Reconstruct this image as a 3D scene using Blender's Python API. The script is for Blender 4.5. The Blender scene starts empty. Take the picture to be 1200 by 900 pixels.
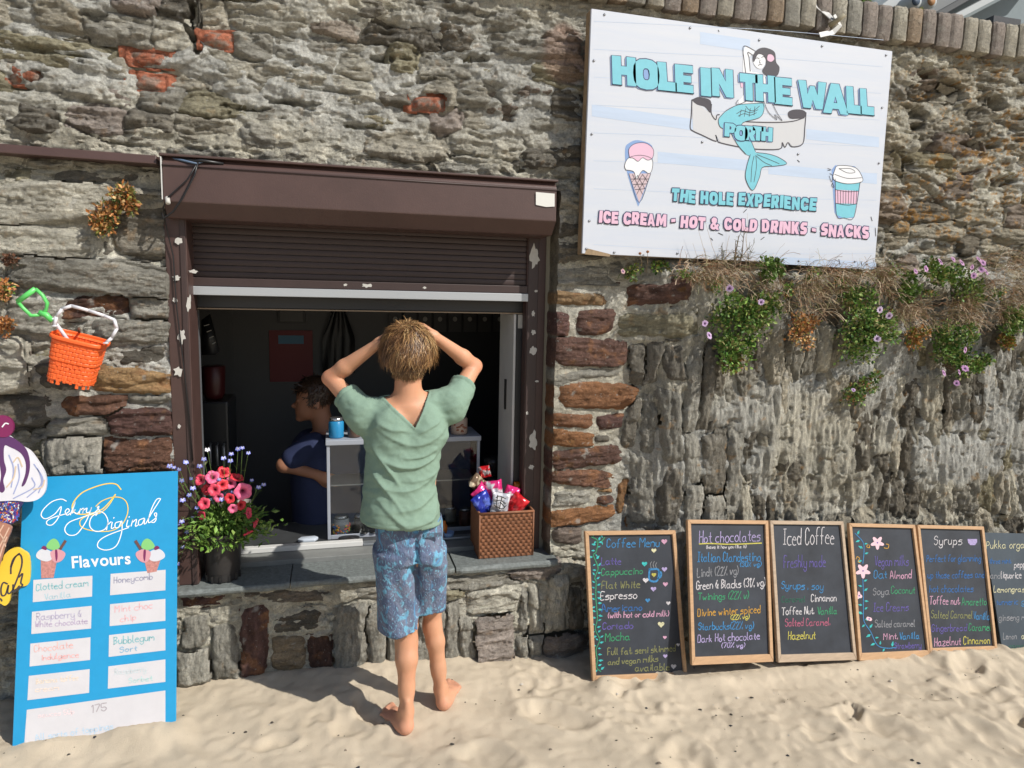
import bpy, math, random
import numpy as np
from mathutils import Vector, Matrix
from mathutils.geometry import tessellate_polygon
random.seed(11); RNG = np.random.default_rng(11)
SC = bpy.context.scene; COL = SC.collection

# ---------------------------------------------------------------- camera, sky, sun, exposure
FPX, YAW, PIT, ROLL = 795.1, .25714, .11851, -.01952
CAM = np.array([0, -2.75, 1.55])
_d = np.array([math.sin(YAW)*math.cos(PIT), math.cos(YAW)*math.cos(PIT), -math.sin(PIT)])
_r = np.array([math.cos(YAW), -math.sin(YAW), 0.]); _u = np.cross(_r, _d)
_R = math.cos(ROLL)*_r - math.sin(ROLL)*_u; _U = math.sin(ROLL)*_r + math.cos(ROLL)*_u
cd = bpy.data.cameras.new('camera'); cam = bpy.data.objects.new('camera', cd); COL.objects.link(cam)
cam.matrix_world = Matrix([[_R[i], _U[i], -_d[i], CAM[i]] for i in range(3)] + [[0, 0, 0, 1]])
cd.sensor_width = 36; cd.lens = FPX/1200*36; cd.clip_start = .05; cd.clip_end = 2000
SC.camera = cam
SUN_TO = Vector((1.15, -1.0, 1.38)).normalized()
EL = math.asin(SUN_TO.z); AZ = math.atan2(SUN_TO.x, SUN_TO.y)
W = bpy.data.worlds.new('World'); SC.world = W; W.use_nodes = True
nt = W.node_tree; bg = nt.nodes['Background']
sky = nt.nodes.new('ShaderNodeTexSky'); sky.sky_type = 'NISHITA'; sky.sun_disc = False
sky.sun_elevation = EL; sky.sun_rotation = AZ; sky.air_density = 1.0; sky.dust_density = 1.2; sky.ozone_density = 1.0
nt.links.new(sky.outputs[0], bg.inputs[0]); bg.inputs[1].default_value = .10
sl = bpy.data.lights.new('sun', 'SUN'); sl.energy = 5.0; sl.angle = math.radians(.53); sl.color = (1, .95, .87)
so = bpy.data.objects.new('sun', sl); COL.objects.link(so); so.rotation_euler = SUN_TO.to_track_quat('Z', 'Y').to_euler()
so.location = (3, -6, 6)
SC.view_settings.view_transform = 'Standard'; SC.view_settings.look = 'None'
SC.view_settings.exposure = -.02; SC.view_settings.gamma = 1; SC.view_settings.use_curve_mapping = False
SC.cycles.max_bounces = 8

# ---------------------------------------------------------------- points read off the photograph's own perspective
def ray(px, py): return (px-600)*_R - (py-450)*_U + FPX*_d
def wp(px, py, Y=0.):
    v = ray(px, py); return CAM + (Y-CAM[1])/v[1]*v
def gp(px, py, Z=0.):
    v = ray(px, py); return CAM + (Z-CAM[2])/v[2]*v
def pp(px, py, o, n):
    v = ray(px, py); return CAM + np.dot(o-CAM, n)/np.dot(v, n)*v

# ---------------------------------------------------------------- noise
_T = RNG.random((256, 256)).astype(np.float32)
def vn(x, y, s=0):
    x = np.asarray(x, np.float32)+s*17.31+1000.; y = np.asarray(y, np.float32)+s*7.77+1000.
    i = np.floor(x).astype(np.int32); j = np.floor(y).astype(np.int32); fx = x-i; fy = y-j
    fx = fx*fx*(3-2*fx); fy = fy*fy*(3-2*fy); i &= 255; j &= 255; i1 = (i+1) & 255; j1 = (j+1) & 255
    return ((_T[i, j]*(1-fx)+_T[i1, j]*fx)*(1-fy)+(_T[i, j1]*(1-fx)+_T[i1, j1]*fx)*fy)*2-1
def fbm(x, y, o=4, s=0, g=.5):
    r = 0; a = 1.; t = 0
    for k in range(o):
        r = r+a*vn(x*2**k, y*2**k, s+k*3); t += a; a *= g
    return r/t
def ridge(x, y, o=3, s=0):
    r = 0; a = 1.; t = 0
    for k in range(o):
        r = r+a*(1-np.abs(vn(x*2**k, y*2**k, s+k*5))*2); t += a; a *= .5
    return r/t
def sst(a, b, x): t = np.clip((x-a)/(b-a), 0, 1); return t*t*(3-2*t)

# ---------------------------------------------------------------- object helpers
ORG = {}
def link(o, parent=None, root_org=None):
    COL.objects.link(o)
    if parent is not None: o.parent = parent
    return o
def thing(name, label, cat, loc=(0, 0, 0), group=None):
    o = bpy.data.objects.new(name, None); o.empty_display_size = .05; COL.objects.link(o); o.location = loc
    o['label'] = label; o['category'] = cat
    if group: o['group'] = group
    ORG[o.name] = np.array(loc, float); return o
def tag(o, label=None, cat=None, group=None, kind=None):
    if label: o['label'] = label
    if cat: o['category'] = cat
    if group: o['group'] = group
    if kind: o['kind'] = kind
    return o
def mesh_np(name, V, F, cols=None, smooth=True):
    V = np.asarray(V, np.float32).reshape(-1, 3); me = bpy.data.meshes.new(name)
    if isinstance(F, np.ndarray):
        k = F.shape[1]; me.vertices.add(len(V)); me.vertices.foreach_set('co', V.ravel())
        me.loops.add(F.size); me.loops.foreach_set('vertex_index', F.astype(np.int32).ravel())
        me.polygons.add(len(F)); me.polygons.foreach_set('loop_start', np.arange(0, F.size, k, dtype=np.int32))
        me.update(calc_edges=True)
    else:
        me.from_pydata(V.tolist(), [], F); me.update()
    me.polygons.foreach_set('use_smooth', np.full(len(me.polygons), smooth))
    if cols is not None:
        a = me.color_attributes.new('Col', 'FLOAT_COLOR', 'POINT')
        c = np.ones((len(V), 4), np.float32); c[:, :3] = cols; a.data.foreach_set('color', c.ravel())
    me.validate(); return me
def part(name, V, F, mat, parent=None, cols=None, smooth=True, origin=None):
    """links ONE mesh object; V in world metres"""
    V = np.asarray(V, float).reshape(-1, 3)
    org = ORG[parent.name] if parent is not None else (np.zeros(3) if origin is None else np.array(origin, float))
    me = mesh_np(name, V-org, F, cols, smooth)
    if mat is not None: me.materials.append(mat)
    o = bpy.data.objects.new(name, me); COL.objects.link(o)
    if parent is not None: o.parent = parent
    else: o.location = org
    ORG[o.name] = org; return o
def flat_smooth(o, ang=40):
    me = o.data; me.polygons.foreach_set('use_smooth', np.full(len(me.polygons), True)); me.set_sharp_from_angle(angle=math.radians(ang)); return o
def bevel(o, w=.004, seg=2):
    m = o.modifiers.new('bevel', 'BEVEL'); m.width = w; m.segments = seg; m.limit_method = 'ANGLE'; m.angle_limit = math.radians(35); return o

class MB:
    """collects shapes into one mesh"""
    def __init__(s): s.v = []; s.f = []; s.c = []; s.n = 0
    def add(s, V, F, c=None):
        V = np.asarray(V, float).reshape(-1, 3); s.v.append(V); s.f += [[i+s.n for i in f] for f in F]; s.n += len(V)
        s.c.append(np.tile(np.array(c if c is not None else (1, 1, 1), float), (len(V), 1)) if np.ndim(c) < 2 else np.array(c)); return s
    def box(s, a, b, c=None):
        x0, y0, z0 = a; x1, y1, z1 = b
        V = [(x0, y0, z0), (x1, y0, z0), (x1, y1, z0), (x0, y1, z0), (x0, y0, z1), (x1, y0, z1), (x1, y1, z1), (x0, y1, z1)]
        return s.add(V, [(0, 3, 2, 1), (4, 5, 6, 7), (0, 1, 5, 4), (1, 2, 6, 5), (2, 3, 7, 6), (3, 0, 4, 7)], c)
    def hexa(s, P8, c=None):
        return s.add(P8, [(0, 3, 2, 1), (4, 5, 6, 7), (0, 1, 5, 4), (1, 2, 6, 5), (2, 3, 7, 6), (3, 0, 4, 7)], c)
    def tube(s, pts, r, n=8, c=None, cap=True):
        pts = [np.array(p, float) for p in pts]; m = len(pts); rr = r if hasattr(r, '__len__') else [r]*m
        V = []; up = np.array([.13, .37, .92])
        for i, p in enumerate(pts):
            t = pts[min(i+1, m-1)]-pts[max(i-1, 0)]; t = t/(np.linalg.norm(t)+1e-9)
            a = np.cross(t, up); a = a if np.linalg.norm(a) > .05 else np.cross(t, [1., 0, 0]); a /= np.linalg.norm(a); b = np.cross(t, a)
            for k in range(n):
                w = 2*math.pi*k/n; V.append(p+rr[i]*(math.cos(w)*a+math.sin(w)*b))
        F = [(i*n+k, i*n+(k+1) % n, (i+1)*n+(k+1) % n, (i+1)*n+k) for i in range(m-1) for k in range(n)]
        if cap: F += [tuple(range(n))[::-1], tuple((m-1)*n+k for k in range(n))]
        return s.add(V, F, c)
    def lathe(s, prof, cen, n=24, c=None, axis=None, capb=True, capt=False):
        cx, cy, cz = cen; V = []
        for r, z in prof:
            for k in range(n): w = 2*math.pi*k/n; V.append((cx+r*math.cos(w), cy+r*math.sin(w), cz+z))
        m = len(prof); F = [(i*n+k, i*n+(k+1) % n, (i+1)*n+(k+1) % n, (i+1)*n+k) for i in range(m-1) for k in range(n)]
        if capb: F.append(tuple(range(n))[::-1])
        if capt: F.append(tuple((m-1)*n+k for k in range(n)))
        return s.add(V, F, c)
    def build(s, name, mat, parent=None, smooth=False, cols=False, origin=None):
        V = np.concatenate(s.v); C = np.concatenate(s.c)
        return part(name, V, s.f, mat, parent, C if cols else None, smooth, origin)

# ---------------------------------------------------------------- materials
def srgb(r, g, b):
    f = lambda c: (c/255/12.92) if c/255 <= .04045 else ((c/255+.055)/1.055)**2.4
    return (f(r), f(g), f(b))
MATS = {}
def mat(name, col, rough=.6, metal=0, noise=0, nscale=20, bump=0, bscale=60, vcol=False, stretch=(1, 1, 1), spec=None, sss=0, detail=5, col2=None, coat=0, trans=0, emit=None):
    if name in MATS: return MATS[name]
    m = bpy.data.materials.new(name); m.use_nodes = True; t = m.node_tree; N = t.nodes; L = t.links
    b = N['Principled BSDF']; b.inputs['Roughness'].default_value = rough; b.inputs['Metallic'].default_value = metal
    if spec is not None: b.inputs['Specular IOR Level'].default_value = spec
    if coat: b.inputs['Coat Weight'].default_value = coat
    if trans: b.inputs['Transmission Weight'].default_value = trans
    if sss: b.inputs['Subsurface Weight'].default_value = sss; b.inputs['Subsurface Radius'].default_value = (.012, .004, .002); b.inputs['Subsurface Scale'].default_value = 1
    tc = N.new('ShaderNodeTexCoord'); mp = N.new('ShaderNodeMapping'); mp.inputs['Scale'].default_value = stretch; L.new(tc.outputs['Object'], mp.inputs[0])
    src = None
    if vcol: a = N.new('ShaderNodeAttribute'); a.attribute_name = 'Col'; src = a.outputs['Color']
    if noise or col2:
        n = N.new('ShaderNodeTexNoise'); n.inputs['Scale'].default_value = nscale; n.inputs['Detail'].default_value = detail; n.inputs['Roughness'].default_value = .65; L.new(mp.outputs[0], n.inputs['Vector'])
        r = N.new('ShaderNodeMapRange'); r.inputs[1].default_value = .3; r.inputs[2].default_value = .7
        L.new(n.outputs['Fac'], r.inputs[0])
        mx = N.new('ShaderNodeMix'); mx.data_type = 'RGBA'
        if col2 is not None:
            r.inputs[3].default_value = 0; r.inputs[4].default_value = 1; L.new(r.outputs[0], mx.inputs[0])
            mx.inputs[6].default_value = (*col, 1); mx.inputs[7].default_value = (*col2, 1)
        else:
            r.inputs[3].default_value = 1-noise; r.inputs[4].default_value = 1+noise
            mx.blend_type = 'MULTIPLY'; mx.inputs[0].default_value = 1
            if src is not None: L.new(src, mx.inputs[6])
            else: mx.inputs[6].default_value = (*col, 1)
            cmb = N.new('ShaderNodeCombineColor')
            for k in range(3): L.new(r.outputs[0], cmb.inputs[k])
            L.new(cmb.outputs[0], mx.inputs[7])
        L.new(mx.outputs[2], b.inputs['Base Color'])
    elif src is not None: L.new(src, b.inputs['Base Color'])
    else: b.inputs['Base Color'].default_value = (*col, 1)
    if bump:
        n2 = N.new('ShaderNodeTexNoise'); n2.inputs['Scale'].default_value = bscale; n2.inputs['Detail'].default_value = 6; n2.inputs['Roughness'].default_value = .7; L.new(mp.outputs[0], n2.inputs['Vector'])
        bp = N.new('ShaderNodeBump'); bp.inputs['Strength'].default_value = 1; bp.inputs['Distance'].default_value = bump; L.new(n2.outputs['Fac'], bp.inputs['Height']); L.new(bp.outputs[0], b.inputs['Normal'])
    if emit: b.inputs['Emission Color'].default_value = (*emit[0], 1); b.inputs['Emission Strength'].default_value = emit[1]
    MATS[name] = m; return m

def rock_mat(name, stretch):
    m = bpy.data.materials.new(name); m.use_nodes = True; t = m.node_tree; N = t.nodes; L = t.links; b = N['Principled BSDF']
    b.inputs['Roughness'].default_value = .85; b.inputs['Specular IOR Level'].default_value = .3
    tc = N.new('ShaderNodeTexCoord'); mp = N.new('ShaderNodeMapping'); mp.inputs['Scale'].default_value = stretch; L.new(tc.outputs['Object'], mp.inputs[0])
    at = N.new('ShaderNodeAttribute'); at.attribute_name = 'Col'
    def noise(sc, det, vec, ro=.65):
        n = N.new('ShaderNodeTexNoise'); n.inputs['Scale'].default_value = sc; n.inputs['Detail'].default_value = det; n.inputs['Roughness'].default_value = ro; L.new(vec, n.inputs['Vector']); return n.outputs['Fac']
    def mr(x, a, c, d, e):
        r = N.new('ShaderNodeMapRange'); L.new(x, r.inputs[0]); r.inputs[1].default_value = a; r.inputs[2].default_value = c; r.inputs[3].default_value = d; r.inputs[4].default_value = e; return r.outputs[0]
    def mul(c, f):
        mx = N.new('ShaderNodeMix'); mx.data_type = 'RGBA'; mx.blend_type = 'MULTIPLY'; mx.inputs[0].default_value = 1; L.new(c, mx.inputs[6]); cc = N.new('ShaderNodeCombineColor')
        for k in range(3): L.new(f, cc.inputs[k])
        L.new(cc.outputs[0], mx.inputs[7]); return mx.outputs[2]
    c = mul(at.outputs['Color'], mr(noise(14, 8, mp.outputs[0], .75), .3, .7, .58, 1.36))
    c = mul(c, mr(noise(140, 4, tc.outputs['Object'], .8), .3, .7, .72, 1.25))
    # pale and rusty flecks
    vo = noise(95, 2, tc.outputs['Object'], .5); mk = mr(vo, .67, .72, 0, .7)
    mx = N.new('ShaderNodeMix'); mx.data_type = 'RGBA'; L.new(mk, mx.inputs[0]); L.new(c, mx.inputs[6]); mx.inputs[7].default_value = (.42, .41, .38, 1)
    L.new(mx.outputs[2], b.inputs['Base Color'])
    def bump(h, d, prev=None):
        bp = N.new('ShaderNodeBump'); bp.inputs['Distance'].default_value = d; bp.inputs['Strength'].default_value = 1; L.new(h, bp.inputs['Height'])
        if prev: L.new(prev, bp.inputs['Normal'])
        return bp.outputs[0]
    vo2 = N.new('ShaderNodeTexVoronoi'); vo2.feature = 'DISTANCE_TO_EDGE'; vo2.inputs['Scale'].default_value = 11; wv = N.new('ShaderNodeVectorMath'); wv.operation = 'ADD'; nn = N.new('ShaderNodeTexNoise'); nn.inputs['Scale'].default_value = 9; nn.inputs['Detail'].default_value = 6; L.new(tc.outputs['Object'], nn.inputs[0])
    sc_ = N.new('ShaderNodeVectorMath'); sc_.operation = 'SCALE'; sc_.inputs[3].default_value = .22; L.new(nn.outputs['Color'], sc_.inputs[0]); L.new(mp.outputs[0], wv.inputs[0]); L.new(sc_.outputs[0], wv.inputs[1]); L.new(wv.outputs[0], vo2.inputs['Vector'])
    n0 = bump(mr(vo2.outputs['Distance'], 0, .035, 0, 1), .007)
    n1 = bump(noise(30, 12, mp.outputs[0], .80), .032, n0); n2 = bump(noise(110, 6, tc.outputs['Object'], .75), .010, n1)
    L.new(n2, b.inputs['Normal']); return m
# ================================================================ THE STONE WALL
M_H = rock_mat('schist_bedded_flat', (1, 1, 3.6)); M_V = rock_mat('schist_on_edge', (3.4, 1, 1)); M_M = rock_mat('lime_mortar', (1, 1, 1.35)); M_MV = rock_mat('streaked_mortar', (3.0, 1, .8))
STP = .006
X0, X1, Z0, Z1 = -1.65, 4.65, -.42, 2.79
OX0, OX1, OZ0, OZ1 = -.588, .912, .426, 2.016          # the hole in the wall
gx = X0+STP*np.arange(int(round((X1-X0)/STP))+1); gz = Z0+STP*np.arange(int(round((Z1-Z0)/STP))+1)
GX, GZ = np.meshgrid(gx, gz, indexing='ij'); NX, NZ = GX.shape
wx = GX+.020*fbm(GX*7, GZ*9, 4, 1)+.006*fbm(GX*40, GZ*40, 2, 2); wz = GZ+.014*fbm(GX*6, GZ*10, 4, 5)+.005*fbm(GX*40, GZ*40, 2, 8)

def base_off(x, z):
    led = sst(1.22, 1.5, x)*sst(1.79, 1.66, z+.02*vn(x*3, z*0))*.115
    foot = sst(.44, .40, z)*sst(-.9, -.6, x)*sst(1.1, .95, x)*.03
    bulge = .03*fbm(x*1.1, z*1.3, 2, 40)
    up = .02*sst(2.0, 2.5, z)
    edge = sst(-.9, -.6, x)*sst(1.15, .95, x)*sst(.4, .5, z)*sst(2.2, 2.05, z)     # keep the jambs true
    return led+foot+bulge*(1-.8*edge)+up*0
BASE = base_off(GX, GZ)
lowreg = sst(1.22, 1.4, GX)*sst(1.75, 1.7, GZ)                 # bulging lower wall, stones on edge

def s2(r, g, b): return np.array(srgb(r, g, b))
C_BR = s2(122, 94, 84); C_OR = s2(172, 124, 86); C_RD = s2(116, 88, 82); C_TAN = s2(178, 150, 110); C_GR = s2(176, 173, 162); C_DG = s2(138, 133, 122)
C_LG = s2(205, 201, 186); C_PK = s2(174, 163, 154); C_BK = s2(200, 126, 98); C_OL = s2(166, 160, 136); C_WS = s2(194, 188, 172)
# explicit stones: photo box x0,y0,x1,y1, colour, proud, vertical bedding, tilt deg
EX = [
 # right jamb
 (649,342,712,357,C_TAN*.7+C_BR*.3,.016,0),(735,332,797,357,C_BR,.016,0),(651,366,669,393,C_RD,.016,0),(678,363,722,391,C_BR,.018,0),(727,367,798,396,C_OL,.016,0),
 (651,396,737,431,C_BR,.02,0),(652,433,738,446,C_GR,.008,0),(658,451,743,478,C_OR*.75+C_BR*.25,.02,0),(652,486,698,503,C_OR*.6+C_RD*.4,.016,0),(704,487,734,503,C_RD,.014,0),
 (651,507,700,525,C_OR,.018,0),(702,511,718,521,C_DG,.01,0),(650,528,727,550,C_BR*.9,.018,0),(649,553,720,571,C_BR*.8+C_OR*.2,.016,0),(648,577,693,594,C_GR,.01,0),
 (700,581,723,591,C_BR,.012,0),(697,572,724,578,C_TAN,.01,0),(647,595,723,614,C_OR,.018,0),(648,618,682,640,C_BR*.6+C_GR*.4,.014,0),
 (739,404,755,446,C_DG,.02,1),(757,402,769,449,C_DG,.018,1),(772,404,791,443,C_DG*.9,.018,1),(793,408,808,500,C_GR,.022,1),(811,410,826,496,C_DG,.02,1),(766,453,787,536,C_GR*.8,.024,1),
 (733,468,748,525,C_DG,.016,1),(750,466,764,530,C_GR*.8,.018,1),(739,529,762,608,C_GR,.02,1),(766,545,787,608,C_DG,.02,1),(811,508,838,571,C_DG,.022,1),(813,575,838,610,C_GR,.022,1),(727,560,738,603,C_OR*.6+C_TAN*.4,.012,1),(790,505,808,560,C_GR,.018,1),(790,565,810,620,C_GR,.02,1),(842,505,856,580,C_GR,.02,1),
 # left jamb and boulders
 (16,308,200,344,C_GR*.72,.04,0),(70,347,150,372,C_BR*.7,.008,0),(152,349,199,374,C_GR*.85,.02,0),(112,375,200,402,C_GR*.8,.024,0),(134,405,196,428,C_DG*.6,.008,0),(110,434,200,461,C_TAN*.85+C_OR*.15,.018,0),
 (74,464,145,486,C_BR*.8+C_OR*.2,.012,0),(150,462,197,475,C_GR,.012,0),(124,479,200,512,C_RD*.85,.018,0),(56,490,122,510,C_GR,.012,0),(119,515,200,553,C_RD*.6+C_OR*.25,.02,0),(58,515,115,556,C_GR*1.05,.022,1),
 (-30,398,32,458,C_LG,.045,0),(38,428,104,458,C_DG*.7,.012,0),(-30,462,50,500,C_DG*.8,.014,0),(-60,215,128,262,C_LG,.03,0),(-40,264,98,302,C_LG,.03,0),(131,240,199,300,C_DG,.006,0),(-50,306,12,392,C_LG*.9,.02,0),(14,350,66,394,C_GR,.02,0),(62,200,196,218,C_DG,.004,0),
 # foot of the wall under the sill
 (211,696,265,711,C_RD,.014,0),(272,690,405,707,C_DG*.8+C_BR*.2,.01,0),(213,722,241,759,C_GR*.9,.02,1),(207,762,245,800,C_GR,.03,1),(247,732,278,795,C_GR*.8,.022,1),(281,712,313,790,C_RD*1.05,.026,1),(318,746,356,784,C_TAN*.45+C_GR*.3,.02,0),
 (318,718,376,743,C_DG*.7,.012,0),(282,790,352,802,C_DG*.7,.02,0),(360,746,386,782,C_BR*.7,.02,1),(391,704,427,790,C_GR*.95,.035,1),(429,712,449,790,C_GR,.035,1),(452,712,480,790,C_GR,.03,1),(483,715,517,790,C_GR*.8,.03,1),
 (410,684,500,700,C_GR,.014,0),(519,672,607,687,C_GR,.016,0),(520,689,543,702,C_OL,.014,0),(545,689,607,716,C_LG,.024,0),(588,664,642,677,C_PK,.016,0),(520,704,536,775,C_GR,.03,1),(538,720,555,775,C_GR,.03,1),(554,718,598,778,C_PK,.055,0),
 (608,686,617,740,C_GR,.022,1),(621,684,633,738,C_LG,.024,1),(641,676,662,738,C_LG,.03,1),(636,742,682,772,C_PK*.85,.04,0),(606,744,618,772,C_GR,.03,1),(620,744,633,772,C_GR,.03,1),(664,690,684,738,C_DG,.02,1),
]
BRK = [(9,72,50,95),(151,55,188,72),(153,81,189,100),(237,31,268,51),(484,107,522,126),(1016,66,1034,74)]
BRK = [(a+1.5, b+2, c-2, d-2) for a, b, c, d in BRK]
for b in BRK: EX.append((*b, C_BK, .010, 0))
ex = []
for e in EX:
    a = wp(e[0], (e[1]+e[3])/2, -.02); b = wp(e[2], (e[1]+e[3])/2, -.02); t = wp((e[0]+e[2])/2, e[1], -.02); d = wp((e[0]+e[2])/2, e[3], -.02)
    ex.append(dict(cx=(a[0]+b[0])/2, cz=(t[2]+d[2])/2, hx=(b[0]-a[0])/2, hz=(t[2]-d[2])/2, col=e[4], p=e[5], v=e[6], brick=tuple(e[:4]) in BRK))
NE = len(ex)
# fill stones
seeds = []
def rows(x0, x1, z0, z1, hmin, hmax, wmin, wmax, vert=False):
    z = z0
    while z < z1:
        h = random.uniform(hmin, hmax); x = x0+random.uniform(-wmax, 0)
        while x < x1:
            w = random.uniform(wmin, wmax)*random.choice((.7, 1, 1.2)); sx = x+w/2; sz = z+h/2+random.uniform(-.22, .22)*h
            if vert: seeds.append((sx, sz, w*.5, h*.5*random.uniform(.8, 1.15), 1))
            else: seeds.append((sx, sz, w*.5, h*.5*random.uniform(.75, 1.3), 0))
            x += w
        z += h
rows(X0, X1, 1.74, Z1, .055, .12, .10, .36)
rows(X0, -.55, -.4, 1.74, .07, .13, .1, .3)
rows(.9, 1.32, -.4, 1.74, .06, .1, .08, .18)
rows(-.6, .95, -.4, .44, .08, .13, .08, .2)
rows(1.3, X1, -.45, 1.50, .16, .30, .045, .11, True)
rows(1.3, X1, 1.50, 1.74, .05, .09, .09, .24)
def inex(x, z): return any(abs(x-e['cx']) < e['hx']+.012 and abs(z-e['cz']) < e['hz']+.012 for e in ex)
def nofill(x, z):
    if OX0-.012 < x < OX1+.012 and OZ0-.01 < z < OZ1+.0: return True
    if .9 < x < 1.26 and .5 < z < 1.63: return True
    return False
seeds = [s for s in seeds if not inex(s[0], s[1]) and not nofill(s[0], s[1])]
NS = NE+len(seeds)
d1 = np.full(GX.shape, 9., np.float32); d2 = d1.copy(); l1 = np.full(GX.shape, -1, np.int32); l2 = l1.copy()
HX = np.zeros(NS+1); HZ = np.zeros(NS+1); CXs = np.zeros(NS+1); CZs = np.zeros(NS+1)
def win(cx, cz, rx, rz):
    i0 = max(0, int((cx-rx-X0)/STP)); i1 = min(NX, int((cx+rx-X0)/STP)+2); j0 = max(0, int((cz-rz-Z0)/STP)); j1 = min(NZ, int((cz+rz-Z0)/STP)+2)
    return slice(i0, i1), slice(j0, j1)
for k, s in enumerate(seeds):
    i = NE+k; cx, cz, ax, az, v = s; HX[i] = ax; HZ[i] = az; CXs[i] = cx; CZs[i] = cz
    w = win(cx, cz, ax*3+.03, az*3+.03)
    if w[0].stop <= w[0].start or w[1].stop <= w[1].start: continue
    q = ((np.abs(wx[w]-cx)/ax)**2.6+(np.abs(wz[w]-cz)/az)**2.6)**(1/2.6)
    D1 = d1[w]; D2 = d2[w]; L1 = l1[w]; L2 = l2[w]
    m = q < D1; m2 = (~m) & (q < D2)
    D2[m] = D1[m]; L2[m] = L1[m]; D1[m] = q[m]; L1[m] = i; D2[m2] = q[m2]; L2[m2] = i
mn = np.minimum(HX, HZ)
sd = np.where(l1 >= 0, (d2-d1)*.5*mn[l1], -1.)-.002
sd = np.where(d1 > 1.9, -1., sd)
# mortar-only zone of the right jamb
jz = (GX > OX1-.02) & (GX < 1.27) & (GZ > .5) & (GZ < 1.63); sd[jz] = -.05
exl = np.full(GX.shape, -1, np.int32); exs = np.full(GX.shape, -1., np.float32)
for i, e in enumerate(ex):
    HX[i], HZ[i], CXs[i], CZs[i] = e['hx'], e['hz'], e['cx'], e['cz']
    w = win(e['cx'], e['cz'], e['hx']+.06, e['hz']+.06)
    if w[0].stop <= w[0].start or w[1].stop <= w[1].start: continue
    p = 8. if e['brick'] else 6.5
    sk = .12*math.sin(i*2.3)*(0 if e['brick'] else 1)
    dx = wx[w]-e['cx']; dz = wz[w]-e['cz']-(sk*dx if not e['v'] else 0); dx = dx-(sk*dz if e['v'] else 0)
    q = ((np.abs(dx)/e['hx'])**p+(np.abs(dz)/e['hz'])**p)**(1/p)
    s_ = (1-q)*min(e['hx'], e['hz']); s_ = np.maximum(s_, -.06)
    E_ = exs[w]; L_ = exl[w]; m = s_ > E_; E_[m] = s_[m]; L_[m] = i
sd = np.minimum(sd, -exs-.010)
useex = exs > np.where(l1 >= 0, sd, -9)
LAB = np.where(useex & (exl >= 0), exl, l1); SD = np.where(useex, exs, sd); SECOND = np.where(LAB == l1, l2, -1)
# per stone properties
PRD = np.zeros(NS+1); TX = np.zeros(NS+1); TZ = np.zeros(NS+1); VB = np.zeros(NS+1, bool); SC_ = np.zeros((NS+1, 3)); OFF = RNG.random((NS+1, 2))*40
for i in range(NS):
    if i < NE:
        PRD[i] = ex[i]['p']; VB[i] = bool(ex[i]['v']); SC_[i] = ex[i]['col']; TX[i] = random.uniform(-.06, .06); TZ[i] = random.uniform(-.1, .1)
    else:
        s = seeds[i-NE]; VB[i] = bool(s[4]); low = s[0] > 1.3 and s[1] < 1.7
        PRD[i] = random.uniform(-.014, .014) if not low else random.uniform(-.012, .014)
        TX[i] = random.uniform(-.08, .08) if not s[4] else random.uniform(-.28, .28); TZ[i] = random.uniform(-.3, .16) if not s[4] else random.uniform(-.1, .1)
        c = [C_GR, C_WS, C_DG, C_GR, C_OL, C_WS, C_LG, C_PK*.9 if not low else C_DG*.9][random.randrange(8)]*random.uniform(.8, 1.08)
        if s[0] > 2.5 and s[1] > 1.74: c = c*.84*np.array([1.03, .98, .90])
        if low: c = c*np.array([.90, .88, .84])
        if random.random() < .03 and not low: c = C_BR*.5+c*.5
        SC_[i] = c
lb = LAB.clip(0); ox = OFF[lb, 0].astype(np.float32); oz = OFF[lb, 1].astype(np.float32); vb = VB[lb]
# laminations: along x when flat, along z on edge
u = np.where(vb, GZ, GX)+ox; v = np.where(vb, GX, GZ)+oz
lam = fbm(u*5, v*34, 4, 3, .62); lam2 = ridge(u*9, v*60, 2, 9); big = fbm(GX*9+ox, GZ*9+oz, 4, 12, .55)
ter = v*38+1.6*fbm(u*5, v*8, 2, 21); ter = (ter-np.floor(ter)); ter = sst(0, .75, ter)-ter      # broken steps
fine = fbm(GX*75, GZ*75, 2, 31)
tilt = TX[lb]*(GX-CXs[lb])+TZ[lb]*(GZ-CZs[lb])
szf = np.clip(mn[lb]/.04, .4, 1.35)
isex = (LAB < NE)
def facet(x, z, sx, sz, seed):
    """broken flat chips: nearest of jittered points, each with its own height and tilt"""
    X, Z = x/sx, z/sz; X = X+.5*(np.floor(Z) % 2); i0, j0 = np.floor(X).astype(np.int32), np.floor(Z).astype(np.int32); best = np.full(x.shape, 9., np.float32); out = np.zeros(x.shape, np.float32)
    for di in (-1, 0, 1):
        for dj in (-1, 0, 1):
            a, b = (i0+di+seed*13) & 255, (j0+dj+seed*29) & 255; px = i0+di+_T[a, b]; pz = j0+dj+_T[b, (a+71) & 255]; dx, dz = X-px, Z-pz; q = np.abs(dx)**1.6+np.abs(dz)**1.6
            h = (_T[(a+9) & 255, (b+33) & 255]-.5)+dx*(_T[(b+5) & 255, a]-.5)*1.1+dz*(_T[(a+50) & 255, (b+11) & 255]-.5)*1.3; m = q < best; best = np.where(m, q, best); out = np.where(m, h, out)
    return out
fmk = sst(-.10, .22, fbm(GX*1.9, GZ*3.4, 3, 44)); fu = (facet(wx, wz, .12, .026, 1)*.013+facet(wx+.3, wz+.1, .05, .015, 2)*.005)*(.18+.82*fmk); fl_ = facet(wx, wz, .034, .13, 3)*.017*(.35+.65*fmk)
mid = fbm(GX*26, GZ*34, 4, 33, .65); vmid = fbm(GX*60, GZ*16, 4, 35, .65); hmid = fbm(GX*16, GZ*70, 4, 37, .65)
rough = np.where(vb, vmid, hmid)
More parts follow.
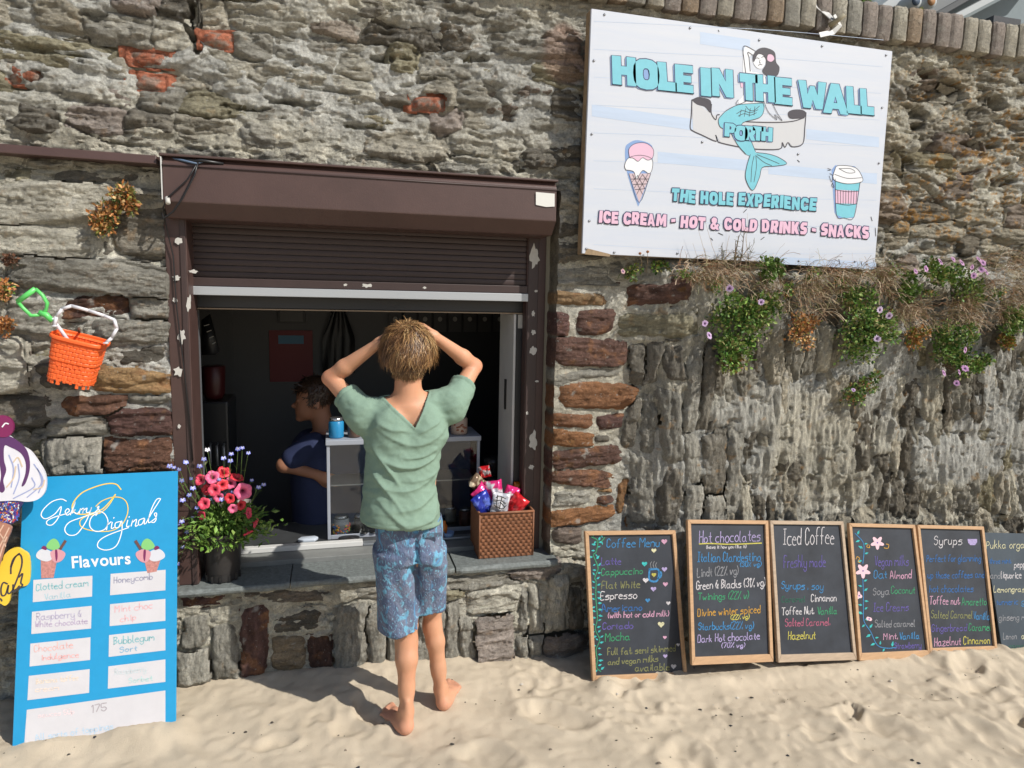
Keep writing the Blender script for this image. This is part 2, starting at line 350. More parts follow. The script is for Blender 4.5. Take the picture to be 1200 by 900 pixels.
H1 = PRD[lb]+np.clip(tilt, -.022, .022)*np.where(isex, .5, 1.)+szf*(.009*lam+.004*lam2+np.where(isex, .006, .009)*big+.006*ter)+np.where(vb, fl_*.8, fu)*np.where(isex, .6, 1.)+.0028*fine+.007*rough
# strata: slow swelling out, abrupt step back, as split schist weathers
sx_ = (GZ+.035*fbm(GX*1.6, GZ*2.5, 3, 38))*8.5+1.1*fbm(GX*3, GZ*4, 3, 39); saw = sx_-np.floor(sx_); saw = sst(0, .82, 1-saw)*sst(0, .07, saw); strm = sst(-.25, .2, fbm(GX*1.3, GZ*3, 2, 41))
isbrick = np.array([e['brick'] for e in ex]+[False]*(NS-NE+1))[lb]
H1 = np.where(isbrick, PRD[lb]+.004*big+.003*fine, H1)
def drop(s): return np.where(s > 0, .016*np.exp(-np.maximum(s, 0)/.006), .016-1.7*s)
H1 = H1-drop(SD)
# mortar
smear = fbm(GX*2.6, GZ*4.2, 4, 50, .6); upz = sst(1.70, 1.78, GZ)
jam = sst(1.27, 1.24, GX)*sst(OX1-.03, OX1, GX)*sst(.45, .5, GZ)*sst(1.8, 1.7, GZ)
sm = sst(-.42, .12, smear)
MH = -.029+sm*.033+(1-.85*lowreg)*(.011*fbm(GX*8, GZ*15, 4, 55, .58)+.0055*fbm(GX*34, GZ*50, 3, 56)+.0035*ridge(GX*45, GZ*70, 2, 60))+.0022*fine*(1-.6*lowreg)
MH = MH*(1-jam)+jam*(-.001+.007*fbm(GX*24, GZ*30, 4, 57)+.0028*fine)
streak = lowreg*(.014*fbm(GX*17, GZ*3.6, 4, 66, .6)+.007*ridge(GX*34, GZ*8, 3, 69)+.009*fbm(GX*46, GZ*7, 3, 73, .6)); MH = MH+streak*.9+.006*lowreg+lowreg*fl_*.9+(1-lowreg)*(1-jam)*fu*.7
st_ = .011*(saw-.5)*strm*(1-lowreg)*(1-jam)*sst(-.9, -.5, np.abs(GX))
hole = sst(.40, .62, fbm(GX*5.5, GZ*8, 3, 71))*upz*sst(2.3, 2.8, GX); MH = MH-.05*hole
r1 = ridge(GX*2.2+.5*GZ, GZ*9+.8*fbm(GX*2, GZ*2, 2, 81), 4, 80); r2 = ridge(GX*6+.9*GZ, GZ*17, 3, 84); r3 = ridge(GX*14, GZ*3.2, 3, 88)
crack = np.maximum(sst(.70, .86, r1), .6*sst(.76, .9, r2))*(1-lowreg)+sst(.80, .93, r3)*lowreg*.7
crack = crack*(1-jam)*(1-.7*isex)
chips = sst(.30, .55, fbm(GX*15, GZ*30, 3, 89, .6))*(1-jam)*(1-.6*isex)
def quant(n, k): n = n*k; f = np.floor(n); return (f+sst(.80, 1., n-f))/k
pl1 = quant(fbm(GX*4.5, GZ*11, 4, 160, .6), 5.)*.030+quant(fbm(GX*11+3, GZ*30, 3, 164, .6), 4.)*.013
quant2 = lambda n, k: (np.floor(n*k)+sst(.45, 1., n*k-np.floor(n*k)))/k
pl2 = quant2(fbm(GX*12, GZ*2.6, 4, 167, .55), 5.)*.026+quant2(fbm(GX*26, GZ*5, 3, 169, .55), 3.)*.008
plate = np.where(lowreg > .5, pl2, pl1)*(1-jam)*(1-.55*isex)*(1-.5*sst(OX0-.02, OX0, GX)*sst(OX1+.02, OX1, GX))
groove = sst(.80, .97, ridge(GX*13, GZ*42, 3, 171))*(1-lowreg)+sst(.80, .97, ridge(GX*44, GZ*12, 3, 173))*lowreg; groove = groove*(1-jam)
MH = MH+.8*plate-.007*groove; H1 = H1+(.65*plate-.008*groove)*(1-isbrick)
MH = MH-.026*crack-.012*chips+st_; H1 = H1-.022*crack*(1-isbrick)-.008*chips*(1-isbrick)+st_*(1-isbrick)
H1 = H1+lowreg*.75*streak
# hollows where stones have dropped out
for (hx_, hy_, rx_, ry_, dp) in [(222, 20, 9, 22, .07), (229, 50, 7, 9, .05), (1108, 108, 27, 14, .045), (1078, 138, 10, 13, .07), (1166, 120, 17, 8, .07), (1092, 84, 12, 5, .05), (40, 88, 12, 5, .05), (108, 14, 14, 5, .04), (450, 22, 16, 4, .04), (448, 64, 14, 5, .045), (285, 120, 30, 3, .03), (350, 118, 26, 3, .035), (425, 146, 26, 3, .03), (1062, 190, 10, 8, .05), (1150, 168, 22, 5, .04), (1180, 212, 16, 5, .04), (560, 66, 15, 4, .035)]:
    c_ = wp(hx_, hy_, -.02); a_ = np.linalg.norm(wp(hx_+1, hy_, -.02)-c_)*rx_; b_ = np.linalg.norm(wp(hx_, hy_+1, -.02)-c_)*ry_
    q = ((wx-c_[0]+.012*mid)/a_)**2+((wz-c_[2]+.010*mid)/b_)**2; k = sst(1.25, .75, q)*dp; MH = MH-k; H1 = H1-k*(1-isbrick)
# colours
def jit(n, a): return (1+a*n)[..., None]
scol = SC_[lb]*jit(lam, .34)*jit(big, .16)*jit(rough, .25)
rust = sst(.12, .5, fbm(GX*22+ox, GZ*26+oz, 3, 90)); redd = isex & (SC_[lb][..., 0] > SC_[lb][..., 2]*1.9) & (~isbrick)
scol = np.where(redd[..., None], scol*(1-rust[..., None]*.55)+np.array(srgb(180, 128, 88))*rust[..., None]*.55, scol)
pal = sst(-.12, .25, fbm(GX*34, GZ*46, 4, 92, .65)); scol = np.where(isbrick[..., None], scol*(1-.7*pal[..., None])+C_GR*.7*pal[..., None], scol)
mcol = s2(211, 208, 197)*jit(fbm(GX*6, GZ*8, 4, 95), .22)*jit(fbm(GX*50, GZ*50, 2, 97), .12)
cool = sst(-.3, .4, fbm(GX*1.5, GZ*2, 2, 99))[..., None]; mcol = mcol*(cool*np.array([.97, 1, 1.04])+(1-cool)*np.array([1.02, 1, .93]))
mcol = mcol*(1-.11*lowreg[..., None])*jit(np.where(lowreg > .5, vmid, mid), .26)
# orange and white lichen, mostly on the right top; dark weathering near the coping
lr = sst(2.3, 2.7, GX)*sst(1.7, 2.0, GZ); lich = .8*sst(.24, .36, fbm(GX*38, GZ*44, 4, 101, .72)+.30*fbm(GX*3.5, GZ*3.5, 2, 105)-.16+.19*lr)*(.12+.88*lr)
lich = np.maximum(lich, .5*sst(.5, .6, fbm(GX*30, GZ*30, 3, 107))*(.4+lowreg*.4))
LO = np.array(srgb(190, 142, 74)); wl = sst(.52, .6, fbm(GX*26, GZ*26, 3, 111))[..., None]*.6
dk = (.34*sst(.05, .45, fbm(GX*4, GZ*9, 4, 115))*(.45+.55*upz))[..., None]
dw = np.array([.60, .58, .54])
def weather(c):
    c = c*(1-dk)+c*dw*dk; c = c*(1-lich[..., None])+LO*lich[..., None]; return c*(1-wl)+s2(205, 203, 195)*wl
scol = weather(scol); mcol = weather(mcol)*.97
pc_ = wp(664, 62, -.02); pk_m = (sst(1.3, .7, ((wx-pc_[0]+.02*mid)/.10)**2+((wz-pc_[2])/.115)**2))[..., None]; mcol = mcol*(1-.75*pk_m)+s2(186, 152, 134)*.75*pk_m; scol = scol*(1-.6*pk_m)+s2(178, 146, 130)*.6*pk_m
scol = np.clip(scol*np.where(isbrick | redd, .98, 1.07)[..., None], .02, .8); mcol = np.clip(mcol*1.06, .02, .8)
YS = -(BASE+H1); YM = -(BASE+MH)
gone = (GX > OX0+1e-4) & (GX < OX1-1e-4) & (GZ > OZ0+1e-4) & (GZ < OZ1-1e-4)   # vertices strictly inside the hole
def cells(mask):     # mask over cells -> mesh arrays
    ii, jj = np.nonzero(mask); a = ii*NZ+jj; F = np.stack([a, a+NZ, a+NZ+1, a+1], 1)
    u_, inv = np.unique(F, return_inverse=True); return u_, inv.reshape(F.shape)
cg = gone[:-1, :-1] | gone[1:, :-1] | gone[:-1, 1:] | gone[1:, 1:]
cmid = (GX[:-1, :-1]+STP/2 > OX0) & (GX[:-1, :-1]+STP/2 < OX1) & (GZ[:-1, :-1]+STP/2 > OZ0) & (GZ[:-1, :-1]+STP/2 < OZ1)
cg = cg | cmid
wall = thing('stone_wall', 'rough rubble stone wall smeared with mortar, with a serving hatch cut through it', 'wall')
under = (H1 > MH+.006); cu = under[:-1, :-1] & under[1:, :-1] & under[:-1, 1:] & under[1:, 1:]
e2 = cu.copy(); e2[1:] &= cu[:-1]; e2[:-1] &= cu[1:]; e2[:, 1:] &= cu[:, :-1]; e2[:, :-1] &= cu[:, 1:]
fx, fz, fy = GX.ravel(), GZ.ravel(), YM.ravel(); lowc = lowreg[:-1, :-1] > .5
for sel, m_ in ((~lowc, M_M), (lowc, M_MV)):
    vi, F = cells((~e2) & (~cg) & sel); part('mortar', np.stack([fx[vi], fy[vi], fz[vi]], 1), F, m_, wall, mcol.reshape(-1, 3)[vi])
area = np.bincount(LAB[(LAB >= 0) & (H1 > MH)].ravel(), minlength=NS)
# what the photo shows
def seen(i):
    v = np.array([CXs[i], 0, CZs[i]])-CAM; z = v@_d; return abs(FPX*(v@_R)/z) < 640 and abs(FPX*(v@_U)/z) < 490
order = sorted(range(NS), key=lambda i: -(area[i]*(1 if seen(i) else .15)+(1e6 if i < NE and ex[i]['brick'] else 0)))
rank = {i: r for r, i in enumerate(order)}
rest = [[], [], [], 0]
for i in range(NS):
    if area[i] < 6: continue
    w = win(CXs[i], CZs[i], HX[i]*2.6+.06, HZ[i]*2.6+.06)
    La = LAB[w]; S_ = SD[w]; own = La == i; sec = (SECOND[w] == i) & (S_ < .02)
    if i < NE: sec = sec | ((exl[w] == i) & (exs[w] > -.022) & ~own)
    yy = np.where(own, YS[w], -(BASE[w]+PRD[i]-.016-1.7*np.abs(S_))); msk = own | sec
    hid = yy > YM[w]+.012
    vis = msk & ~hid
    c = (msk[:-1, :-1] & msk[1:, :-1] & msk[:-1, 1:] & msk[1:, 1:]) & (vis[:-1, :-1] | vis[1:, :-1] | vis[:-1, 1:] | vis[1:, 1:])
    c &= ~cg[w[0].start:w[0].stop-1, w[1].start:w[1].stop-1]
    if c.sum() < 4: continue
    nz = msk.shape[1]; ii, jj = np.nonzero(c); a = ii*nz+jj; F = np.stack([a, a+nz, a+nz+1, a+1], 1); vi, inv = np.unique(F, return_inverse=True); F = inv.reshape(F.shape)
    V = np.stack([GX[w].ravel()[vi], yy.ravel()[vi], GZ[w].ravel()[vi]], 1); cc = scol[w].reshape(-1, 3)[vi]
    foreign = ~own.ravel()[vi]; cc = np.where(foreign[:, None], SC_[i], cc)
    m_ = M_V if VB[i] else M_H
    if rank[i] < 296:
        part('brick' if (i < NE and ex[i]['brick']) else 'stone', V, F, m_, wall, cc)
    else:
        rest[0].append(V); rest[1].append(F+rest[3]); rest[2].append(cc); rest[3] += len(V)
if rest[0]:
    tag(part('small_stones', np.concatenate(rest[0]), np.concatenate(rest[1]), M_H, wall, np.concatenate(rest[2])), kind='stuff')
# reveals of the opening: short side faces that carry the jamb stones round the corner
def reveal(xw, sgn, name):
    ys = np.arange(-.07, .14, STP); zs = np.arange(OZ0-.0, OZ1+.001, STP); Yg, Zg = np.meshgrid(ys, zs, indexing='ij')
    h = .003+.005*fbm(Yg*30, Zg*30, 3, 130+int(sgn)); C = np.tile(s2(150, 144, 128)*.9, (*Yg.shape, 1))
    for e in ex:
        if abs(e['cx']-sgn*e['hx']-xw) < .035 and e['cz'] > OZ0:
            q = np.clip((e['hz']-np.abs(Zg+.006*fbm(Yg*20, Zg*20, 2, 7)-e['cz']))/.008, -1, 1); k = sst(-1, 1, q); h = h+k*.006; C = C*(1-k[..., None])+e['col']*.9*k[..., None]
    # front edge follows the wall face
    jf = np.clip(np.round((Zg-Z0)/STP).astype(int), 0, NZ-1); ie = int(round((xw-X0)/STP)); face = np.minimum(YM[ie], YS[ie])[jf]
    Yv = np.maximum(Yg, face+.001); V = np.stack([xw-sgn*h*sst(0, .02, Yv-face), Yv, Zg], -1).reshape(-1, 3)
    n0, n1 = Yg.shape; a = (np.arange(n0-1)[:, None]*n1+np.arange(n1-1)).ravel(); F = np.stack([a, a+1, a+n1+1, a+n1], 1)
    if sgn < 0: F = F[:, ::-1]
    part(name, V, np.ascontiguousarray(F), M_M, wall, C.reshape(-1, 3))
reveal(OX1, 1, 'reveal'); reveal(OX0, -1, 'reveal')
# wall body behind the face (thickness, top and the right way to block light)
mb = MB(); TH = .42
mb.box((X0, .10, Z0), (OX0-.006, TH, 2.75)); mb.box((OX1+.006, .10, Z0), (X1, TH, 2.75)); mb.box((OX0-.005, .10, Z0), (OX1+.005, TH, .40)); mb.box((OX0-.005, .115, 2.05), (OX1+.005, TH, 2.75))
mb.build('wall_core', mat('mortar_core', srgb(150, 144, 128), .9), wall)
MB().box((.8895, .10, .44), (OX1+.01, .14, 2.03)).build('mortar_fillet', MATS['mortar_core'], wall)
# coping of blocks set on edge
cop_meshes = []
for k in range(7):
    n = 9; V = []; Fc = []; w_, dpt, hh = .0745+.004*random.random(), .34, .15+.008*random.random(); c = [C_PK, C_WS, C_GR, C_PK*.9, C_WS, C_LG*.9, C_TAN*.5+C_PK*.5][k]*1.0
    dims = (w_/2, dpt/2, hh/2); idx = {}
    for ax in range(3):
        for sg in (-1, 1):
            o1, o2 = [a for a in range(3) if a != ax]; nn = {0: 5, 1: 12, 2: 8}; n1, n2 = nn[o1], nn[o2]; st = len(V)
            for i in range(n1+1):
                for j in range(n2+1):
                    p = [0, 0, 0]; p[ax] = sg; p[o1] = -1+2*i/n1; p[o2] = -1+2*j/n2; V.append(p)
            for i in range(n1):
                for j in range(n2):
                    q = [st+i*(n2+1)+j, st+(i+1)*(n2+1)+j, st+(i+1)*(n2+1)+j+1, st+i*(n2+1)+j+1]
                    Fc.append(q if (sg > 0) == (ax != 1) else q[::-1])
    V = np.array(V, float); P = V*np.array(dims); qn = (np.abs(V)**16).sum(1)**(1/16); P = P/qn[:, None]**1.0
    P = P*(1+0*qn[:, None]); nz_ = .0035*fbm(P[:, 0]*60+k*9+P[:, 1]*30, P[:, 2]*60, 3, 140+k); P += V/np.linalg.norm(V, axis=1)[:, None]*nz_[:, None]
    P[:, 2] -= .006*np.abs(fbm(P[:, 0]*20+k, P[:, 1]*20, 2, 3))
    cn = c*(1+.25*fbm(P[:, 0]*60+k, P[:, 2]*50, 3, 150)[:, None]); l_ = sst(.3, .5, fbm(P[:, 0]*50+k*3, P[:, 2]*50, 3, 152))[:, None]*.35; cn = cn*(1-l_)+s2(200, 196, 184)*l_
    me = mesh_np('coping_stone', P, np.array(Fc), np.clip(cn, .02, .8)); me.materials.append(M_M); cop_meshes.append(me)
x = X0
while x < X1:
    o = bpy.data.objects.new('coping_stone', random.choice(cop_meshes)); COL.objects.link(o); o.parent = wall
    o.location = (x+.04, .115+random.uniform(-.004, .004), 2.845+random.uniform(-.004, .004)); o.rotation_euler = (random.uniform(-.02, .02), random.uniform(-.02, .02), random.uniform(-.01, .01)); x += .0805

# ================================================================ SAND
def sand_z(x, y):
    x = np.asarray(x, float); y = np.asarray(y, float)
    s = -.03*sst(.9, 1.3, x)-.075*sst(1.2, 3.6, x)*sst(-3, -.2, y)
    s = s+.05*sst(-.55, -.02, y)*sst(1.0, .3, x)+.02*sst(-.5, -.3, y)*sst(1.0, 1.3, x)
    n = .016*fbm(x*2.2, y*2.6, 2, 200)+.010*fbm(x*7, y*8.5, 3, 203, .5)
    s = s+n; return s
def footpits(x, y):
    r = random.Random(5); z = np.zeros_like(x); lim = (np.abs(x-1) < 4) & (y > -3)
    for k in range(190):
        cx, cy = r.uniform(-1.6, 4.2), r.uniform(-2.3, -.22); a = r.uniform(0, math.pi); L = r.uniform(.05, .13); Wd = L*r.uniform(.35, .7); d = r.uniform(.006, .021)
        m = (np.abs(x-cx) < .35) & (np.abs(y-cy) < .35)
        dx = x[m]-cx; dy = y[m]-cy; dx, dy = dx+.02*vn(dx*20, dy*20, k), dy+.02*vn(dx*20, dy*20, k+9)
        p = (dx*math.cos(a)+dy*math.sin(a))/L; q = (-dx*math.sin(a)+dy*math.cos(a))/Wd; rr = np.sqrt(p*p+q*q)
        z[m] += -d*np.exp(-(rr**4.5))*(1+.35*p)+d*.55*np.exp(-((rr-1.32)/.28)**2)
    # churned lumps along the boards and near the boulder
    for (cx, cy, R_, n) in [(1.55, -.62, .42, 90), (.80, -.22, .22, 70), (2.4, -.6, .5, 90), (1.1, -.5, .3, 50), (3.0, -.7, .5, 60), (2.0, -.9, .7, 60)]:
        for k in range(n):
            px, py = r.gauss(cx, R_*.5), r.gauss(cy, R_*.28); s = r.uniform(.006, .016); m = (np.abs(x-px) < .05) & (np.abs(y-py) < .05); rr = ((x[m]-px)**2+(y[m]-py)**2)/s**2
            z[m] += r.choice((1, 1, -1))*s*.5*np.exp(-rr**1.6)
    return z
xs = np.concatenate([[-900, -200, -60, -20, -9, -5, -3.4, -2.4, -2.], np.arange(-1.75, 4.5, .0115), [4.7, 5.2, 6.2, 8, 12, 25, 60, 200, 900]])
ys = np.concatenate([[-900, -200, -60, -25, -12, -7, -4.5, -3.4, -2.9, -2.6], np.arange(-2.3, .05, .0115), [.1, .2, .35, .6]])
SX, SY = np.meshgrid(xs, ys, indexing='ij')
near = sst(4.9, 4.3, SX)*sst(-2.2, -1.7, SX)*sst(-2.9, -2.2, SY)
SZ = np.where(near > 0, sand_z(SX, SY), 0)*near + footpits(SX, SY)*near+near*(.0062*fbm(SX*28, SY*34, 4, 210, .6)+.004*ridge(SX*11+SY*6, SY*14, 3, 214)+.0016*fbm(SX*85, SY*85, 1, 219))
SZ = SZ+.05*(1-near)*fbm(SX*.3, SY*.3, 3, 5)*(np.abs(SX) < 50)*(SY > -50)
n0, n1 = SX.shape; a = (np.arange(n0-1)[:, None]*n1+np.arange(n1-1)).ravel()
SXS, SYS = xs.copy(), ys.copy()
def zsand(x, y):
    i = int(np.clip(np.searchsorted(SXS, x)-1, 0, len(SXS)-2)); j = int(np.clip(np.searchsorted(SYS, y)-1, 0, len(SYS)-2)); return float(SZ[i, j])
# sand banked against the foot of the boards and around the feet
def bank(pts):
    for (cx, cy, sx, sy, h) in pts:
        global SZ
        SZ = SZ+h*np.exp(-((SX-cx)/sx)**2-((SY-cy)/sy)**2)
bank([(-.83, -.30, .34, .07, .012), (-.62, -.31, .09, .06, .02), (1.08, -.32, .06, .06, .035), (1.3, -.3, .1, .06, .006), (1.55, -.35, .16, .035, .014), (2.0, -.35, .2, .035, .012), (2.35, -.35, .12, .035, .016), (2.8, -.35, .2, .035, .014), (3.2, -.35, .2, .035, .014), (-.95, -.29, .10, .04, .015), (-.72, -.29, .07, .04, .018), (.255, -.42, .10, .05, .006), (.37, -.31, .08, .05, .006)])
m = mat('dry_sand', srgb(207, 193, 171), .95, noise=.10, nscale=900, detail=3, bump=.0055, bscale=330, spec=.1)
t = m.node_tree; b = t.nodes['Principled BSDF']; src = b.inputs['Base Color'].links[0].from_socket
n = t.nodes.new('ShaderNodeTexNoise'); n.inputs['Scale'].default_value = 7; n.inputs['Detail'].default_value = 6; tc = t.nodes.new('ShaderNodeTexCoord'); t.links.new(tc.outputs['Object'], n.inputs[0])
r = t.nodes.new('ShaderNodeMapRange'); r.inputs[1].default_value = .3; r.inputs[2].default_value = .7; r.inputs[3].default_value = .87; r.inputs[4].default_value = 1.08; t.links.new(n.outputs[0], r.inputs[0])
cc = t.nodes.new('ShaderNodeCombineColor'); [t.links.new(r.outputs[0], cc.inputs[k]) for k in range(3)]
mx = t.nodes.new('ShaderNodeMix'); mx.data_type = 'RGBA'; mx.blend_type = 'MULTIPLY'; mx.inputs[0].default_value = 1; t.links.new(src, mx.inputs[6]); t.links.new(cc.outputs[0], mx.inputs[7])
# dark grains
n2 = t.nodes.new('ShaderNodeTexNoise'); n2.inputs['Scale'].default_value = 260; n2.inputs['Detail'].default_value = 2; t.links.new(tc.outputs['Object'], n2.inputs[0])
r2 = t.nodes.new('ShaderNodeMapRange'); r2.inputs[1].default_value = .72; r2.inputs[2].default_value = .76; r2.inputs[3].default_value = 0; r2.inputs[4].default_value = .6; t.links.new(n2.outputs[0], r2.inputs[0])
mx2 = t.nodes.new('ShaderNodeMix'); mx2.data_type = 'RGBA'; t.links.new(r2.outputs[0], mx2.inputs[0]); t.links.new(mx.outputs[2], mx2.inputs[6]); mx2.inputs[7].default_value = (.12, .09, .07, 1); t.links.new(mx2.outputs[2], b.inputs['Base Color'])
g = part('sand', np.stack([SX, SY, SZ], -1).reshape(-1, 3), np.stack([a, a+n1, a+n1+1, a+1], 1), m); g['kind'] = 'structure'
# scraps on the sand: dark weed bits, shell chips and pebbles, too many and too small to count
mb = MB(); rr = random.Random(8)
for k in range(340):
    x, y = rr.uniform(-1.3, 3.6), -abs(rr.gauss(.3, .5))-.2
    if y < -2.1: continue
    s = rr.choice((.002, .0025, .003, .004, .007)); z = zsand(x, y)+s*.3; c = rr.choice([(.04, .035, .03), (.06, .05, .04), (.5, .46, .4), (.2, .16, .12), (.03, .03, .035)]); V = []
    for q in range(6):
        w = q*math.pi/3; V.append((x+s*math.cos(w)*rr.uniform(.6, 1.6), y+s*math.sin(w)*rr.uniform(.6, 1.3), z))
    V.append((x, y, z+s*.6)); mb.add(V, [(q, (q+1) % 6, 6) for q in range(6)], c)
o = mb.build('beach_debris', mat('debris', (1, 1, 1), .9, vcol=True), None, cols=True); o['kind'] = 'stuff'
# ================================================================ HATCH: shutter, posts, sill, kiosk room
M_BRN = mat('brown_paint', srgb(79, 60, 56), .45, noise=.10, nscale=8, bump=.0006, bscale=200)
M_BRND = mat('brown_shutter', srgb(60, 46, 44), .5, noise=.08, nscale=14)
M_POST = mat('brown_post_paint', srgb(72, 53, 49), .5, noise=.14, nscale=12)
M_FLAKE = mat('bare_primer', srgb(190, 188, 182), .8, noise=.08, nscale=60)
M_UPVC = mat('white_upvc', srgb(205, 205, 203), .4, noise=.04, nscale=9)
M_GREYM = mat('grey_metal', srgb(150, 155, 160), .35, .6)
M_DARK = mat('dark_frame', srgb(48, 48, 50), .45)
M_BLK = mat('black_plastic', srgb(28, 28, 30), .4)
YP = .09
sh = thing('roller_shutter', 'brown roller shutter with a box housing and peeling posts, raised above the serving hatch', 'shutter', (.17, YP, .43))
# housing: profile in y,z swept along x
prof = [(.10, 2.035), (-.075, 2.035), (-.095, 2.012), (-.098, 1.880), (-.045, 1.828), (.10, 1.828)]
xa, xb = -.572, .868
V = [(xa, y, z) for y, z in prof]+[(xb, y, z) for y, z in prof]; n = 6
F = [(i, i+n, (i+1) % n+n, (i+1) % n) for i in range(n)]+[tuple(range(n)), tuple(range(2*n-1, n-1, -1))]
hb = bevel(part('housing', V, F, M_BRN, sh, smooth=False), .004, 2)
part('housing_seam', *(lambda m: (np.concatenate(m.v), m.f))(MB().box((xa-.001, -.0985, 2.000), (xb+.001, -.0955, 2.004))), M_BRND, hb)
bevel(MB().box((xa-.008, -.1, 2.034), (xb+.004, .05, 2.042)).build('top_cap', M_BRN, sh), .002)
mb = MB(); P = [wp(628, 225, -.1005), wp(650, 227, -.1005), wp(650, 242, -.1005), wp(640, 242.5, -.1005), wp(628, 240, -.1005)]
mb.add(P, [(0, 4, 3, 2, 1)]); mb.build('sticker', mat('white_sticker', srgb(215, 215, 210), .6), hb)
bevel(MB().box((xa-.004, -.1, 1.885), (xa-.0005, -.02, 2.03)).build('end_cap', M_UPVC, sh), .001)
# posts
xl0, xl1 = -.5905, float(wp(223, 400, -.012)[0]); xr0, xr1 = float(wp(616, 400, YP)[0]), .8885
for x0, x1 in ((xl0, xl1), (xr0, xr1)):
    YQ = YP if x0 > 0 else -.012
    p = bevel(MB().box((x0, YQ, .446), (x1, YP+.06, 1.84)).build('post', M_POST, sh), .003)
    bevel(MB().box((x0+(.050 if x0 < 0 else .004), YQ-.005, .446), (x1-(.004 if x0 < 0 else .034), YQ-.0005, 1.83)).build('guide_rail', M_BRND, p), .002)
def flake(px, py, rx, ry, yy, seed, parent):
    r = random.Random(seed); n = 18; V = []
    for k in range(n):
        w = 2*math.pi*k/n; q = r.uniform(.62, 1.02)*(.82+.25*math.sin(2*w+seed)*math.cos(3*w+seed*2)); V.append(wp(px+rx*q*math.cos(w), py+ry*q*math.sin(w), yy))
    c = wp(px, py, yy); V.append(c); part('bare_patch', V, [((k+1) % n, k, n) for k in range(n)], M_FLAKE, parent)
for i, a in enumerate([(209, 283, 6, 6), (207, 326, 6, 5), (213, 394, 6, 11), (209, 435, 7, 8), (221, 355, 4, 14), (226, 318, 7, 3), (205, 352, 4, 4), (210, 500, 3, 4),
                       (627, 300, 8, 19), (625, 367, 3, 5), (625, 389, 4, 4), (624, 411, 6, 7), (629, 447, 3, 2), (625, 518, 7, 16), (618, 484, 2, 3), (623, 547, 4, 4), (628, 341, 3, 2)]):
    flake(*a, YP-.0065 if a[0] > 400 else -.0185, i, sh)
# slatted curtain
mx0, mx1 = xl1-.02, xr0+.004; zt, zb = 1.84, float(wp(400, 329, YP)[2]); ns = 9; dz = (zt-zb)/ns
for i in range(ns):
    z = zb+i*dz; n = 5; V = []
    for x in (mx0, mx1):
        for k in range(n+1):
            w = k/n; V.append((x, YP+.014-.0012*math.sin(math.pi*w)**.5, z+.0012+w*(dz-.0024)))
    F = [(k, k+n+1, k+n+2, k+1) for k in range(n)]
    part('slat', V, F, M_BRND, sh)
bot = bevel(MB().box((mx0, YP-.004, zb-.034), (mx1, YP+.02, zb-.001)).build('bottom_slat', M_BRND, sh), .003)
for i, a in enumerate([(430, 335, 9, 3), (405, 334, 3, 2), (498, 337, 3, 2), (222, 318, 5, 4)]): flake(*a, YP-.0048, 50+i, bot)
zb2 = zb-.034
bevel(MB().box((mx0, YP-.012, float(wp(400, 349, YP)[2])), (mx1, YP+.02, zb2-.001)).build('bottom_rail', mat('pale_aluminium', srgb(178, 182, 186), .35, .3), sh), .002)
# flashing strip running left on the wall
fl = tag(bevel(MB().hexa([(X0, -.075, 2.018), (-.592, -.082, 2.006), (-.592, .0, 2.006), (X0, .0, 2.018), (X0, -.07, 2.048), (-.592, -.077, 2.036), (-.592, 0, 2.042), (X0, 0, 2.055)]).build('flashing_strip', M_BRN), .003), 'narrow brown flashing strip running along the wall left of the shutter box', 'flashing')
# cable clipped over the box corner
cb = thing('cable', 'black cable and blue cord looped over the left corner of the shutter box', 'cable', (-.55, -.1, 2.04))
q = lambda *a: wp(*a)
mb = MB(); mb.tube([q(232, 190, -.105), q(228, 205, -.11), q(214, 232, -.11), q(203, 248, -.11), q(192, 256, -.10), q(190, 250, -.1)], .0035, 6)
mb.tube([q(232, 190, -.105), q(220, 210, -.108), q(196, 232, -.108), q(191, 244, -.105), q(194, 262, -.03), q(203, 300, -.022), q(207, 360, -.022), q(220, 470, -.022), q(226, 540, -.022)], .0025, 6); mb.build('black_cord', M_BLK, cb, True)
MB().tube([q(188, 186, -.02), q(205, 184, -.06), q(228, 189, -.1), q(236, 188, -.1), q(262, 192, -.09)], .0055, 6).build('loop_end', M_BLK, cb, True)
MB().tube([q(190, 184, -.05), q(210, 187, -.09), q(231, 192, -.105), q(243, 187, -.08), q(215, 184, -.03)], .004, 6).build('blue_cord', mat('cord_blue', srgb(90, 110, 135), .6), cb, True)
part('cleat', *(lambda m: (np.concatenate(m.v), m.f))(MB().tube([q(196, 232, -.1), q(197, 238, -.12)], .008, 8)), M_FLAKE, cb)

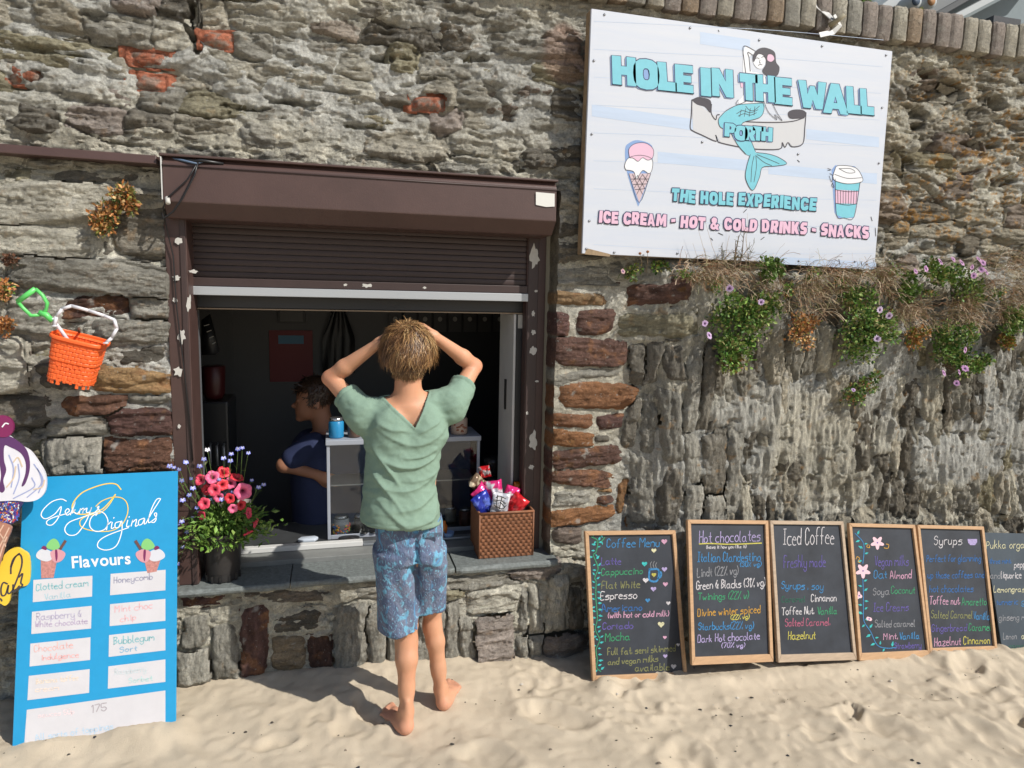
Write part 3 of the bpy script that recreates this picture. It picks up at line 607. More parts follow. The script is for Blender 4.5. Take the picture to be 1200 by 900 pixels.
# slate sill
SZT = .445
M_SL = mat('slate', srgb(108, 114, 113), .65, noise=.32, nscale=60, bump=.0025, bscale=90, stretch=(1, 1, 1))
sill = thing('slate_sill', 'grey slate sill of three slabs under the serving hatch', 'sill', (.17, -.03, SZT))
def slab(x0, x1, y0, y1, z0, z1, seed):
    nx = max(4, int((x1-x0)/.02)); V = []; Fq = []; r = random.Random(seed)
    P = [(y1, z0), (y0+.004, z0), (y0, z0+.005), (y0-.002, (z0+z1)/2), (y0+.001, z1-.004), (y0+.006, z1), (y0+.06, z1), (y0+.12, z1), (y1, z1)]
    for i in range(nx+1):
        x = x0+(x1-x0)*i/nx
        for k, (y, z) in enumerate(P):
            e = .006*float(fbm(x*9, k*.3+seed, 3, seed)) if 0 < k < 6 else 0
            if i in (0, nx) and 0 < k < 6: e += .008
            V.append((x, y+e, z+(.0015*float(vn(x*18, k, seed)))))
    m = len(P)
    for i in range(nx):
        for k in range(m): Fq.append((i*m+k, i*m+(k+1) % m, (i+1)*m+(k+1) % m, (i+1)*m+k))
    Fq += [tuple(range(m))[::-1], tuple(nx*m+k for k in range(m))]
    return part('slab', V, Fq, M_SL, sill, smooth=False)
xj1 = float(wp(340, 680, -.06)[0]); xj2 = float(wp(534, 665, -.06)[0])
slab(-.60, xj1-.002, -.070, .13, SZT-.026, SZT, 1); slab(xj1+.002, xj2-.004, -.066, .13, SZT-.026, SZT, 2); slab(xj2+.004, .93, -.060, .13, SZT-.028, SZT+.001, 3)
# wooden/metal inner sub sill and window frame
wf = thing('hatch_window', 'white framed sliding window standing open behind the shutter', 'window', (.17, .2, SZT))
YF = .16
fz1 = float(wp(400, 363, YF)[2]); fz0 = SZT+.02
wx0 = float(wp(226, 500, YF)[0]); wx1 = float(wp(614, 500, YF)[0])
bevel(MB().box((wx0, .131, SZT-.02), (wx1, .30, fz0)).build('sub_sill', mat('sub_sill_grey', srgb(120, 122, 120), .5, noise=.1, nscale=20), wf), .003)
bevel(MB().box((wx0, YF, fz1), (wx1, YF+.08, fz1+.06)).build('head', M_DARK, wf), .003)
bevel(MB().box((wx0, YF-.004, fz1-.006), (wx1, YF+.07, fz1-.001)).build('head_trim', mat('trim_tan', srgb(150, 132, 112), .6), wf), .001)
bevel(MB().box((wx0, YF, fz0), (wx0+.018, YF+.08, fz1)).build('jamb', M_DARK, wf), .002)
bevel(MB().box((wx0+.019, YF+.006, fz0+.001), (wx0+.030, YF+.05, fz1-.008)).build('jamb_trim', M_GREYM, wf), .002)
jx = float(wp(604, 450, YF)[0])
bevel(MB().box((jx, YF, fz0), (wx1, YF+.08, fz1)).build('jamb', M_DARK, wf), .002)
jr = bevel(MB().box((jx-.012, YF+.002, fz0+.03), (jx-.001, YF+.26, fz1-.008)).build('sliding_jamb', M_UPVC, wf), .002)
MB().box((jx-.019, YF+.11, 1.06), (jx-.0125, YF+.13, 1.20)).build('latch', M_BLK, jr)
MB().box((jx+.006, YF-.0015, 1.44), (jx+.026, YF-.0005, 1.50)).build('notice', M_FLAKE, wf)
tr0 = gp(292, 640, fz0); 
bevel(MB().box((wx0+.03, .225, fz0+.001), (float(wp(425, 630, .23)[0])+.0, .262, fz0+.024)).build('track', M_UPVC, wf), .003)
bevel(MB().box((float(wp(425, 630, .23)[0])+.001, .225, fz0+.001), (jx-.013, .262, fz0+.012)).build('track', M_GREYM, wf), .003)

# kiosk room
KY1 = 1.55; KX0, KX1 = -1.0, 1.45
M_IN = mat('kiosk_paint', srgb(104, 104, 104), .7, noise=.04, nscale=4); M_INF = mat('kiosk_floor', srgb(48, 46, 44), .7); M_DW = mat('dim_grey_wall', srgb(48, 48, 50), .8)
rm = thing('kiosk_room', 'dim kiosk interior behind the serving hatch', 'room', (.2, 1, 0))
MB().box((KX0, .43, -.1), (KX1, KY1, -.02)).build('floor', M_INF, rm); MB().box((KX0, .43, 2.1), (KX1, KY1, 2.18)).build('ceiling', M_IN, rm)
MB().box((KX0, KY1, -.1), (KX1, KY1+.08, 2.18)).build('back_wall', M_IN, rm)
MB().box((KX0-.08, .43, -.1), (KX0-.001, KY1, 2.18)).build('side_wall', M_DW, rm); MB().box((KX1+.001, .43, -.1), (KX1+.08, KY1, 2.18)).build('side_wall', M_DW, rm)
for a in (175, 262, 455):      # panel joints in the back wall
    x = float(wp(a+10, 450, KY1)[0]); MB().box((x-.012, KY1-.008, -.02), (x+.012, KY1-.0005, 2.1)).build('cover_strip', M_IN, rm)
bx = float(wp(474, 450, KY1)[0])
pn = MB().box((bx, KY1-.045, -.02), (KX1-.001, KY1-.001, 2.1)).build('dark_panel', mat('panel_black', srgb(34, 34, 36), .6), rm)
def Bp(px, py, Y): return wp(px, py, Y)
def wallrect(name, x0, y0, x1, y1, Y, th, m, parent=None):
    a = Bp(x0, y0, Y); b = Bp(x1, y1, Y); return MB().box((a[0], Y, min(a[2], b[2])), (b[0], Y+th, max(a[2], b[2]))).build(name, m, parent)
# poster with red print
po = thing('poster', 'red safety poster pinned up inside the kiosk behind the second person', 'poster', tuple(wp(341, 445, KY1-.01)))
pa = wallrect('sheet', 315, 387, 367, 447, KY1-.011, .004, mat('poster_red', srgb(120, 34, 40), .5), po)
wallrect('emblem', 326, 393, 356, 403, KY1-.0125, .001, mat('poster_blue', srgb(80, 130, 160), .5), pa)
pf = thing('certificate', 'small black framed certificate above the red poster', 'picture', tuple(wp(340, 380, KY1-.01)))
wallrect('frame', 325, 362, 358, 379, KY1-.02, .015, M_BLK, pf); wallrect('print', 328, 364, 355, 377, KY1-.0225, .002, mat('print_grey', srgb(110, 110, 108), .6), pf)
# hanging apron
ap = thing('apron', 'black apron hanging on the back wall of the kiosk', 'apron', tuple(wp(398, 440, KY1-.05)))
V = []; nn = 14
for i in range(nn+1):
    for j in range(9):
        w = i/nn; s = -1+2*j/8; px = 397+s*(6+13*min(1, w*2.2)); V.append(wp(px, 362+w*75, KY1-.05+.012*math.sin(s*7+w*2)))
part('cloth', V, [(i*9+j, i*9+j+1, (i+1)*9+j+1, (i+1)*9+j) for i in range(nn) for j in range(8)], M_BLK, ap)
MB().tube([wp(388, 366, KY1-.04), wp(397, 352, KY1-.02), wp(406, 366, KY1-.04)], .004, 6).build('strap', M_BLK, ap, True)
# picture menu at the back right
mn_ = thing('picture_menu', 'row of dark cards with pale prints along the top of the kiosk back wall', 'menu', tuple(wp(540, 388, KY1-.06)))
for i in range(8):
    x = 456+i*17.5; c = wallrect('card', x, 363, x+14.5, 389, KY1-.062, .008, mat('card_dark', srgb(60, 60, 60), .5), mn_)
    a = wp(x+7.2, 374, KY1-.064); rr_ = .014
    V = [(a[0]+rr_*math.cos(k*math.pi/6), a[1], a[2]+rr_*math.sin(k*math.pi/6)*1.1) for k in range(12)]; part('print', V, [tuple(range(12))], mat('card_print', srgb(150, 148, 142), .5), c)
# left inside: dark leaning board, stacked things
lb_ = thing('leaning_panel', 'black leaning board with pale lettering inside the left end of the hatch', 'board', tuple(wp(245, 420, .7)))
P = [wp(236, 375, .7), wp(246, 368, .7), wp(257, 412, .7), wp(252, 416, .7), wp(236, 416, .7)]
part('panel', P+[p+np.array([0, .02, 0]) for p in P], [(0, 4, 3, 2, 1), (5, 6, 7, 8, 9)]+[(i, (i+1) % 5, (i+1) % 5+5, i+5) for i in range(5)], M_BLK, lb_)
mb = MB()
for k in range(4): a, b2 = wp(239+k*3.2, 382+k*7, .6985), wp(245+k*2.6, 380+k*7, .6985); mb.tube([a, b2], .0022, 4)
mb.build('lettering', M_FLAKE, lb_)
# coffee machine silhouette at the left
cm = thing('coffee_machine', 'dark coffee machine with a red hopper at the left inside the hatch', 'coffee machine', tuple(wp(255, 600, .8)))
a = wp(236, 470, .75); b2 = wp(272, 600, .75)
bevel(MB().box((a[0], .72, b2[2]), (b2[0], 1.0, a[2])).build('body', mat('machine_grey', srgb(66, 68, 72), .3, .6), cm), .01)
MB().lathe([(.035, 0), (.05, .03), (.055, .16), (.05, .165)], (a[0]+.05, .8, a[2]+.001), 20, capt=True).build('hopper', mat('hopper_red', srgb(70, 26, 28), .4), cm, True)
for k in range(3): p = wp(247+k*8, 520, .70); MB().tube([p, p+np.array([0, -.03, -.005]), p+np.array([0, -.035, -.1])], .007, 8).build('group_handle', M_GREYM, cm, True)
# counter under everything inside
ct = thing('counter', 'grey worktop just inside the serving hatch', 'counter', (.2, .4, fz0))
bevel(MB().box((-.62, .301, SZT-.03), (1.0, .66, SZT+.012)).build('worktop', mat('worktop', srgb(62, 64, 66), .4, noise=.1, nscale=30), ct), .004)
MB().box((-.6, .60, -.02), (.98, .64, SZT-.031)).build('front_panel', M_DW, ct)

# display cabinet
cabx0 = float(wp(383, 560, .36)[0]); cabx1 = float(wp(562, 560, .36)[0]); cz0 = SZT+.013; cz1 = float(wp(450, 520, .36)[2])
ca = thing('display_cabinet', 'white edged glass display cabinet behind the boy, jars on its top', 'cabinet', (cabx0, .36, cz0))
M_CAB = mat('cabinet_edge', srgb(158, 164, 174), .4)
bevel(MB().box((cabx0, .36, cz0), (cabx0+.014, .372, cz1)).build('post', M_CAB, ca), .002); bevel(MB().box((cabx1-.014, .36, cz0), (cabx1, .372, cz1)).build('post', M_CAB, ca), .002)
bevel(MB().box((cabx0-.004, .352, cz1+.0005), (cabx1+.004, .60, cz1+.024)).build('top_shelf', M_CAB, ca), .003)
bevel(MB().box((cabx0+.0145, .362, cz0), (cabx1-.0145, .372, cz0+.02)).build('bottom_rail', M_CAB, ca), .002)
MB().box((cabx0, .595, cz0), (cabx1, .602, cz1)).build('back_panel', mat('cabinet_back_sky_tint', srgb(58, 70, 96), .5), ca)  # dark blue on the panel stands in for sky reflected in the glass
zm = (cz0+cz1)/2+.02; MB().box((cabx0+.015, .40, zm), (cabx1-.015, .594, zm+.006)).build('shelf', M_GREYM, ca)
gl = mat('cabinet_glass', (.9, .94, .96), .03, trans=1.0, spec=.6); gl.node_tree.nodes['Principled BSDF'].inputs['IOR'].default_value = 1.5
MB().box((cabx0+.0145, .363, cz0+.021), (cabx1-.0145, .367, cz1-.001)).build('glass', gl, ca)
M_GLS = mat('jar_glass', (.9, .95, .95), .05, trans=.9)
def jar(px, py, Y, z0, r, h, body, lidc, label, content=None):
    p = wp(px, py, Y); t = thing('jar', label, 'jar', (p[0], Y, z0), 'jars in the kiosk')
    MB().lathe([(r*.92, .0), (r, .006), (r, h*.78), (r*.86, h*.84)], (p[0], Y, z0+.0005), 22, capt=True).build('body', body, t, True)
    MB().lathe([(r*.88, 0), (r*.88, h*.15), (r*.8, h*.165)], (p[0], Y, z0+h*.845), 22, capt=True).build('lid', lidc, t, True)
    if content:
        mb = MB(); rr = random.Random(int(px))
        for k in range(90):
            w = rr.uniform(0, 6.28); q = r*1.01; zz = z0+.008+rr.uniform(0, h*.42); c = rr.choice([(.7, .1, .08), (.8, .6, .05), (.08, .45, .15), (.08, .2, .6), (.8, .3, .05)])
            x, y = p[0]+q*math.cos(w), Y+q*math.sin(w); s = .006; V = [(x+s, y, zz), (x-s, y, zz), (x, y+s, zz), (x, y-s, zz), (x, y, zz+s), (x, y, zz-s)]
            mb.add(V, [(0, 2, 4), (2, 1, 4), (1, 3, 4), (3, 0, 4), (2, 0, 5), (1, 2, 5), (3, 1, 5), (0, 3, 5)], c)
        o = mb.build('sweets', mat('sweets', (1, 1, 1), .3, vcol=True), t, cols=True); o['kind'] = 'stuff'
    return t
M_LID = mat('steel_lid', srgb(190, 190, 192), .25, .9)
zt_ = cz1+.0245
jar(394, 500, .42, zt_, .034, .092, mat('jar_blue', srgb(40, 130, 180), .3), M_LID, 'blue storage jar with steel lid on the cabinet top, left of the boy')
jar(415, 500, .42, zt_, .030, .088, mat('jar_brown', srgb(86, 66, 56), .3, noise=.3, nscale=80), M_LID, 'brown storage jar with steel lid on the cabinet top beside the blue jar')
j = jar(538, 500, .42, zt_, .040, .095, mat('jar_cream', srgb(170, 150, 135), .35), M_LID, 'cream tub with a pile of biscuits printed on it, right of the boy')
mb = MB(); rr = random.Random(3); pj = wp(538, 500, .42)
for k in range(12):
    w = -math.pi/2+rr.uniform(-.7, .7); x, y, z = pj[0]+.0405*math.cos(w), .42+.0405*math.sin(w), zt_+.012+rr.uniform(0, .04); s = .008
    mb.add([(x-s, y-.0006, z), (x+s, y-.0006, z), (x+s*.6, y-.001, z+s), (x-s*.6, y-.001, z+s)], [(0, 1, 2, 3)])
mb.build('biscuit_print', mat('biscuit', srgb(120, 66, 40), .5), j)
jar(400, 600, .44, cz0+.0005, .036, .088, mat('jar_clear', srgb(120, 125, 130), .2), M_LID, 'glass jar of bright sweets inside the cabinet at its left', True)
jar(421, 600, .45, cz0+.0005, .026, .082, mat('jar_darkfill', srgb(70, 66, 60), .3, noise=.4, nscale=70), M_LID, 'dark filled jar inside the cabinet next to the jar of sweets')
# small things on the ledge
p = gp(361, 633, fz0+.001); t = tag(bevel(part('card_reader', *(lambda m: (np.concatenate(m.v), m.f))(MB().add([(p[0]+x, p[1]+y, z) for z in (fz0+.0005, fz0+.014) for x, y in ((-.045, -.012), (-.02, -.03), (.03, -.028), (.045, 0), (.03, .022), (-.03, .018))], [(5, 4, 3, 2, 1, 0), (6, 7, 8, 9, 10, 11)]+[(i, (i+1) % 6, (i+1) % 6+6, i+6) for i in range(6)])), mat('reader_white', srgb(190, 200, 212), .4)), .003), 'small white card reader lying on the ledge left of the boy', 'card reader')
p = gp(409, 631, fz0+.001); mb = MB(); V = [(p[0]+.048*math.cos(k*math.pi/12), p[1]+.028*math.sin(k*math.pi/12), z) for z in (fz0+.0005, fz0+.008) for k in range(24)]
mb.add(V, [tuple(range(24))[::-1], tuple(range(24, 48))]+[(k, (k+1) % 24, (k+1) % 24+24, k+24) for k in range(24)]); tag(bevel(mb.build('black_tray', M_BLK), .002), 'oval black tray on the ledge between the card reader and the boy', 'tray')
p = gp(432, 627, fz0); sg = thing('sunglasses', 'sunglasses with pale arms beside the oval black tray', 'sunglasses', (p[0], p[1], fz0))
for s in (-1, 1):
    MB().lathe([(.001, 0), (.017, 0), (.019, .003), (.001, .004)], (p[0]+s*.021, p[1], fz0+.012), 14).build('lens', M_BLK, sg, True); MB().tube([(p[0]+s*.04, p[1], fz0+.014), (p[0]+s*.042+.01, p[1]+.05, fz0+.016)], .003, 6, ).build('arm', M_UPVC, sg, True)
# blue cup and orange tube right of the boy
p = gp(522, 634, fz0); t = thing('orange_bottle', 'small orange bottle beside the boy in front of the cabinet', 'bottle', (p[0]-.005, .29, fz0))
MB().lathe([(.016, 0), (.017, .05), (.009, .062), (.009, .075)], (p[0]+.002, .28, fz0), 14, capt=True).build('body', mat('orange_gloss', srgb(214, 120, 40), .35), t, True)
t = tag(MB().lathe([(.018, 0), (.026, .03), (.024, .03), (.016, .003)], (p[0]+.02, .25, fz0+.001), 16, capt=True).build('small_bowl', mat('bowl_blue', srgb(120, 150, 190), .3), None, True), 'small pale blue bowl beside the boy, left of the wicker basket', 'bowl')
# more stock in the dim room
def simple_jar(px, py, Y, z0, r, h, col, label, name='jar', cat='jar'):
    return jar(px, py, Y, z0, r, h, mat('stock_%d_%d_%d' % col, srgb(*col), .4, noise=.2, nscale=60), M_LID, label)
simple_jar(545, 600, .45, cz0+.0005, .030, .085, (96, 60, 50), 'dark red filled jar inside the cabinet at its right end')
simple_jar(528, 600, .50, cz0+.0005, .028, .080, (110, 104, 90), 'beige filled jar inside the cabinet right of the boy')
gr = thing('coffee_grinder', 'black coffee grinder standing in the dark between the cabinet and the right jamb', 'grinder', tuple(wp(577, 590, .52)))
pg_ = wp(577, 590, .52); MB().lathe([(.05, 0), (.055, .02), (.045, .05), (.040, .16), (.05, .19), (.05, .22)], (pg_[0], .52, SZT+.013), 24, capt=True).build('body', mat('grinder_black', srgb(40, 40, 44), .3), gr, True)
MB().lathe([(.022, 0), (.050, .07), (.050, .09), (.02, .10)], (pg_[0], .52, SZT+.235), 24, capt=True).build('hopper', mat('grinder_smoke', srgb(60, 56, 54), .2), gr, True)
for k, (px, col, h) in enumerate([(246, (70, 90, 110), .16), (256, (90, 84, 80), .20), (266, (60, 70, 62), .15)]):
    p = wp(px, 600, .60); b_ = thing('syrup_bottle', ['slate blue', 'taupe', 'dull green'][k]+' syrup bottle on the worktop at the left inside the hatch', 'bottle', (p[0], .60, SZT+.013), 'syrup bottles on the worktop')
    MB().lathe([(.028, 0), (.030, .01), (.030, h*.6), (.012, h*.8), (.011, h)], (p[0], .60, SZT+.013), 18, capt=True).build('body', mat('syrup_%d' % k, srgb(*col), .25), b_, True); MB().lathe([(.013, 0), (.013, .02)], (p[0], .60, SZT+.0135+h), 12, capt=True).build('cap', M_BLK, b_, True)
cs = thing('cup_stack', 'leaning stack of pale paper cups at the left inside the hatch', 'cups', (wp(284, 600, .56)[0], .56, SZT+.013)); ps = wp(284, 600, .56)
for k in range(7): MB().lathe([(.024, 0), (.033, .06), (.035, .062)], (ps[0]+.0012*k, .56, SZT+.013+.014*k), 18).build('cup', mat('paper_cup', srgb(150, 146, 140), .7), cs, True)
# ================================================================ LETTERING TOOLS
GL = {'a': '35150403122233,353342', 'b': '0802,0415253433221203', 'c': '351504031232', 'd': '341504031222 33,3832'.replace(' ', ''), 'e': '0434251504031232', 'f': '38281712,0525', 'g': '351504031222 33,3531201001'.replace(' ', ''),
 'h': '0802,0415253432', 'i': '1512,1716', 'j': '25211001,2726', 'k': '0802,2503,1432', 'l': '080312', 'm': '0502,041524,24354442', 'n': '0502,0415253432', 'o': '150403122233342515', 'p': '0500,0415253433221203', 'q': '35150403122233,3530',
 'r': '0502,041525', 's': '35150424332202', 't': '17132 2,0525'.replace(' ', ''), 'u': '0503122233,3532', 'v': '051235', 'w': '0512243245', 'x': '0532,3502', 'y': '0503122233,3531201001', 'z': '05350232',
 'A': '021842,1434', 'B': '0802,0828372615,1525342302', 'C': '3728180705031222 33'.replace(' ', ''), 'D': '0802,082837332202', 'E': '38080232,0525', 'F': '380802,0525', 'G': '372818070503122 2333525'.replace(' ', ''), 'H': '0802,3832,0535', 'I': '1812,0828,0222',
 'J': '2823120203', 'K': '0802,3805,0532', 'L': '080232', 'M': '0208254842', 'N': '02083238', 'O': '1807050312223335372818', 'P': '0802,082837362505', 'Q': '1807050312223335372818,2431', 'R': '0802,082837362505,1532', 'S': '372818070635343322 1203'.replace(' ', ''),
 'T': '0848,2822', 'U': '080312223338', 'V': '082238', 'W': '0812263248', 'X': '0832,3802', 'Y': '0815,381502', 'Z': '08380232', '0': '1807050312223335372818', '1': '071812', '2': '071828370232', '3': '0728373625,2534332 21203'.replace(' ', ''), '5': '38080525343322 1203'.replace(' ', ''),
 '7': '083812', '8': '1807162736282618,1605031222332516', '(': '18060412', ')': '08161402', '.': '0203', ',': '1201', '-': '0525', '%': '3802,0807,3332', '&': '321628170422 35'.replace(' ', ''), "'": '0807', '/': '0238', '{': '1502'}
GC = {}
def glyph(ch):
    if ch in GC: return GC[ch]
    out = []; mx = 0
    for st in GL.get(ch, '').split(','):
        P = [(int(st[i]), int(st[i+1])) for i in range(0, len(st)-1, 2)]
        if not P: continue
        mx = max(mx, max(p[0] for p in P)); P = [np.array(p, float) for p in P]
        if len(P) > 2:
            Q = [P[0]*2-P[1]]+P+[P[-1]*2-P[-2]]; R_ = []
            if np.linalg.norm(P[0]-P[-1]) < .1: Q[0] = P[-2]; Q[-1] = P[1]
            for i in range(1, len(Q)-2):
                for s in (0, .25, .5, .75):
                    R_.append(.5*((2*Q[i])+(-Q[i-1]+Q[i+1])*s+(2*Q[i-1]-5*Q[i]+4*Q[i+1]-Q[i+2])*s*s+(-Q[i-1]+3*Q[i]-3*Q[i+1]+Q[i+2])*s**3))
            R_.append(P[-1]); P = R_
        out.append(P)
    GC[ch] = (out, mx); return GC[ch]
def ribbon(V, F, pts3, w, n):
    m = len(pts3); b = len(V)
    for i in range(m):
        t = pts3[min(i+1, m-1)]-pts3[max(i-1, 0)]; t = t/(np.linalg.norm(t)+1e-9); s = np.cross(t, n); s /= (np.linalg.norm(s)+1e-9)
        e = t*w*.4*(-1 if i == 0 else (1 if i == m-1 else 0)); V.append(pts3[i]+s*w/2+e); V.append(pts3[i]-s*w/2+e)
    for i in range(m-1): F.append((b+2*i, b+2*i+1, b+2*i+3, b+2*i+2))
class Plane:
    """a real flat surface in the scene; marks are laid on it at the place where the photograph shows them"""
    def __init__(s, o, n): s.o = np.array(o, float); s.n = np.array(n, float)/np.linalg.norm(n); s.n = s.n if np.dot(CAM-s.o, s.n) > 0 else -s.n
    def at(s, px, py, e=0): return pp(px, py, s.o, s.n)+s.n*e
    def hand(s, text, x0, y0, x1, y1, cap, m, parent, w=.0036, e=.0007, slant=.12, name='lettering', seed=0):
        r = random.Random(len(text)*7+seed); V = []; F = []; adv = 0; items = []
        for ch in text:
            if ch == ' ': adv += 2.6; continue
            g, mx = glyph(ch); items.append((g, adv, r.uniform(-.25, .25), r.uniform(.92, 1.1))); adv += mx+1.35
        adv = max(adv-1.35, .5); d = np.array([x1-x0, y1-y0], float); L = np.linalg.norm(d); up = np.array([d[1], -d[0]])/L*(cap/6.)
        if up[1] > 0: up = -up
        for g, a, dy, sc in items:
            for P in g:
                pts = []
                for p in P:
                    w_ = min(w, cap/300*.2); yy = (p[1]-2)*sc+dy; xx = (a+p[0]*sc+slant*(p[1]-2)+r.uniform(-.07, .07))/adv
                    q = np.array([x0, y0])+d*xx+up*(yy+r.uniform(-.08, .08)); pts.append(s.at(q[0], q[1], e))
                ribbon(V, F, pts, min(w, cap/300*.2)*r.uniform(.85, 1.15), s.n)
        return part(name, V, F, m, parent, smooth=False)
    def stroke(s, pts, w, m, parent, e=.0008, name='line', closed=False, sub=4):
        P = [np.array(p, float) for p in pts]
        if closed: Q = [P[-1]]+P+[P[0], P[1]]
        else: Q = [P[0]*2-P[1]]+P+[P[-1]*2-P[-2]]
        R_ = []
        for i in range(1, len(Q)-2):
            for k in range(sub):
                t = k/sub; R_.append(.5*((2*Q[i])+(-Q[i-1]+Q[i+1])*t+(2*Q[i-1]-5*Q[i]+4*Q[i+1]-Q[i+2])*t*t+(-Q[i-1]+3*Q[i]-3*Q[i+1]+Q[i+2])*t**3))
        R_.append(Q[-2]); V = []; F = []; ribbon(V, F, [s.at(p[0], p[1], e) for p in R_], w, s.n)
        return (V, F) if m is None else part(name, V, F, m, parent, smooth=False)
    def poly(s, pts, m, parent, e=.0006, name='print', smooth_=True):
        P = [np.array(p, float) for p in pts]
        if smooth_:
            R_ = []; n = len(P)
            for i in range(n):
                a, b, c, d = P[i-1], P[i], P[(i+1) % n], P[(i+2) % n]
                for t in (0, .25, .5, .75): R_.append(.5*((2*b)+(-a+c)*t+(2*a-5*b+4*c-d)*t*t+(-a+3*b-3*c+d)*t**3))
            P = R_
        tr = tessellate_polygon([[Vector((p[0], p[1], 0)) for p in P]]); V = [s.at(p[0], p[1], e) for p in P]
        F = []
        for a, b, c in tr:
            nn = np.cross(V[b]-V[a], V[c]-V[a]); F.append((a, b, c) if np.dot(nn, s.n) > 0 else (a, c, b))
        return part(name, V, F, m, parent, smooth=False)
# heavy cartoon capitals: outer loop then holes, unit box
_o = lambda cx, cy, rx, ry, n=16, p=2.6: [(cx+rx*abs(math.cos(t))**(2/p)*(1 if math.cos(t) >= 0 else -1), cy+ry*abs(math.sin(t))**(2/p)*(1 if math.sin(t) >= 0 else -1)) for t in [2*math.pi*k/n for k in range(n)]]
FAT = {'H': [[(0, 0), (.38, 0), (.38, .36), (.62, .36), (.62, 0), (1, 0), (1, 1), (.62, 1), (.62, .66), (.38, .66), (.38, 1), (0, 1)]], 'O': [_o(.5, .5, .5, .5), _o(.5, .5, .13, .2, 10)], 'L': [[(0, 0), (1, 0), (1, .32), (.5, .32), (.46, 1), (0, 1)]],
 'E': [[(0, 0), (1, 0), (1, .28), (.46, .28), (.46, .38), (.9, .38), (.9, .62), (.46, .62), (.46, .73), (1, .73), (1, 1), (0, 1)]], 'I': [[(0, 0), (1, 0), (1, 1), (0, 1)]], 'N': [[(0, 0), (.34, 0), (.34, .46), (.66, 0), (1, 0), (1, 1), (.66, 1), (.66, .55), (.36, 1), (0, 1)]],
 'T': [[(.3, 0), (.7, 0), (.7, .68), (1, .68), (1, 1), (0, 1), (0, .68), (.3, .68)]], 'W': [[(.16, 0), (.42, 0), (.5, .32), (.6, 0), (.84, 0), (1, 1), (.72, 1), (.68, .5), (.58, .82), (.42, .82), (.32, .5), (.28, 1), (0, 1)]], 'A': [[(0, 0), (.32, 0), (.38, .16), (.62, .16), (.68, 0), (1, 0), (.66, 1), (.34, 1)], [(.43, .36), (.57, .36), (.5, .58)]],
 'P': [[(0, 0), (.42, 0), (.42, .3), (.72, .3), (.95, .44), (1, .66), (.94, .88), (.7, 1), (0, 1)], [(.42, .54), (.56, .56), (.58, .68), (.54, .77), (.42, .77)]], 'R': [[(0, 0), (.38, 0), (.38, .3), (.6, 0), (1, 0), (.8, .36), (.97, .55), (.97, .82), (.78, 1), (0, 1)], [(.4, .56), (.54, .58), (.56, .68), (.52, .77), (.4, .77)]],
 'C': [[(.3, 0), (.75, 0), (1, .14), (1, .4), (.66, .4), (.6, .3), (.46, .3), (.38, .45), (.38, .58), (.46, .72), (.6, .72), (.66, .62), (1, .62), (.98, .88), (.74, 1), (.3, 1), (.05, .8), (0, .5), (.05, .2)]], 'D': [[(0, 0), (.6, 0), (.9, .15), (1, .5), (.9, .85), (.6, 1), (0, 1)], [(.38, .28), (.55, .3), (.6, .5), (.55, .7), (.38, .72)]], 'M': [[(0, 0), (.28, 0), (.3, .5), (.42, .1), (.58, .1), (.7, .5), (.72, 0), (1, 0), (.94, 1), (.66, 1), (.5, .6), (.34, 1), (.06, 1)]],
 'K': [[(0, 0), (.38, 0), (.38, .3), (.62, 0), (1, 0), (.74, .5), (1, 1), (.62, 1), (.38, .68), (.38, 1), (0, 1)]], 'S': [[(.1, 0), (.75, 0), (1, .2), (1, .48), (.8, .6), (.42, .66), (.5, .74), (.95, .72), (.95, 1), (.25, 1), (0, .8), (0, .54), (.2, .4), (.55, .34), (.5, .27), (.02, .28)]], 'X': [[(0, 0), (.36, 0), (.5, .26), (.64, 0), (1, 0), (.74, .5), (1, 1), (.66, 1), (.5, .74), (.34, 1), (0, 1), (.26, .5)]],
 '-': [[(0, .36), (1, .36), (1, .62), (0, .62)]], '&': [[(.2, 0), (.5, 0), (.62, .08), (.72, 0), (1, 0), (.85, .22), (1, .42), (.8, .5), (.68, .38), (.58, .5), (.74, .66), (.74, .88), (.55, 1), (.3, 1), (.12, .86), (.14, .66), (.24, .54), (.02, .36), (.02, .14)], [(.36, .4), (.28, .26), (.42, .22), (.48, .28)]]}
FW = {'I': .42, '-': .5, 'W': 1.35, 'M': 1.3, 'O': 1.05, 'L': .82, 'E': .82, 'T': .9, 'X': .95, 'S': .85, '&': 1.1}
def fat(pl, ch, corner, ux, uy, face, edge, ew, parent, e, name='letter', shade=None):
    """corner: photo point of the lower left; ux, uy: photo vectors across and up"""
    loops = [[np.array(corner)+np.array(ux)*x+np.array(uy)*y for x, y in lp] for lp in FAT[ch]]
    def fill(lp, ee, m, nm, off=(0, 0)):
        flat = [p+np.array(off) for l in lp for p in l]; tr = tessellate_polygon([[Vector((p[0], p[1], 0)) for p in l] for l in lp]); V = [pl.at(p[0], p[1], ee) for p in flat]; F = []
        for a, b, c in tr: F.append((a, b, c) if np.dot(np.cross(V[b]-V[a], V[c]-V[a]), pl.n) > 0 else (a, c, b))
        return part(nm, V, F, m, parent, smooth=False)
    o = fill(loops, e+.0004, face, name)
    V, F = [], []
    for l in loops: ribbon(V, F, [pl.at(p[0], p[1], e) for p in list(l)+[l[0], l[1]]], ew, pl.n)
    part(name+'_outline', V, F, edge, parent, smooth=False)
    if shade: fill(loops[:1], e-.0005, shade[0], name+'_shade', shade[1])
    return o
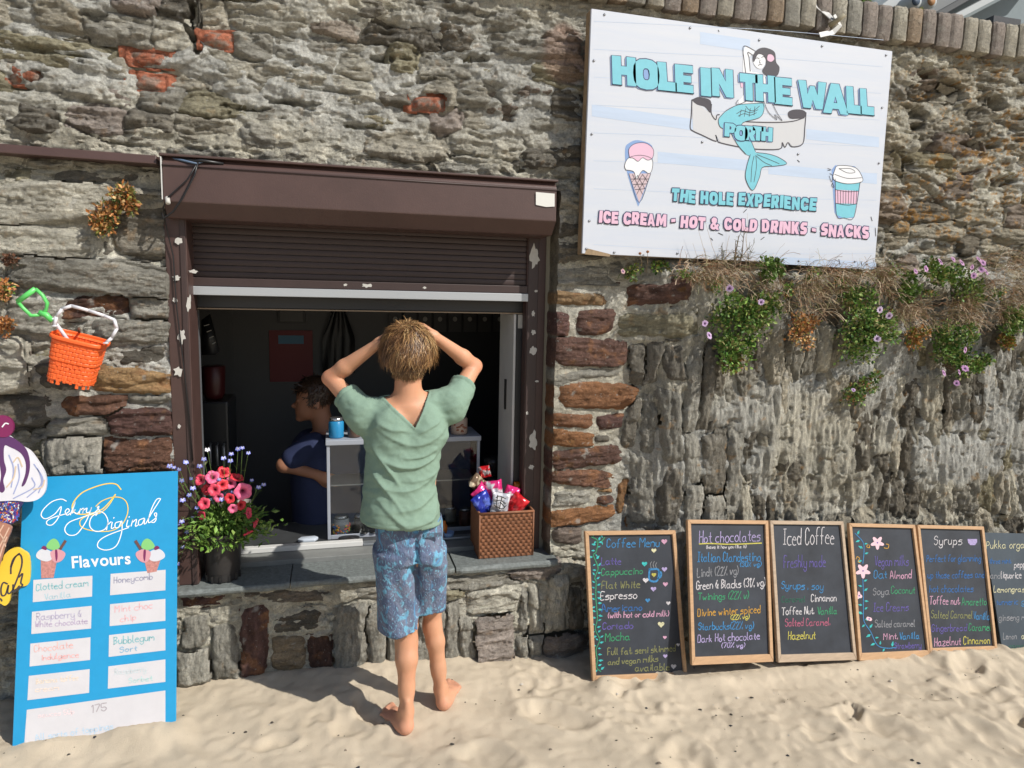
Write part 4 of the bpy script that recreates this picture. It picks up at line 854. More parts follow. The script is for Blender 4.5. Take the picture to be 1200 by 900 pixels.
def fatline(pl, text, x0, y0, x1, y1, cap, face, edge, ew, parent, e, jit=.05, shade=None):
    r = random.Random(len(text)); adv = sum((.42 if c == ' ' else FW.get(c, .95)) for c in text)+.10*(len(text)-1); d = np.array([x1-x0, y1-y0], float); up = np.array([d[1], -d[0]])/np.linalg.norm(d)*cap; up = up if up[1] < 0 else -up; t = 0
    for c in text:
        w = .42 if c == ' ' else FW.get(c, .95)
        if c != ' ':
            q_ = r.uniform(-.06, .06); fat(pl, c, np.array([x0, y0])+d*(t/adv)+up*r.uniform(-jit, jit), d*(w/adv)+up*q_, up+d/np.linalg.norm(d)*cap*r.uniform(-.05, .05), face, edge, ew, parent, e, shade=shade)
        t += w+.10
_FC = {}
def fontmesh(ch, off=0., shear=0.):
    k = (ch, off, shear)
    if k not in _FC:
        cu = bpy.data.curves.new('tmp_text', 'FONT'); cu.body = ch; cu.size = 1; cu.offset = off; cu.shear = shear; cu.resolution_u = 4
        o = bpy.data.objects.new('tmp_text', cu); COL.objects.link(o); dg = bpy.context.evaluated_depsgraph_get(); dg.update()
        me = o.evaluated_get(dg).to_mesh(); V = np.array([tuple(v.co)[:2] for v in me.vertices]); F = [tuple(p.vertices) for p in me.polygons]
        o.evaluated_get(dg).to_mesh_clear(); bpy.data.objects.remove(o); bpy.data.curves.remove(cu); _FC[k] = (V, F)
    return _FC[k]
def letter_fit(pl, ch, box, off, m, parent, e, name, rot=0, grow=0):
    """one bold letter fitted in a photo quad: box = x0,x1,ytop,ybottom at its left, slope follows the board"""
    V, F = fontmesh(ch, off); V0, _ = fontmesh(ch, .0 if off < .0 else off); lo, hi = V.min(0), V.max(0)
    x0, x1, yt, yb = box; c = np.array([(x0+x1)/2, (yt+yb)/2]); W_, H_ = (x1-x0), (yb-yt); out = []
    for p in V:
        u = ((p-lo)/(hi-lo)-.5); x = u[0]*(W_+2*grow); y = -u[1]*(H_+2*grow)
        X = x*math.cos(rot)-y*math.sin(rot); Y = x*math.sin(rot)+y*math.cos(rot); out.append(pl.at(c[0]+X, c[1]+Y, e))
    return part(name, out, F, m, parent, smooth=False)
def bold_line(pl, text, x0, y0, x1, y1, cap, off, m, parent, e, name='lettering', dx=0, dy=0, jit=0, sp=0.0):
    V, F = [], []; adv = 0; its = []
    r = random.Random(4)
    for ch in text:
        if ch == ' ': adv += .30; continue
        v, f = fontmesh(ch, off); base, _ = fontmesh(ch, 0.); its.append((v, f, adv-base[:, 0].min(), r.uniform(-jit, jit))); adv += base[:, 0].max()-base[:, 0].min()+.11+sp
    adv -= .11; d = np.array([x1-x0, y1-y0], float); L = np.linalg.norm(d); up = np.array([d[1], -d[0]])/L; up = up if up[1] < 0 else -up
    ch_ = fontmesh('H', 0.)[0][:, 1].max(); b = 0
    for v, f, a, ry in its:
        for p in v: q = np.array([x0+dx, y0+dy])+d*((p[0]+a)/adv)+up*((p[1]/ch_)+ry)*cap; V.append(pl.at(q[0], q[1], e))
        F += [tuple(i+b for i in g) for g in f]; b += len(v)
    return part(name, V, F, m, parent, smooth=False)

# ================================================================ BIG SIGN
YS0 = -.10
M_SB = mat('sign_board', srgb(204, 208, 216), .5, col2=srgb(194, 202, 216), nscale=3, stretch=(.5, 1, 7), detail=8)
M_WOOD = mat('batten_wood', srgb(150, 128, 100), .7, noise=.25, nscale=20, stretch=(6, 1, 1))
def lrgb(*c): return srgb(*c)
M_CY = mat('print_cyan', lrgb(118, 192, 208), .45, noise=.05, nscale=30); M_NV = mat('print_navy', lrgb(52, 58, 96), .45); M_PKP = mat('print_pink', lrgb(220, 182, 204), .45); M_INK = mat('print_ink', lrgb(62, 58, 66), .45)
M_SHD = mat('print_blueshade', lrgb(128, 158, 206), .5); M_PW = mat('print_white', lrgb(226, 228, 232), .5); M_PG = mat('print_grey_pale', lrgb(196, 198, 202), .5); M_PGB = mat('print_blue_band', lrgb(184, 200, 222), .5, noise=.06, nscale=6, stretch=(.4, 1, 5))
A, B_, C_, D_ = wp(693, 10, YS0), wp(1046, 60, YS0), wp(1025, 313, YS0), wp(682, 297, YS0)
sx0 = (A[0]+D_[0])/2; sx1 = (B_[0]+C_[0])/2; sz1 = (A[2]+B_[2])/2; sz0 = (C_[2]+D_[2])/2
sg = thing('shop_sign', 'large white sign board with blue block letters and a mermaid, high on the wall', 'sign', ((sx0+sx1)/2, YS0, sz0))
bd = part('board', [A, B_, C_, D_]+[p+np.array([0, .012, 0]) for p in (A, B_, C_, D_)], [(0, 3, 2, 1), (4, 5, 6, 7), (0, 1, 5, 4), (1, 2, 6, 5), (2, 3, 7, 6), (3, 0, 4, 7)], M_SB, sg, smooth=False); bevel(bd, .0015, 1)
def bar(a, b, w, y0, y1, up):
    up = np.array(up, float)*w; P = [np.array(a), np.array(b), np.array(b)+up, np.array(a)+up]
    V = [np.array([p[0], y0, p[2]]) for p in P]+[np.array([p[0], y1, p[2]]) for p in P]
    return V, [(0, 1, 2, 3), (7, 6, 5, 4), (0, 4, 5, 1), (1, 5, 6, 2), (2, 6, 7, 3), (3, 7, 4, 0)]
ins = .004
for (a, b, up) in ((D_, A, (1, 0, 0)), (C_, B_, (-1, 0, 0)), (A+np.array([.036, 0, 0]), B_+np.array([-.036, 0, 0]), (0, 0, -1)), (D_+np.array([.036, 0, 0]), C_+np.array([-.036, 0, 0]), (0, 0, 1))):
    V, F = bar(a, b, .034, YS0+.0125, YS0+.055, up); part('batten', V, F, M_WOOD, sg, smooth=False)
for z in (sz0+.25, sz1-.25): MB().box((sx0+.1, YS0+.0555, z-.02), (sx1-.1, .02, z+.02)).build('wall_batten', M_WOOD, sg)
PS = Plane((sx0, YS0, sz0), (0, -1, 0))
Q = lambda X, Y: (680+X/2.813, Y/2.813)
for (x0, y0, x1, y1, h) in [(38, 345, 372, 392, 38), (745, 425, 985, 452, 34), (255, 500, 560, 528, 36), (620, 540, 978, 573, 34), (640, 845, 975, 865, 24), (395, 105, 560, 130, 40)]:
    PS.poly([Q(x0, y0), Q(x1, y1), Q(x1, y1+h), Q(x0, y0+h)], M_PGB, bd, .0003, 'pale_band', False)
# printed plank lines
V, F = [], []
for k in range(9):
    y = 70+k*92; v, f = PS.stroke([Q(45, y), Q(300, y+12+3*math.sin(k)), Q(640, y+30), Q(1000-k*4, y+62-k*4)], .0016, None, None, .00035); F += [tuple(i+len(V) for i in g) for g in f]; V += v
part('plank_lines', V, F, M_PGB, bd, smooth=False)
# ribbon banner and mermaid logo, cup and cone
q = Q
PS.poly([q(368, 330), q(372, 432), q(448, 466), q(450, 450), q(462, 470), q(560, 490), q(655, 492), q(668, 470), q(676, 488), q(688, 470), q(700, 484), q(733, 474), q(742, 372), q(700, 395), q(600, 400), q(480, 395), q(440, 380), q(410, 360)], M_PG, bd, .0006, 'banner', False)
def strokes(lst, w, m, name, e=.0012, X=q, pl=None, par=None):
    V, F = [], []
    for P in lst:
        v, f = (pl or PS).stroke([X(*p) for p in P], w, None, None, e); F += [tuple(i+len(V) for i in g) for g in f]; V += v
    return part(name, V, F, m, par or bd, smooth=False)
PS.poly([q(370, 330), q(395, 322), q(425, 328), q(432, 345), q(428, 372), q(410, 352), q(385, 345)], M_INK, bd, .0009, 'banner_roll'); PS.poly([q(684, 372), q(700, 362), q(730, 362), q(744, 372), q(738, 388), q(715, 392), q(690, 390)], M_INK, bd, .0009, 'banner_roll')
strokes([[(368, 330), (366, 380), (362, 420), (372, 432), (400, 445), (448, 466), (446, 445), (452, 462), (466, 472), (560, 490), (655, 492), (665, 470), (674, 486), (684, 470), (698, 484), (733, 474), (740, 420), (744, 372)], [(432, 345), (432, 375), (446, 395), (450, 380), (458, 378)], [(480, 395), (560, 402), (640, 404), (700, 400), (738, 388)], [(368, 330), (395, 322), (432, 345)]], .0045, M_INK, 'banner_outline', .0011)
# figure
PS.poly([q(470, 375), q(455, 395), q(462, 420), q(490, 430), q(505, 455), q(520, 480), q(545, 508), q(572, 515), q(577, 500), q(560, 460), q(540, 430), q(535, 405), q(590, 388), q(605, 362), q(602, 340), q(560, 342), q(520, 346)], M_CY, bd, .0014, 'tail')
PS.poly([q(560, 510), q(548, 550), q(545, 590), q(568, 628), q(590, 585), q(600, 552), q(640, 548), q(680, 540), q(655, 520), q(620, 508), q(580, 503)], M_CY, bd, .0013, 'tail_fin')
strokes([[(470, 375), (455, 395), (462, 420), (490, 430), (505, 455), (520, 480), (545, 508)], [(577, 500), (560, 460), (540, 430), (535, 405), (590, 388), (605, 362), (602, 340)], [(602, 340), (560, 342), (520, 346), (485, 362), (470, 375)],
  [(560, 510), (548, 550), (545, 590), (568, 628), (590, 585), (600, 552), (640, 548), (680, 540), (655, 520), (620, 508), (580, 503)], [(572, 515), (565, 550), (562, 600)], [(578, 512), (580, 550), (572, 600)], [(582, 510), (620, 525), (655, 540)], [(580, 515), (605, 535), (630, 546)],
  [(545, 350), (555, 362), (570, 365), (590, 350)], [(515, 375), (535, 365), (560, 372), (585, 362)], [(520, 383), (540, 375), (560, 380), (580, 372)], [(530, 362), (525, 385)], [(545, 358), (540, 384)], [(560, 358), (556, 384)], [(575, 352), (572, 380)]], .0024, M_INK, 'tail_lines', .0017)
PS.poly([q(540, 160), q(536, 235), q(545, 300), q(520, 338), q(560, 345), q(600, 340), q(610, 300), q(612, 262), q(585, 240), q(565, 235), q(556, 190), q(575, 175), q(560, 158)], M_PW, bd, .0007, 'figure_skin'); PS.poly([q(572, 178), q(568, 200), q(580, 222), q(598, 226), q(610, 205), q(608, 180), q(590, 168)], M_PW, bd, .0013, 'face')
PS.poly([q(575, 172), q(590, 160), q(612, 158), q(640, 172), q(645, 205), q(656, 222), q(652, 245), q(640, 252), q(612, 248), q(600, 232), q(612, 210), q(604, 185), q(585, 180), q(572, 205), q(568, 190)], M_INK, bd, .0016, 'hair')
PS.poly([q(618, 182), q(628, 180), q(636, 186), q(638, 196), q(628, 204), q(616, 198)], M_PKP, bd, .0019, 'hair_flower'); PS.poly([q(528, 272), q(534, 268), q(536, 286), q(530, 288)], M_PKP, bd, .0012, 'bikini')
strokes([[(545, 240), (540, 200), (536, 160), (545, 152), (575, 168), (585, 178)], [(556, 190), (552, 172), (572, 185)], [(556, 190), (560, 235)], [(520, 330), (513, 340), (520, 345), (545, 335)], [(605, 335), (620, 370), (648, 395), (640, 378), (665, 398), (650, 375), (635, 345), (625, 320)], [(576, 194), (583, 191), (589, 194)], [(597, 190), (603, 187), (607, 189)], [(592, 198), (590, 207), (594, 208)], [(586, 216), (592, 213), (599, 214)]], .0024, M_INK, 'figure_lines', .0018)
# ice cream cone
PS.poly([q(150, 545), q(148, 490), q(160, 472), q(190, 462), q(236, 480), q(238, 530), q(235, 560), q(196, 670), q(186, 668), q(160, 590)], M_SHD, bd, .0005, 'drop_shade')
PS.poly([q(160, 572), q(232, 572), q(194, 668)], mat('print_waffle', lrgb(200, 180, 186), .5), bd, .0007, 'cone', False); PS.poly([q(150, 560), q(146, 545), q(160, 520), q(200, 512), q(236, 525), q(236, 560), q(225, 572), q(205, 562), q(185, 590), q(176, 566)], M_PW, bd, .001, 'scoop'); PS.poly([q(162, 520), q(160, 492), q(180, 474), q(215, 472), q(240, 492), q(238, 520), q(222, 528), q(205, 520), q(190, 532), q(175, 522)], M_PKP, bd, .0013, 'scoop')
strokes([[(160, 572), (194, 668), (232, 572)], [(168, 590), (226, 590)], [(174, 608), (220, 606)], [(180, 625), (212, 622)], [(172, 575), (205, 640)], [(188, 578), (213, 622)], [(205, 575), (222, 600)], [(222, 575), (186, 640)], [(205, 575), (178, 620)], [(190, 578), (170, 600)],
 [(150, 560), (146, 545), (160, 520), (200, 512), (236, 525), (236, 560), (225, 572), (205, 562), (185, 590), (176, 566), (150, 560)], [(162, 520), (160, 492), (180, 474), (215, 472), (240, 492), (238, 520), (222, 528), (205, 520), (190, 532), (175, 522), (162, 520)]], .0018, M_INK, 'cone_lines', .0017)
# cup
PS.poly([q(828, 560), q(840, 545), q(905, 548), q(925, 580), q(918, 640), q(900, 718), q(850, 720), q(838, 700)], M_SHD, bd, .0005, 'drop_shade', False); PS.poly([q(840, 590), q(922, 600), q(902, 715), q(870, 720), q(844, 708)], M_CY, bd, .0007, 'cup', False)
PS.poly([q(840, 625), q(916, 630), q(910, 672), q(842, 670)], M_PKP, bd, .001, 'cup_sleeve', False); PS.poly([q(832, 582), q(838, 562), q(850, 546), q(905, 552), q(928, 582), q(926, 600), q(880, 606), q(840, 596)], M_PW, bd, .0012, 'lid')
strokes([[(840, 590), (844, 708), (870, 718), (902, 715), (922, 600)], [(832, 582), (838, 562), (850, 546), (905, 552), (928, 582), (926, 600), (880, 606), (840, 596), (832, 582)], [(838, 575), (880, 588), (926, 586)], [(852, 556), (880, 570), (905, 568), (890, 556), (852, 556)], [(840, 625), (880, 632), (916, 630)], [(842, 670), (880, 676), (910, 672)]]+[[(848+k*9, 628), (849+k*8.5, 672)] for k in range(8)]+[[(815, 555), (826, 560), (815, 562)], [(822, 572), (832, 580), (828, 600), (820, 580)], [(832, 605), (836, 618), (828, 612), (832, 602)]], .0022, M_INK, 'cup_lines', .0017)
# words
q8 = lambda X, Y: (700+X/3.529, 40+Y/3.529)
big = [('H', 62, 160, 90, 212, .06), ('O', 148, 258, 100, 230, .05), ('L', 250, 328, 115, 235, .03), ('E', 322, 396, 125, 242, .05), ('I', 428, 470, 137, 257, .04), ('N', 474, 562, 141, 260, .08), ('T', 590, 664, 162, 275, .02), ('H', 654, 737, 167, 280, .05), ('E', 732, 805, 178, 292, .06), ('W', 832, 948, 192, 308, .10), ('A', 932, 1037, 202, 330, .08), ('L', 1030, 1092, 215, 330, .04), ('L', 1087, 1143, 224, 334, .03)]
def place(lst, conv, tilt):
    for ch, x0, x1, y0, y1, ro in lst:
        a = np.array(conv(x0, y1)); b = np.array(conv(x1, y1)); t_ = np.array(conv(x0, y0)); w = b[0]-a[0]; h = a[1]-t_[1]; sl = .105
        fat(PS, ch, a+np.array([0, -w*sl*.5]), (w, w*sl), (h*.03*tilt, -h*.97), M_CY, M_NV, .0075, bd, .0026, shade=(M_SHD, (-1.6, 1.0)))
place(big, q8, -1); place([('P', 524, 572, 368, 425, .05), ('O', 564, 620, 377, 441, .05), ('R', 608, 652, 380, 440, .08), ('T', 640, 684, 381, 441, .0), ('H', 676, 722, 384, 443, .05)], q8, 1)
def outlined(text, x0, y0, x1, y1, cap, face, ed): a = q(x0, y0); b = q(x1, y1); fatline(PS, text, *a, *b, cap/2.813, face, ed, .0085, bd, .0026)
outlined('THE HOLE EXPERIENCE', 299, 664, 775, 695, 42, M_CY, M_NV); outlined('ICE CREAM - HOT & COLD DRINKS - SNACKS', 60, 734, 950, 786, 40, M_PKP, M_NV)
# screws, dirt marks and the torn corner
M_SCR = mat('screw', srgb(150, 152, 158), .35, .8)
for X, Y in [(80, 48), (362, 92), (590, 132), (797, 152), (1008, 182), (45, 200), (995, 355), (38, 442), (984, 538), (30, 728), (20, 820), (112, 832), (320, 835), (520, 845), (720, 860), (945, 870), (402, 468), (718, 508), (905, 862)]:
    c = PS.at(*q(X, Y)); MB().lathe([(.0045, 0), (.0035, .0025)], (0, 0, 0), 10, capt=True); V = [(c[0]+.0048*math.cos(k*math.pi/5), c[1]-z, c[2]+.0048*math.sin(k*math.pi/5)) for z in (.0002, .0025) for k in range(10)]
    part('screw', V, [tuple(range(10, 20))]+[(k, (k+1) % 10, (k+1) % 10+10, k+10) for k in range(10)], M_SCR, sg)
strokes([[(538, 700), (548, 690)], [(430, 785), (436, 792)], [(455, 768), (470, 775)], [(595, 790), (606, 782)], [(958, 715), (962, 728)], [(852, 855), (856, 872)], [(925, 862), (928, 874)], [(716, 528), (722, 534)], [(455, 100), (457, 104)], [(972, 752), (974, 778)]], .003, mat('scratch_black', srgb(40, 40, 44), .7), 'scratches')['kind'] = 'stuff'
PS.poly([q(20, 818), q(100, 838), q(96, 846), q(15, 838)], M_WOOD, bd, .0004, 'torn_corner', False)

# ================================================================ CHALKBOARDS
M_FR = mat('pine_frame', srgb(188, 152, 116), .55, noise=.14, nscale=14, stretch=(1, 1, 6)); M_FR2 = mat('worn_pine_frame', srgb(176, 156, 134), .6, noise=.16, nscale=14, stretch=(1, 1, 6)); M_CB = mat('chalkboard', srgb(34, 38, 46), .55, col2=srgb(60, 66, 76), nscale=4, detail=10)
CH = {}
def chalk(n, c): CH[n] = mat('chalk_'+n, srgb(*[v*.82+40*.18 for v in c]), .85, noise=.4, nscale=160); return CH[n]
for n, c in dict(white=(226, 222, 226), blue=(60, 140, 200), dblue=(50, 110, 180), teal=(60, 200, 200), green=(60, 160, 110), dgreen=(40, 100, 80), purple=(104, 92, 170), yellow=(210, 200, 90), olive=(140, 142, 92), pink=(224, 170, 200), orange=(214, 160, 60), lilac=(186, 170, 220), grey=(150, 152, 158), red=(190, 100, 130), cream=(224, 220, 178)).items(): chalk(n, c)
def leanboard(name, label, cat, c, yt, yb, frame=None, fw=5.0, panel=None, th=.012, group=None):
    TL, TR, BR, BL = c; a, b_, c_, d = wp(*TL, yt), wp(*TR, yt), wp(*BR, yb), wp(*BL, yb)
    n = np.cross(b_-d, a-c_); n /= np.linalg.norm(n); n = n if n[1] < 0 else -n; o = (a+b_+c_+d)/4; pl = Plane(o, n)
    t = thing(name, label, cat, tuple((c_+d)/2), group); K = [pl.at(*p) for p in c]; down = K[3]-K[0]; down /= np.linalg.norm(down)
    ext = .015; K[2] = K[2]+down*ext; K[3] = K[3]+down*ext            # the feet stand a little way into the sand
    if frame is None:
        V = K+[k-n*th for k in K]; p_ = part('panel', V, [(0, 1, 2, 3)[::-1], (4, 5, 6, 7), (0, 1, 5, 4), (1, 2, 6, 5), (2, 3, 7, 6), (3, 0, 4, 7)], panel or M_CB, t, smooth=False); bevel(p_, .0012, 1); return t, pl, p_
    ctr = sum(K)/4; w = fw/300.
    def inset(i):
        e1 = K[(i+1) % 4]-K[i]; e2 = K[(i-1) % 4]-K[i]; return K[i]+w*e1/np.linalg.norm(e1)+w*e2/np.linalg.norm(e2)+(-down*(ext) if i > 1 else 0)
    I = [inset(i) for i in range(4)]
    # bottom rail sits above the buried feet
    KB = [K[0], K[1], K[2], K[3]]
    p_ = part('panel', [I[0]-n*.004, I[1]-n*.004, I[2]-n*.004, I[3]-n*.004]+[k-n*.009 for k in I], [(3, 2, 1, 0), (4, 5, 6, 7), (0, 1, 5, 4), (1, 2, 6, 5), (2, 3, 7, 6), (3, 0, 4, 7)], M_CB, t, smooth=False)
    for i in range(4):
        j = (i+1) % 4; f = .006; g = .012; P = [K[i], K[j], I[j], I[i]]
        V = [p+n*f for p in P]+[p-n*g for p in P]; b = part('frame_bar', V, [(3, 2, 1, 0), (4, 5, 6, 7), (0, 1, 5, 4), (1, 2, 6, 5), (2, 3, 7, 6), (3, 0, 4, 7)], frame, t, smooth=False); bevel(b, .0015, 1)
    pl2 = Plane(o-n*.004, n); return t, pl2, p_
G = 'chalk menu boards leaning on the wall'
BB = [((685, 622.6), (791, 621.5), (805, 792), (694, 797)), ((805, 609), (899.5, 610), (905.5, 771), (810, 775)), ((901.5, 610), (987.5, 611), (1003, 769), (911, 772)), ((994, 613), (1071.5, 615), (1090, 766), (1006, 770)), ((1074, 615), (1152, 617), (1168, 761), (1089, 764))]
ttl = ['Coffee Menu chalkboard with a leafy border and hearts, leftmost of the row of menu boards', 'Hot chocolates chalkboard in a pine frame with a yellow underlined heading', 'Iced Coffee chalkboard with a greyish worn frame', 'Vegan milks chalkboard decorated with pink flowers on a vine', 'Syrups chalkboard with a small purple cup beside its heading']
bo = []
for i in range(5):
    bo.append(leanboard('chalkboard', ttl[i], 'menu board', BB[i], -.155 if i == 0 else -.175, -.27 if i == 0 else -.33, M_FR if i != 2 else M_FR2, group=G))
bo.append(leanboard('chalkboard', 'Frameless tea menu board at the right edge of the row, lower than its neighbour', 'menu board', ((1153, 624), (1232, 626), (1252, 752), (1174, 758)), -.165, -.315, None, group=G, th=.008, panel=mat('tea_board', srgb(52, 62, 72), .6, col2=srgb(64, 76, 86), nscale=5)))
def lines(bi, conv, L):
    t, pl, pa = bo[bi]
    for k, (tx, x0, y0, x1, y1, cap, c) in enumerate(L):
        a = conv(x0, y0); b = conv(x1, y1); pl.hand(tx, *a, *b, cap/conv(1, 1, True), CH[c], pa, seed=k)
def cv(ox, oy, s):
    return lambda X, Y, sc=False: s if sc else (ox+X/s, oy+Y/s)
c1 = cv(670, 600, 4.284); c3 = cv(890, 600, 5.); c5 = cv(1060, 600, 5.)
lines(0, c1, [('Coffee Menu', 175, 178, 438, 172, 42, 'blue'), ('Latte', 148, 266, 245, 262, 34, 'purple'), ('Cappuccino', 148, 318, 355, 310, 34, 'green'), ('Flat White', 150, 385, 340, 380, 36, 'olive'), ('Espresso', 145, 440, 325, 432, 38, 'white'), ('Americano', 150, 502, 352, 494, 36, 'dblue'), ('(with hot or cold milk)', 182, 532, 486, 522, 28, 'pink'), ('Cortado', 155, 590, 305, 584, 32, 'purple'), ('Mocha', 168, 648, 290, 640, 38, 'green'), ('Full fat. semi skimmed', 180, 718, 520, 698, 34, 'olive'), ('and vegan milks', 182, 768, 432, 750, 30, 'olive'), ('available', 318, 800, 488, 792, 34, 'olive')])
lines(1, c1, [('Hot chocolates', 640, 155, 945, 145, 56, 'lilac'), ('(have it how you like it)', 675, 184, 875, 180, 16, 'white'), ('Italian Clandestino', 632, 250, 945, 246, 46, 'blue'), ('(30% vg)', 845, 275, 950, 272, 22, 'blue'), ('Lindt (22% vg)', 630, 325, 835, 312, 42, 'grey'), ('Green & Blacks (31% vg)', 626, 388, 970, 372, 40, 'white'), ('Twinings (22% v)', 634, 442, 886, 434, 36, 'green'), ('Divine winter spiced', 632, 524, 945, 505, 38, 'orange'), ('(22% vg)', 798, 540, 890, 535, 22, 'yellow'), ('Starbucks(22% vg)', 636, 592, 912, 585, 36, 'blue'), ('Dark Hot chocolate', 632, 655, 942, 638, 36, 'lilac'), ('(70% vg)', 752, 682, 868, 678, 24, 'lilac')])
bo[1][1].stroke([c1(640, 160), c1(700, 158), c1(800, 162), c1(952, 156)], .005, CH['yellow'], bo[1][2], name='underline')
lines(2, c3, [('Iced Coffee', 140, 192, 435, 184, 92, 'white'), ('Freshly made', 142, 325, 385, 320, 66, 'purple'), ('Syrups . soy', 128, 450, 370, 455, 46, 'blue'), ('Caramel', 130, 530, 265, 526, 36, 'dgreen'), ('Cinnamon', 302, 525, 448, 520, 42, 'white'), ('Toffee Nut.', 130, 602, 318, 596, 42, 'white'), ('Vanilla', 340, 600, 452, 596, 40, 'green'), ('Salted Caramel.', 150, 670, 412, 662, 42, 'red'), ('Hazelnut', 168, 746, 325, 742, 44, 'yellow')])
lines(3, c3, [('Vegan milks', 675, 315, 872, 312, 56, 'purple'), ('Oat', 670, 390, 745, 385, 48, 'blue'), ('Almond', 765, 390, 888, 388, 46, 'pink'), ('Soya', 665, 485, 758, 482, 42, 'grey'), ('Coconut', 770, 478, 908, 476, 40, 'green'), ('Ice Creams', 668, 582, 872, 578, 48, 'purple'), ('Salted caramel', 676, 675, 908, 670, 38, 'grey'), ('Mint.', 726, 748, 808, 744, 38, 'pink'), ('Vanilla', 820, 745, 935, 742, 38, 'blue'), ('Strawberry', 790, 800, 945, 796, 36, 'purple')])
lines(4, c5, [('Syrups', 172, 192, 335, 190, 54, 'white'), ('Perfect for glamming', 128, 292, 445, 288, 40, 'dblue'), ('up those coffees and', 135, 388, 465, 384, 40, 'dblue'), ('hot chocolates', 145, 470, 400, 466, 40, 'dblue'), ('Toffee nut.', 145, 540, 322, 540, 46, 'pink'), ('Amaretto', 335, 545, 478, 545, 44, 'green'), ('Salted Caramel', 155, 622, 395, 622, 42, 'olive'), ('Vanilla', 402, 628, 498, 630, 42, 'blue'), ('Gingerbread', 158, 700, 362, 696, 40, 'purple'), ('Caramel', 375, 695, 502, 695, 44, 'green'), ('Hazelnut', 175, 785, 328, 778, 48, 'pink'), ('Cinnamon', 345, 775, 498, 768, 44, 'yellow')])
lines(5, c5, [('Pukka organic', 478, 215, 760, 210, 44, 'cream'), ('three mint.', 498, 302, 622, 300, 30, 'dblue'), ('peppermint', 642, 325, 800, 322, 38, 'white'), ('and', 502, 390, 558, 388, 36, 'grey'), ('liquorice', 565, 388, 682, 386, 40, 'white'), ('Lemongrass and', 522, 470, 800, 466, 36, 'cream'), ('turmeric', 538, 545, 662, 540, 34, 'dblue'), ('gold', 685, 540, 770, 538, 34, 'blue'), ('ginseng matcha', 552, 636, 800, 630, 36, 'grey'), ('Lemon', 578, 745, 655, 742, 36, 'grey'), ('and ginger', 685, 742, 830, 738, 36, 'cream'), ('camomile', 610, 800, 760, 796, 30, 'dgreen')])
def heart(pl, X, Y, s, m, pa, conv=c1):
    P = []
    for k in range(20):
        t = 2*math.pi*k/20; P.append(conv(X+s*math.sin(t)**3, Y-s*(.81*math.cos(t)-.31*math.cos(2*t)-.12*math.cos(3*t)-.06*math.cos(4*t))))
    pl.poly(P, m, pa, .0008, 'heart', False)
for X, Y, s, c in [(464, 148, 15, 'pink'), (412, 193, 13, 'cream'), (365, 260, 14, 'teal'), (465, 287, 14, 'lilac'), (371, 342, 15, 'white'), (470, 362, 13, 'pink'), (410, 386, 14, 'lilac'), (381, 443, 12, 'blue'), (484, 457, 11, 'white'), (448, 564, 17, 'cream'), (467, 629, 10, 'pink'), (534, 666, 9, 'white'), (469, 723, 11, 'lilac'), (511, 775, 14, 'white')]: heart(bo[0][1], X, Y, s, CH[c], bo[0][2])
strokes([[(390, 290), (388, 335), (405, 348), (430, 342), (435, 290), (390, 288)], [(436, 300), (448, 305), (446, 325), (432, 332)]], .0085, CH['blue'], 'cup_drawing', .0009, c1, bo[0][1], bo[0][2]); strokes([[(398, 280), (394, 262), (400, 250)], [(412, 280), (408, 262), (414, 248)], [(424, 280), (420, 266), (426, 254)]], .003, CH['grey'], 'steam_drawing', .0009, c1, bo[0][1], bo[0][2]); heart(bo[0][1], 412, 315, 12, CH['yellow'], bo[0][2])
def vine(pl, pa, pts, conv, col, lc, step, ll, seed):
    pl.stroke([conv(*p) for p in pts], .004, col, pa, name='vine_drawing'); V, F = [], []; r = random.Random(seed)
    P = [np.array(p, float) for p in pts]; sd_ = 1; acc = 0
    for a, b in zip(P[:-1], P[1:]):
        L = np.linalg.norm(b-a); n = max(1, int(L/step))
        for k in range(n):
            p = a+(b-a)*(k+.5)/n; sd_ = -sd_; t = (b-a)/L; nrm = np.array([-t[1], t[0]])*sd_; q_ = nrm*.8+t*r.uniform(-.6, .3); q_ /= np.linalg.norm(q_); w_ = np.array([-q_[1], q_[0]]); base = p+q_*6; l = ll*r.uniform(.75, 1.2)
            K = [base, base+q_*l*.4+w_*l*.24, base+q_*l, base+q_*l*.4-w_*l*.24]; K = [pl.at(*conv(*k_), .0009) for k_ in K]; b0 = len(V); V += K
            nn = np.cross(K[1]-K[0], K[2]-K[0]); F.append((b0, b0+1, b0+2, b0+3) if np.dot(nn, pl.n) > 0 else (b0+3, b0+2, b0+1, b0))
    part('leaf_drawing', V, F, lc, pa, smooth=False)
vine(bo[0][1], bo[0][2], [(100, 125), (130, 145), (122, 200), (108, 215), (122, 250), (132, 285), (115, 330), (122, 350), (120, 420), (125, 480), (128, 540), (118, 590), (140, 640), (122, 690), (128, 740), (125, 780), (145, 800)], c1, CH['green'], CH['teal'], 13, 22, 1)
vine(bo[0][1], bo[0][2], [(122, 150), (145, 150), (165, 128)], c1, CH['green'], CH['teal'], 12, 20, 2)
vine(bo[3][1], bo[3][2], [(560, 125), (605, 175), (612, 230), (605, 300)], c3, CH['blue'], CH['teal'], 24, 28, 3); vine(bo[3][1], bo[3][2], [(605, 395), (608, 480), (608, 560), (612, 640), (650, 700), (690, 780), (750, 798), (800, 792)], c3, CH['blue'], CH['teal'], 26, 30, 4)
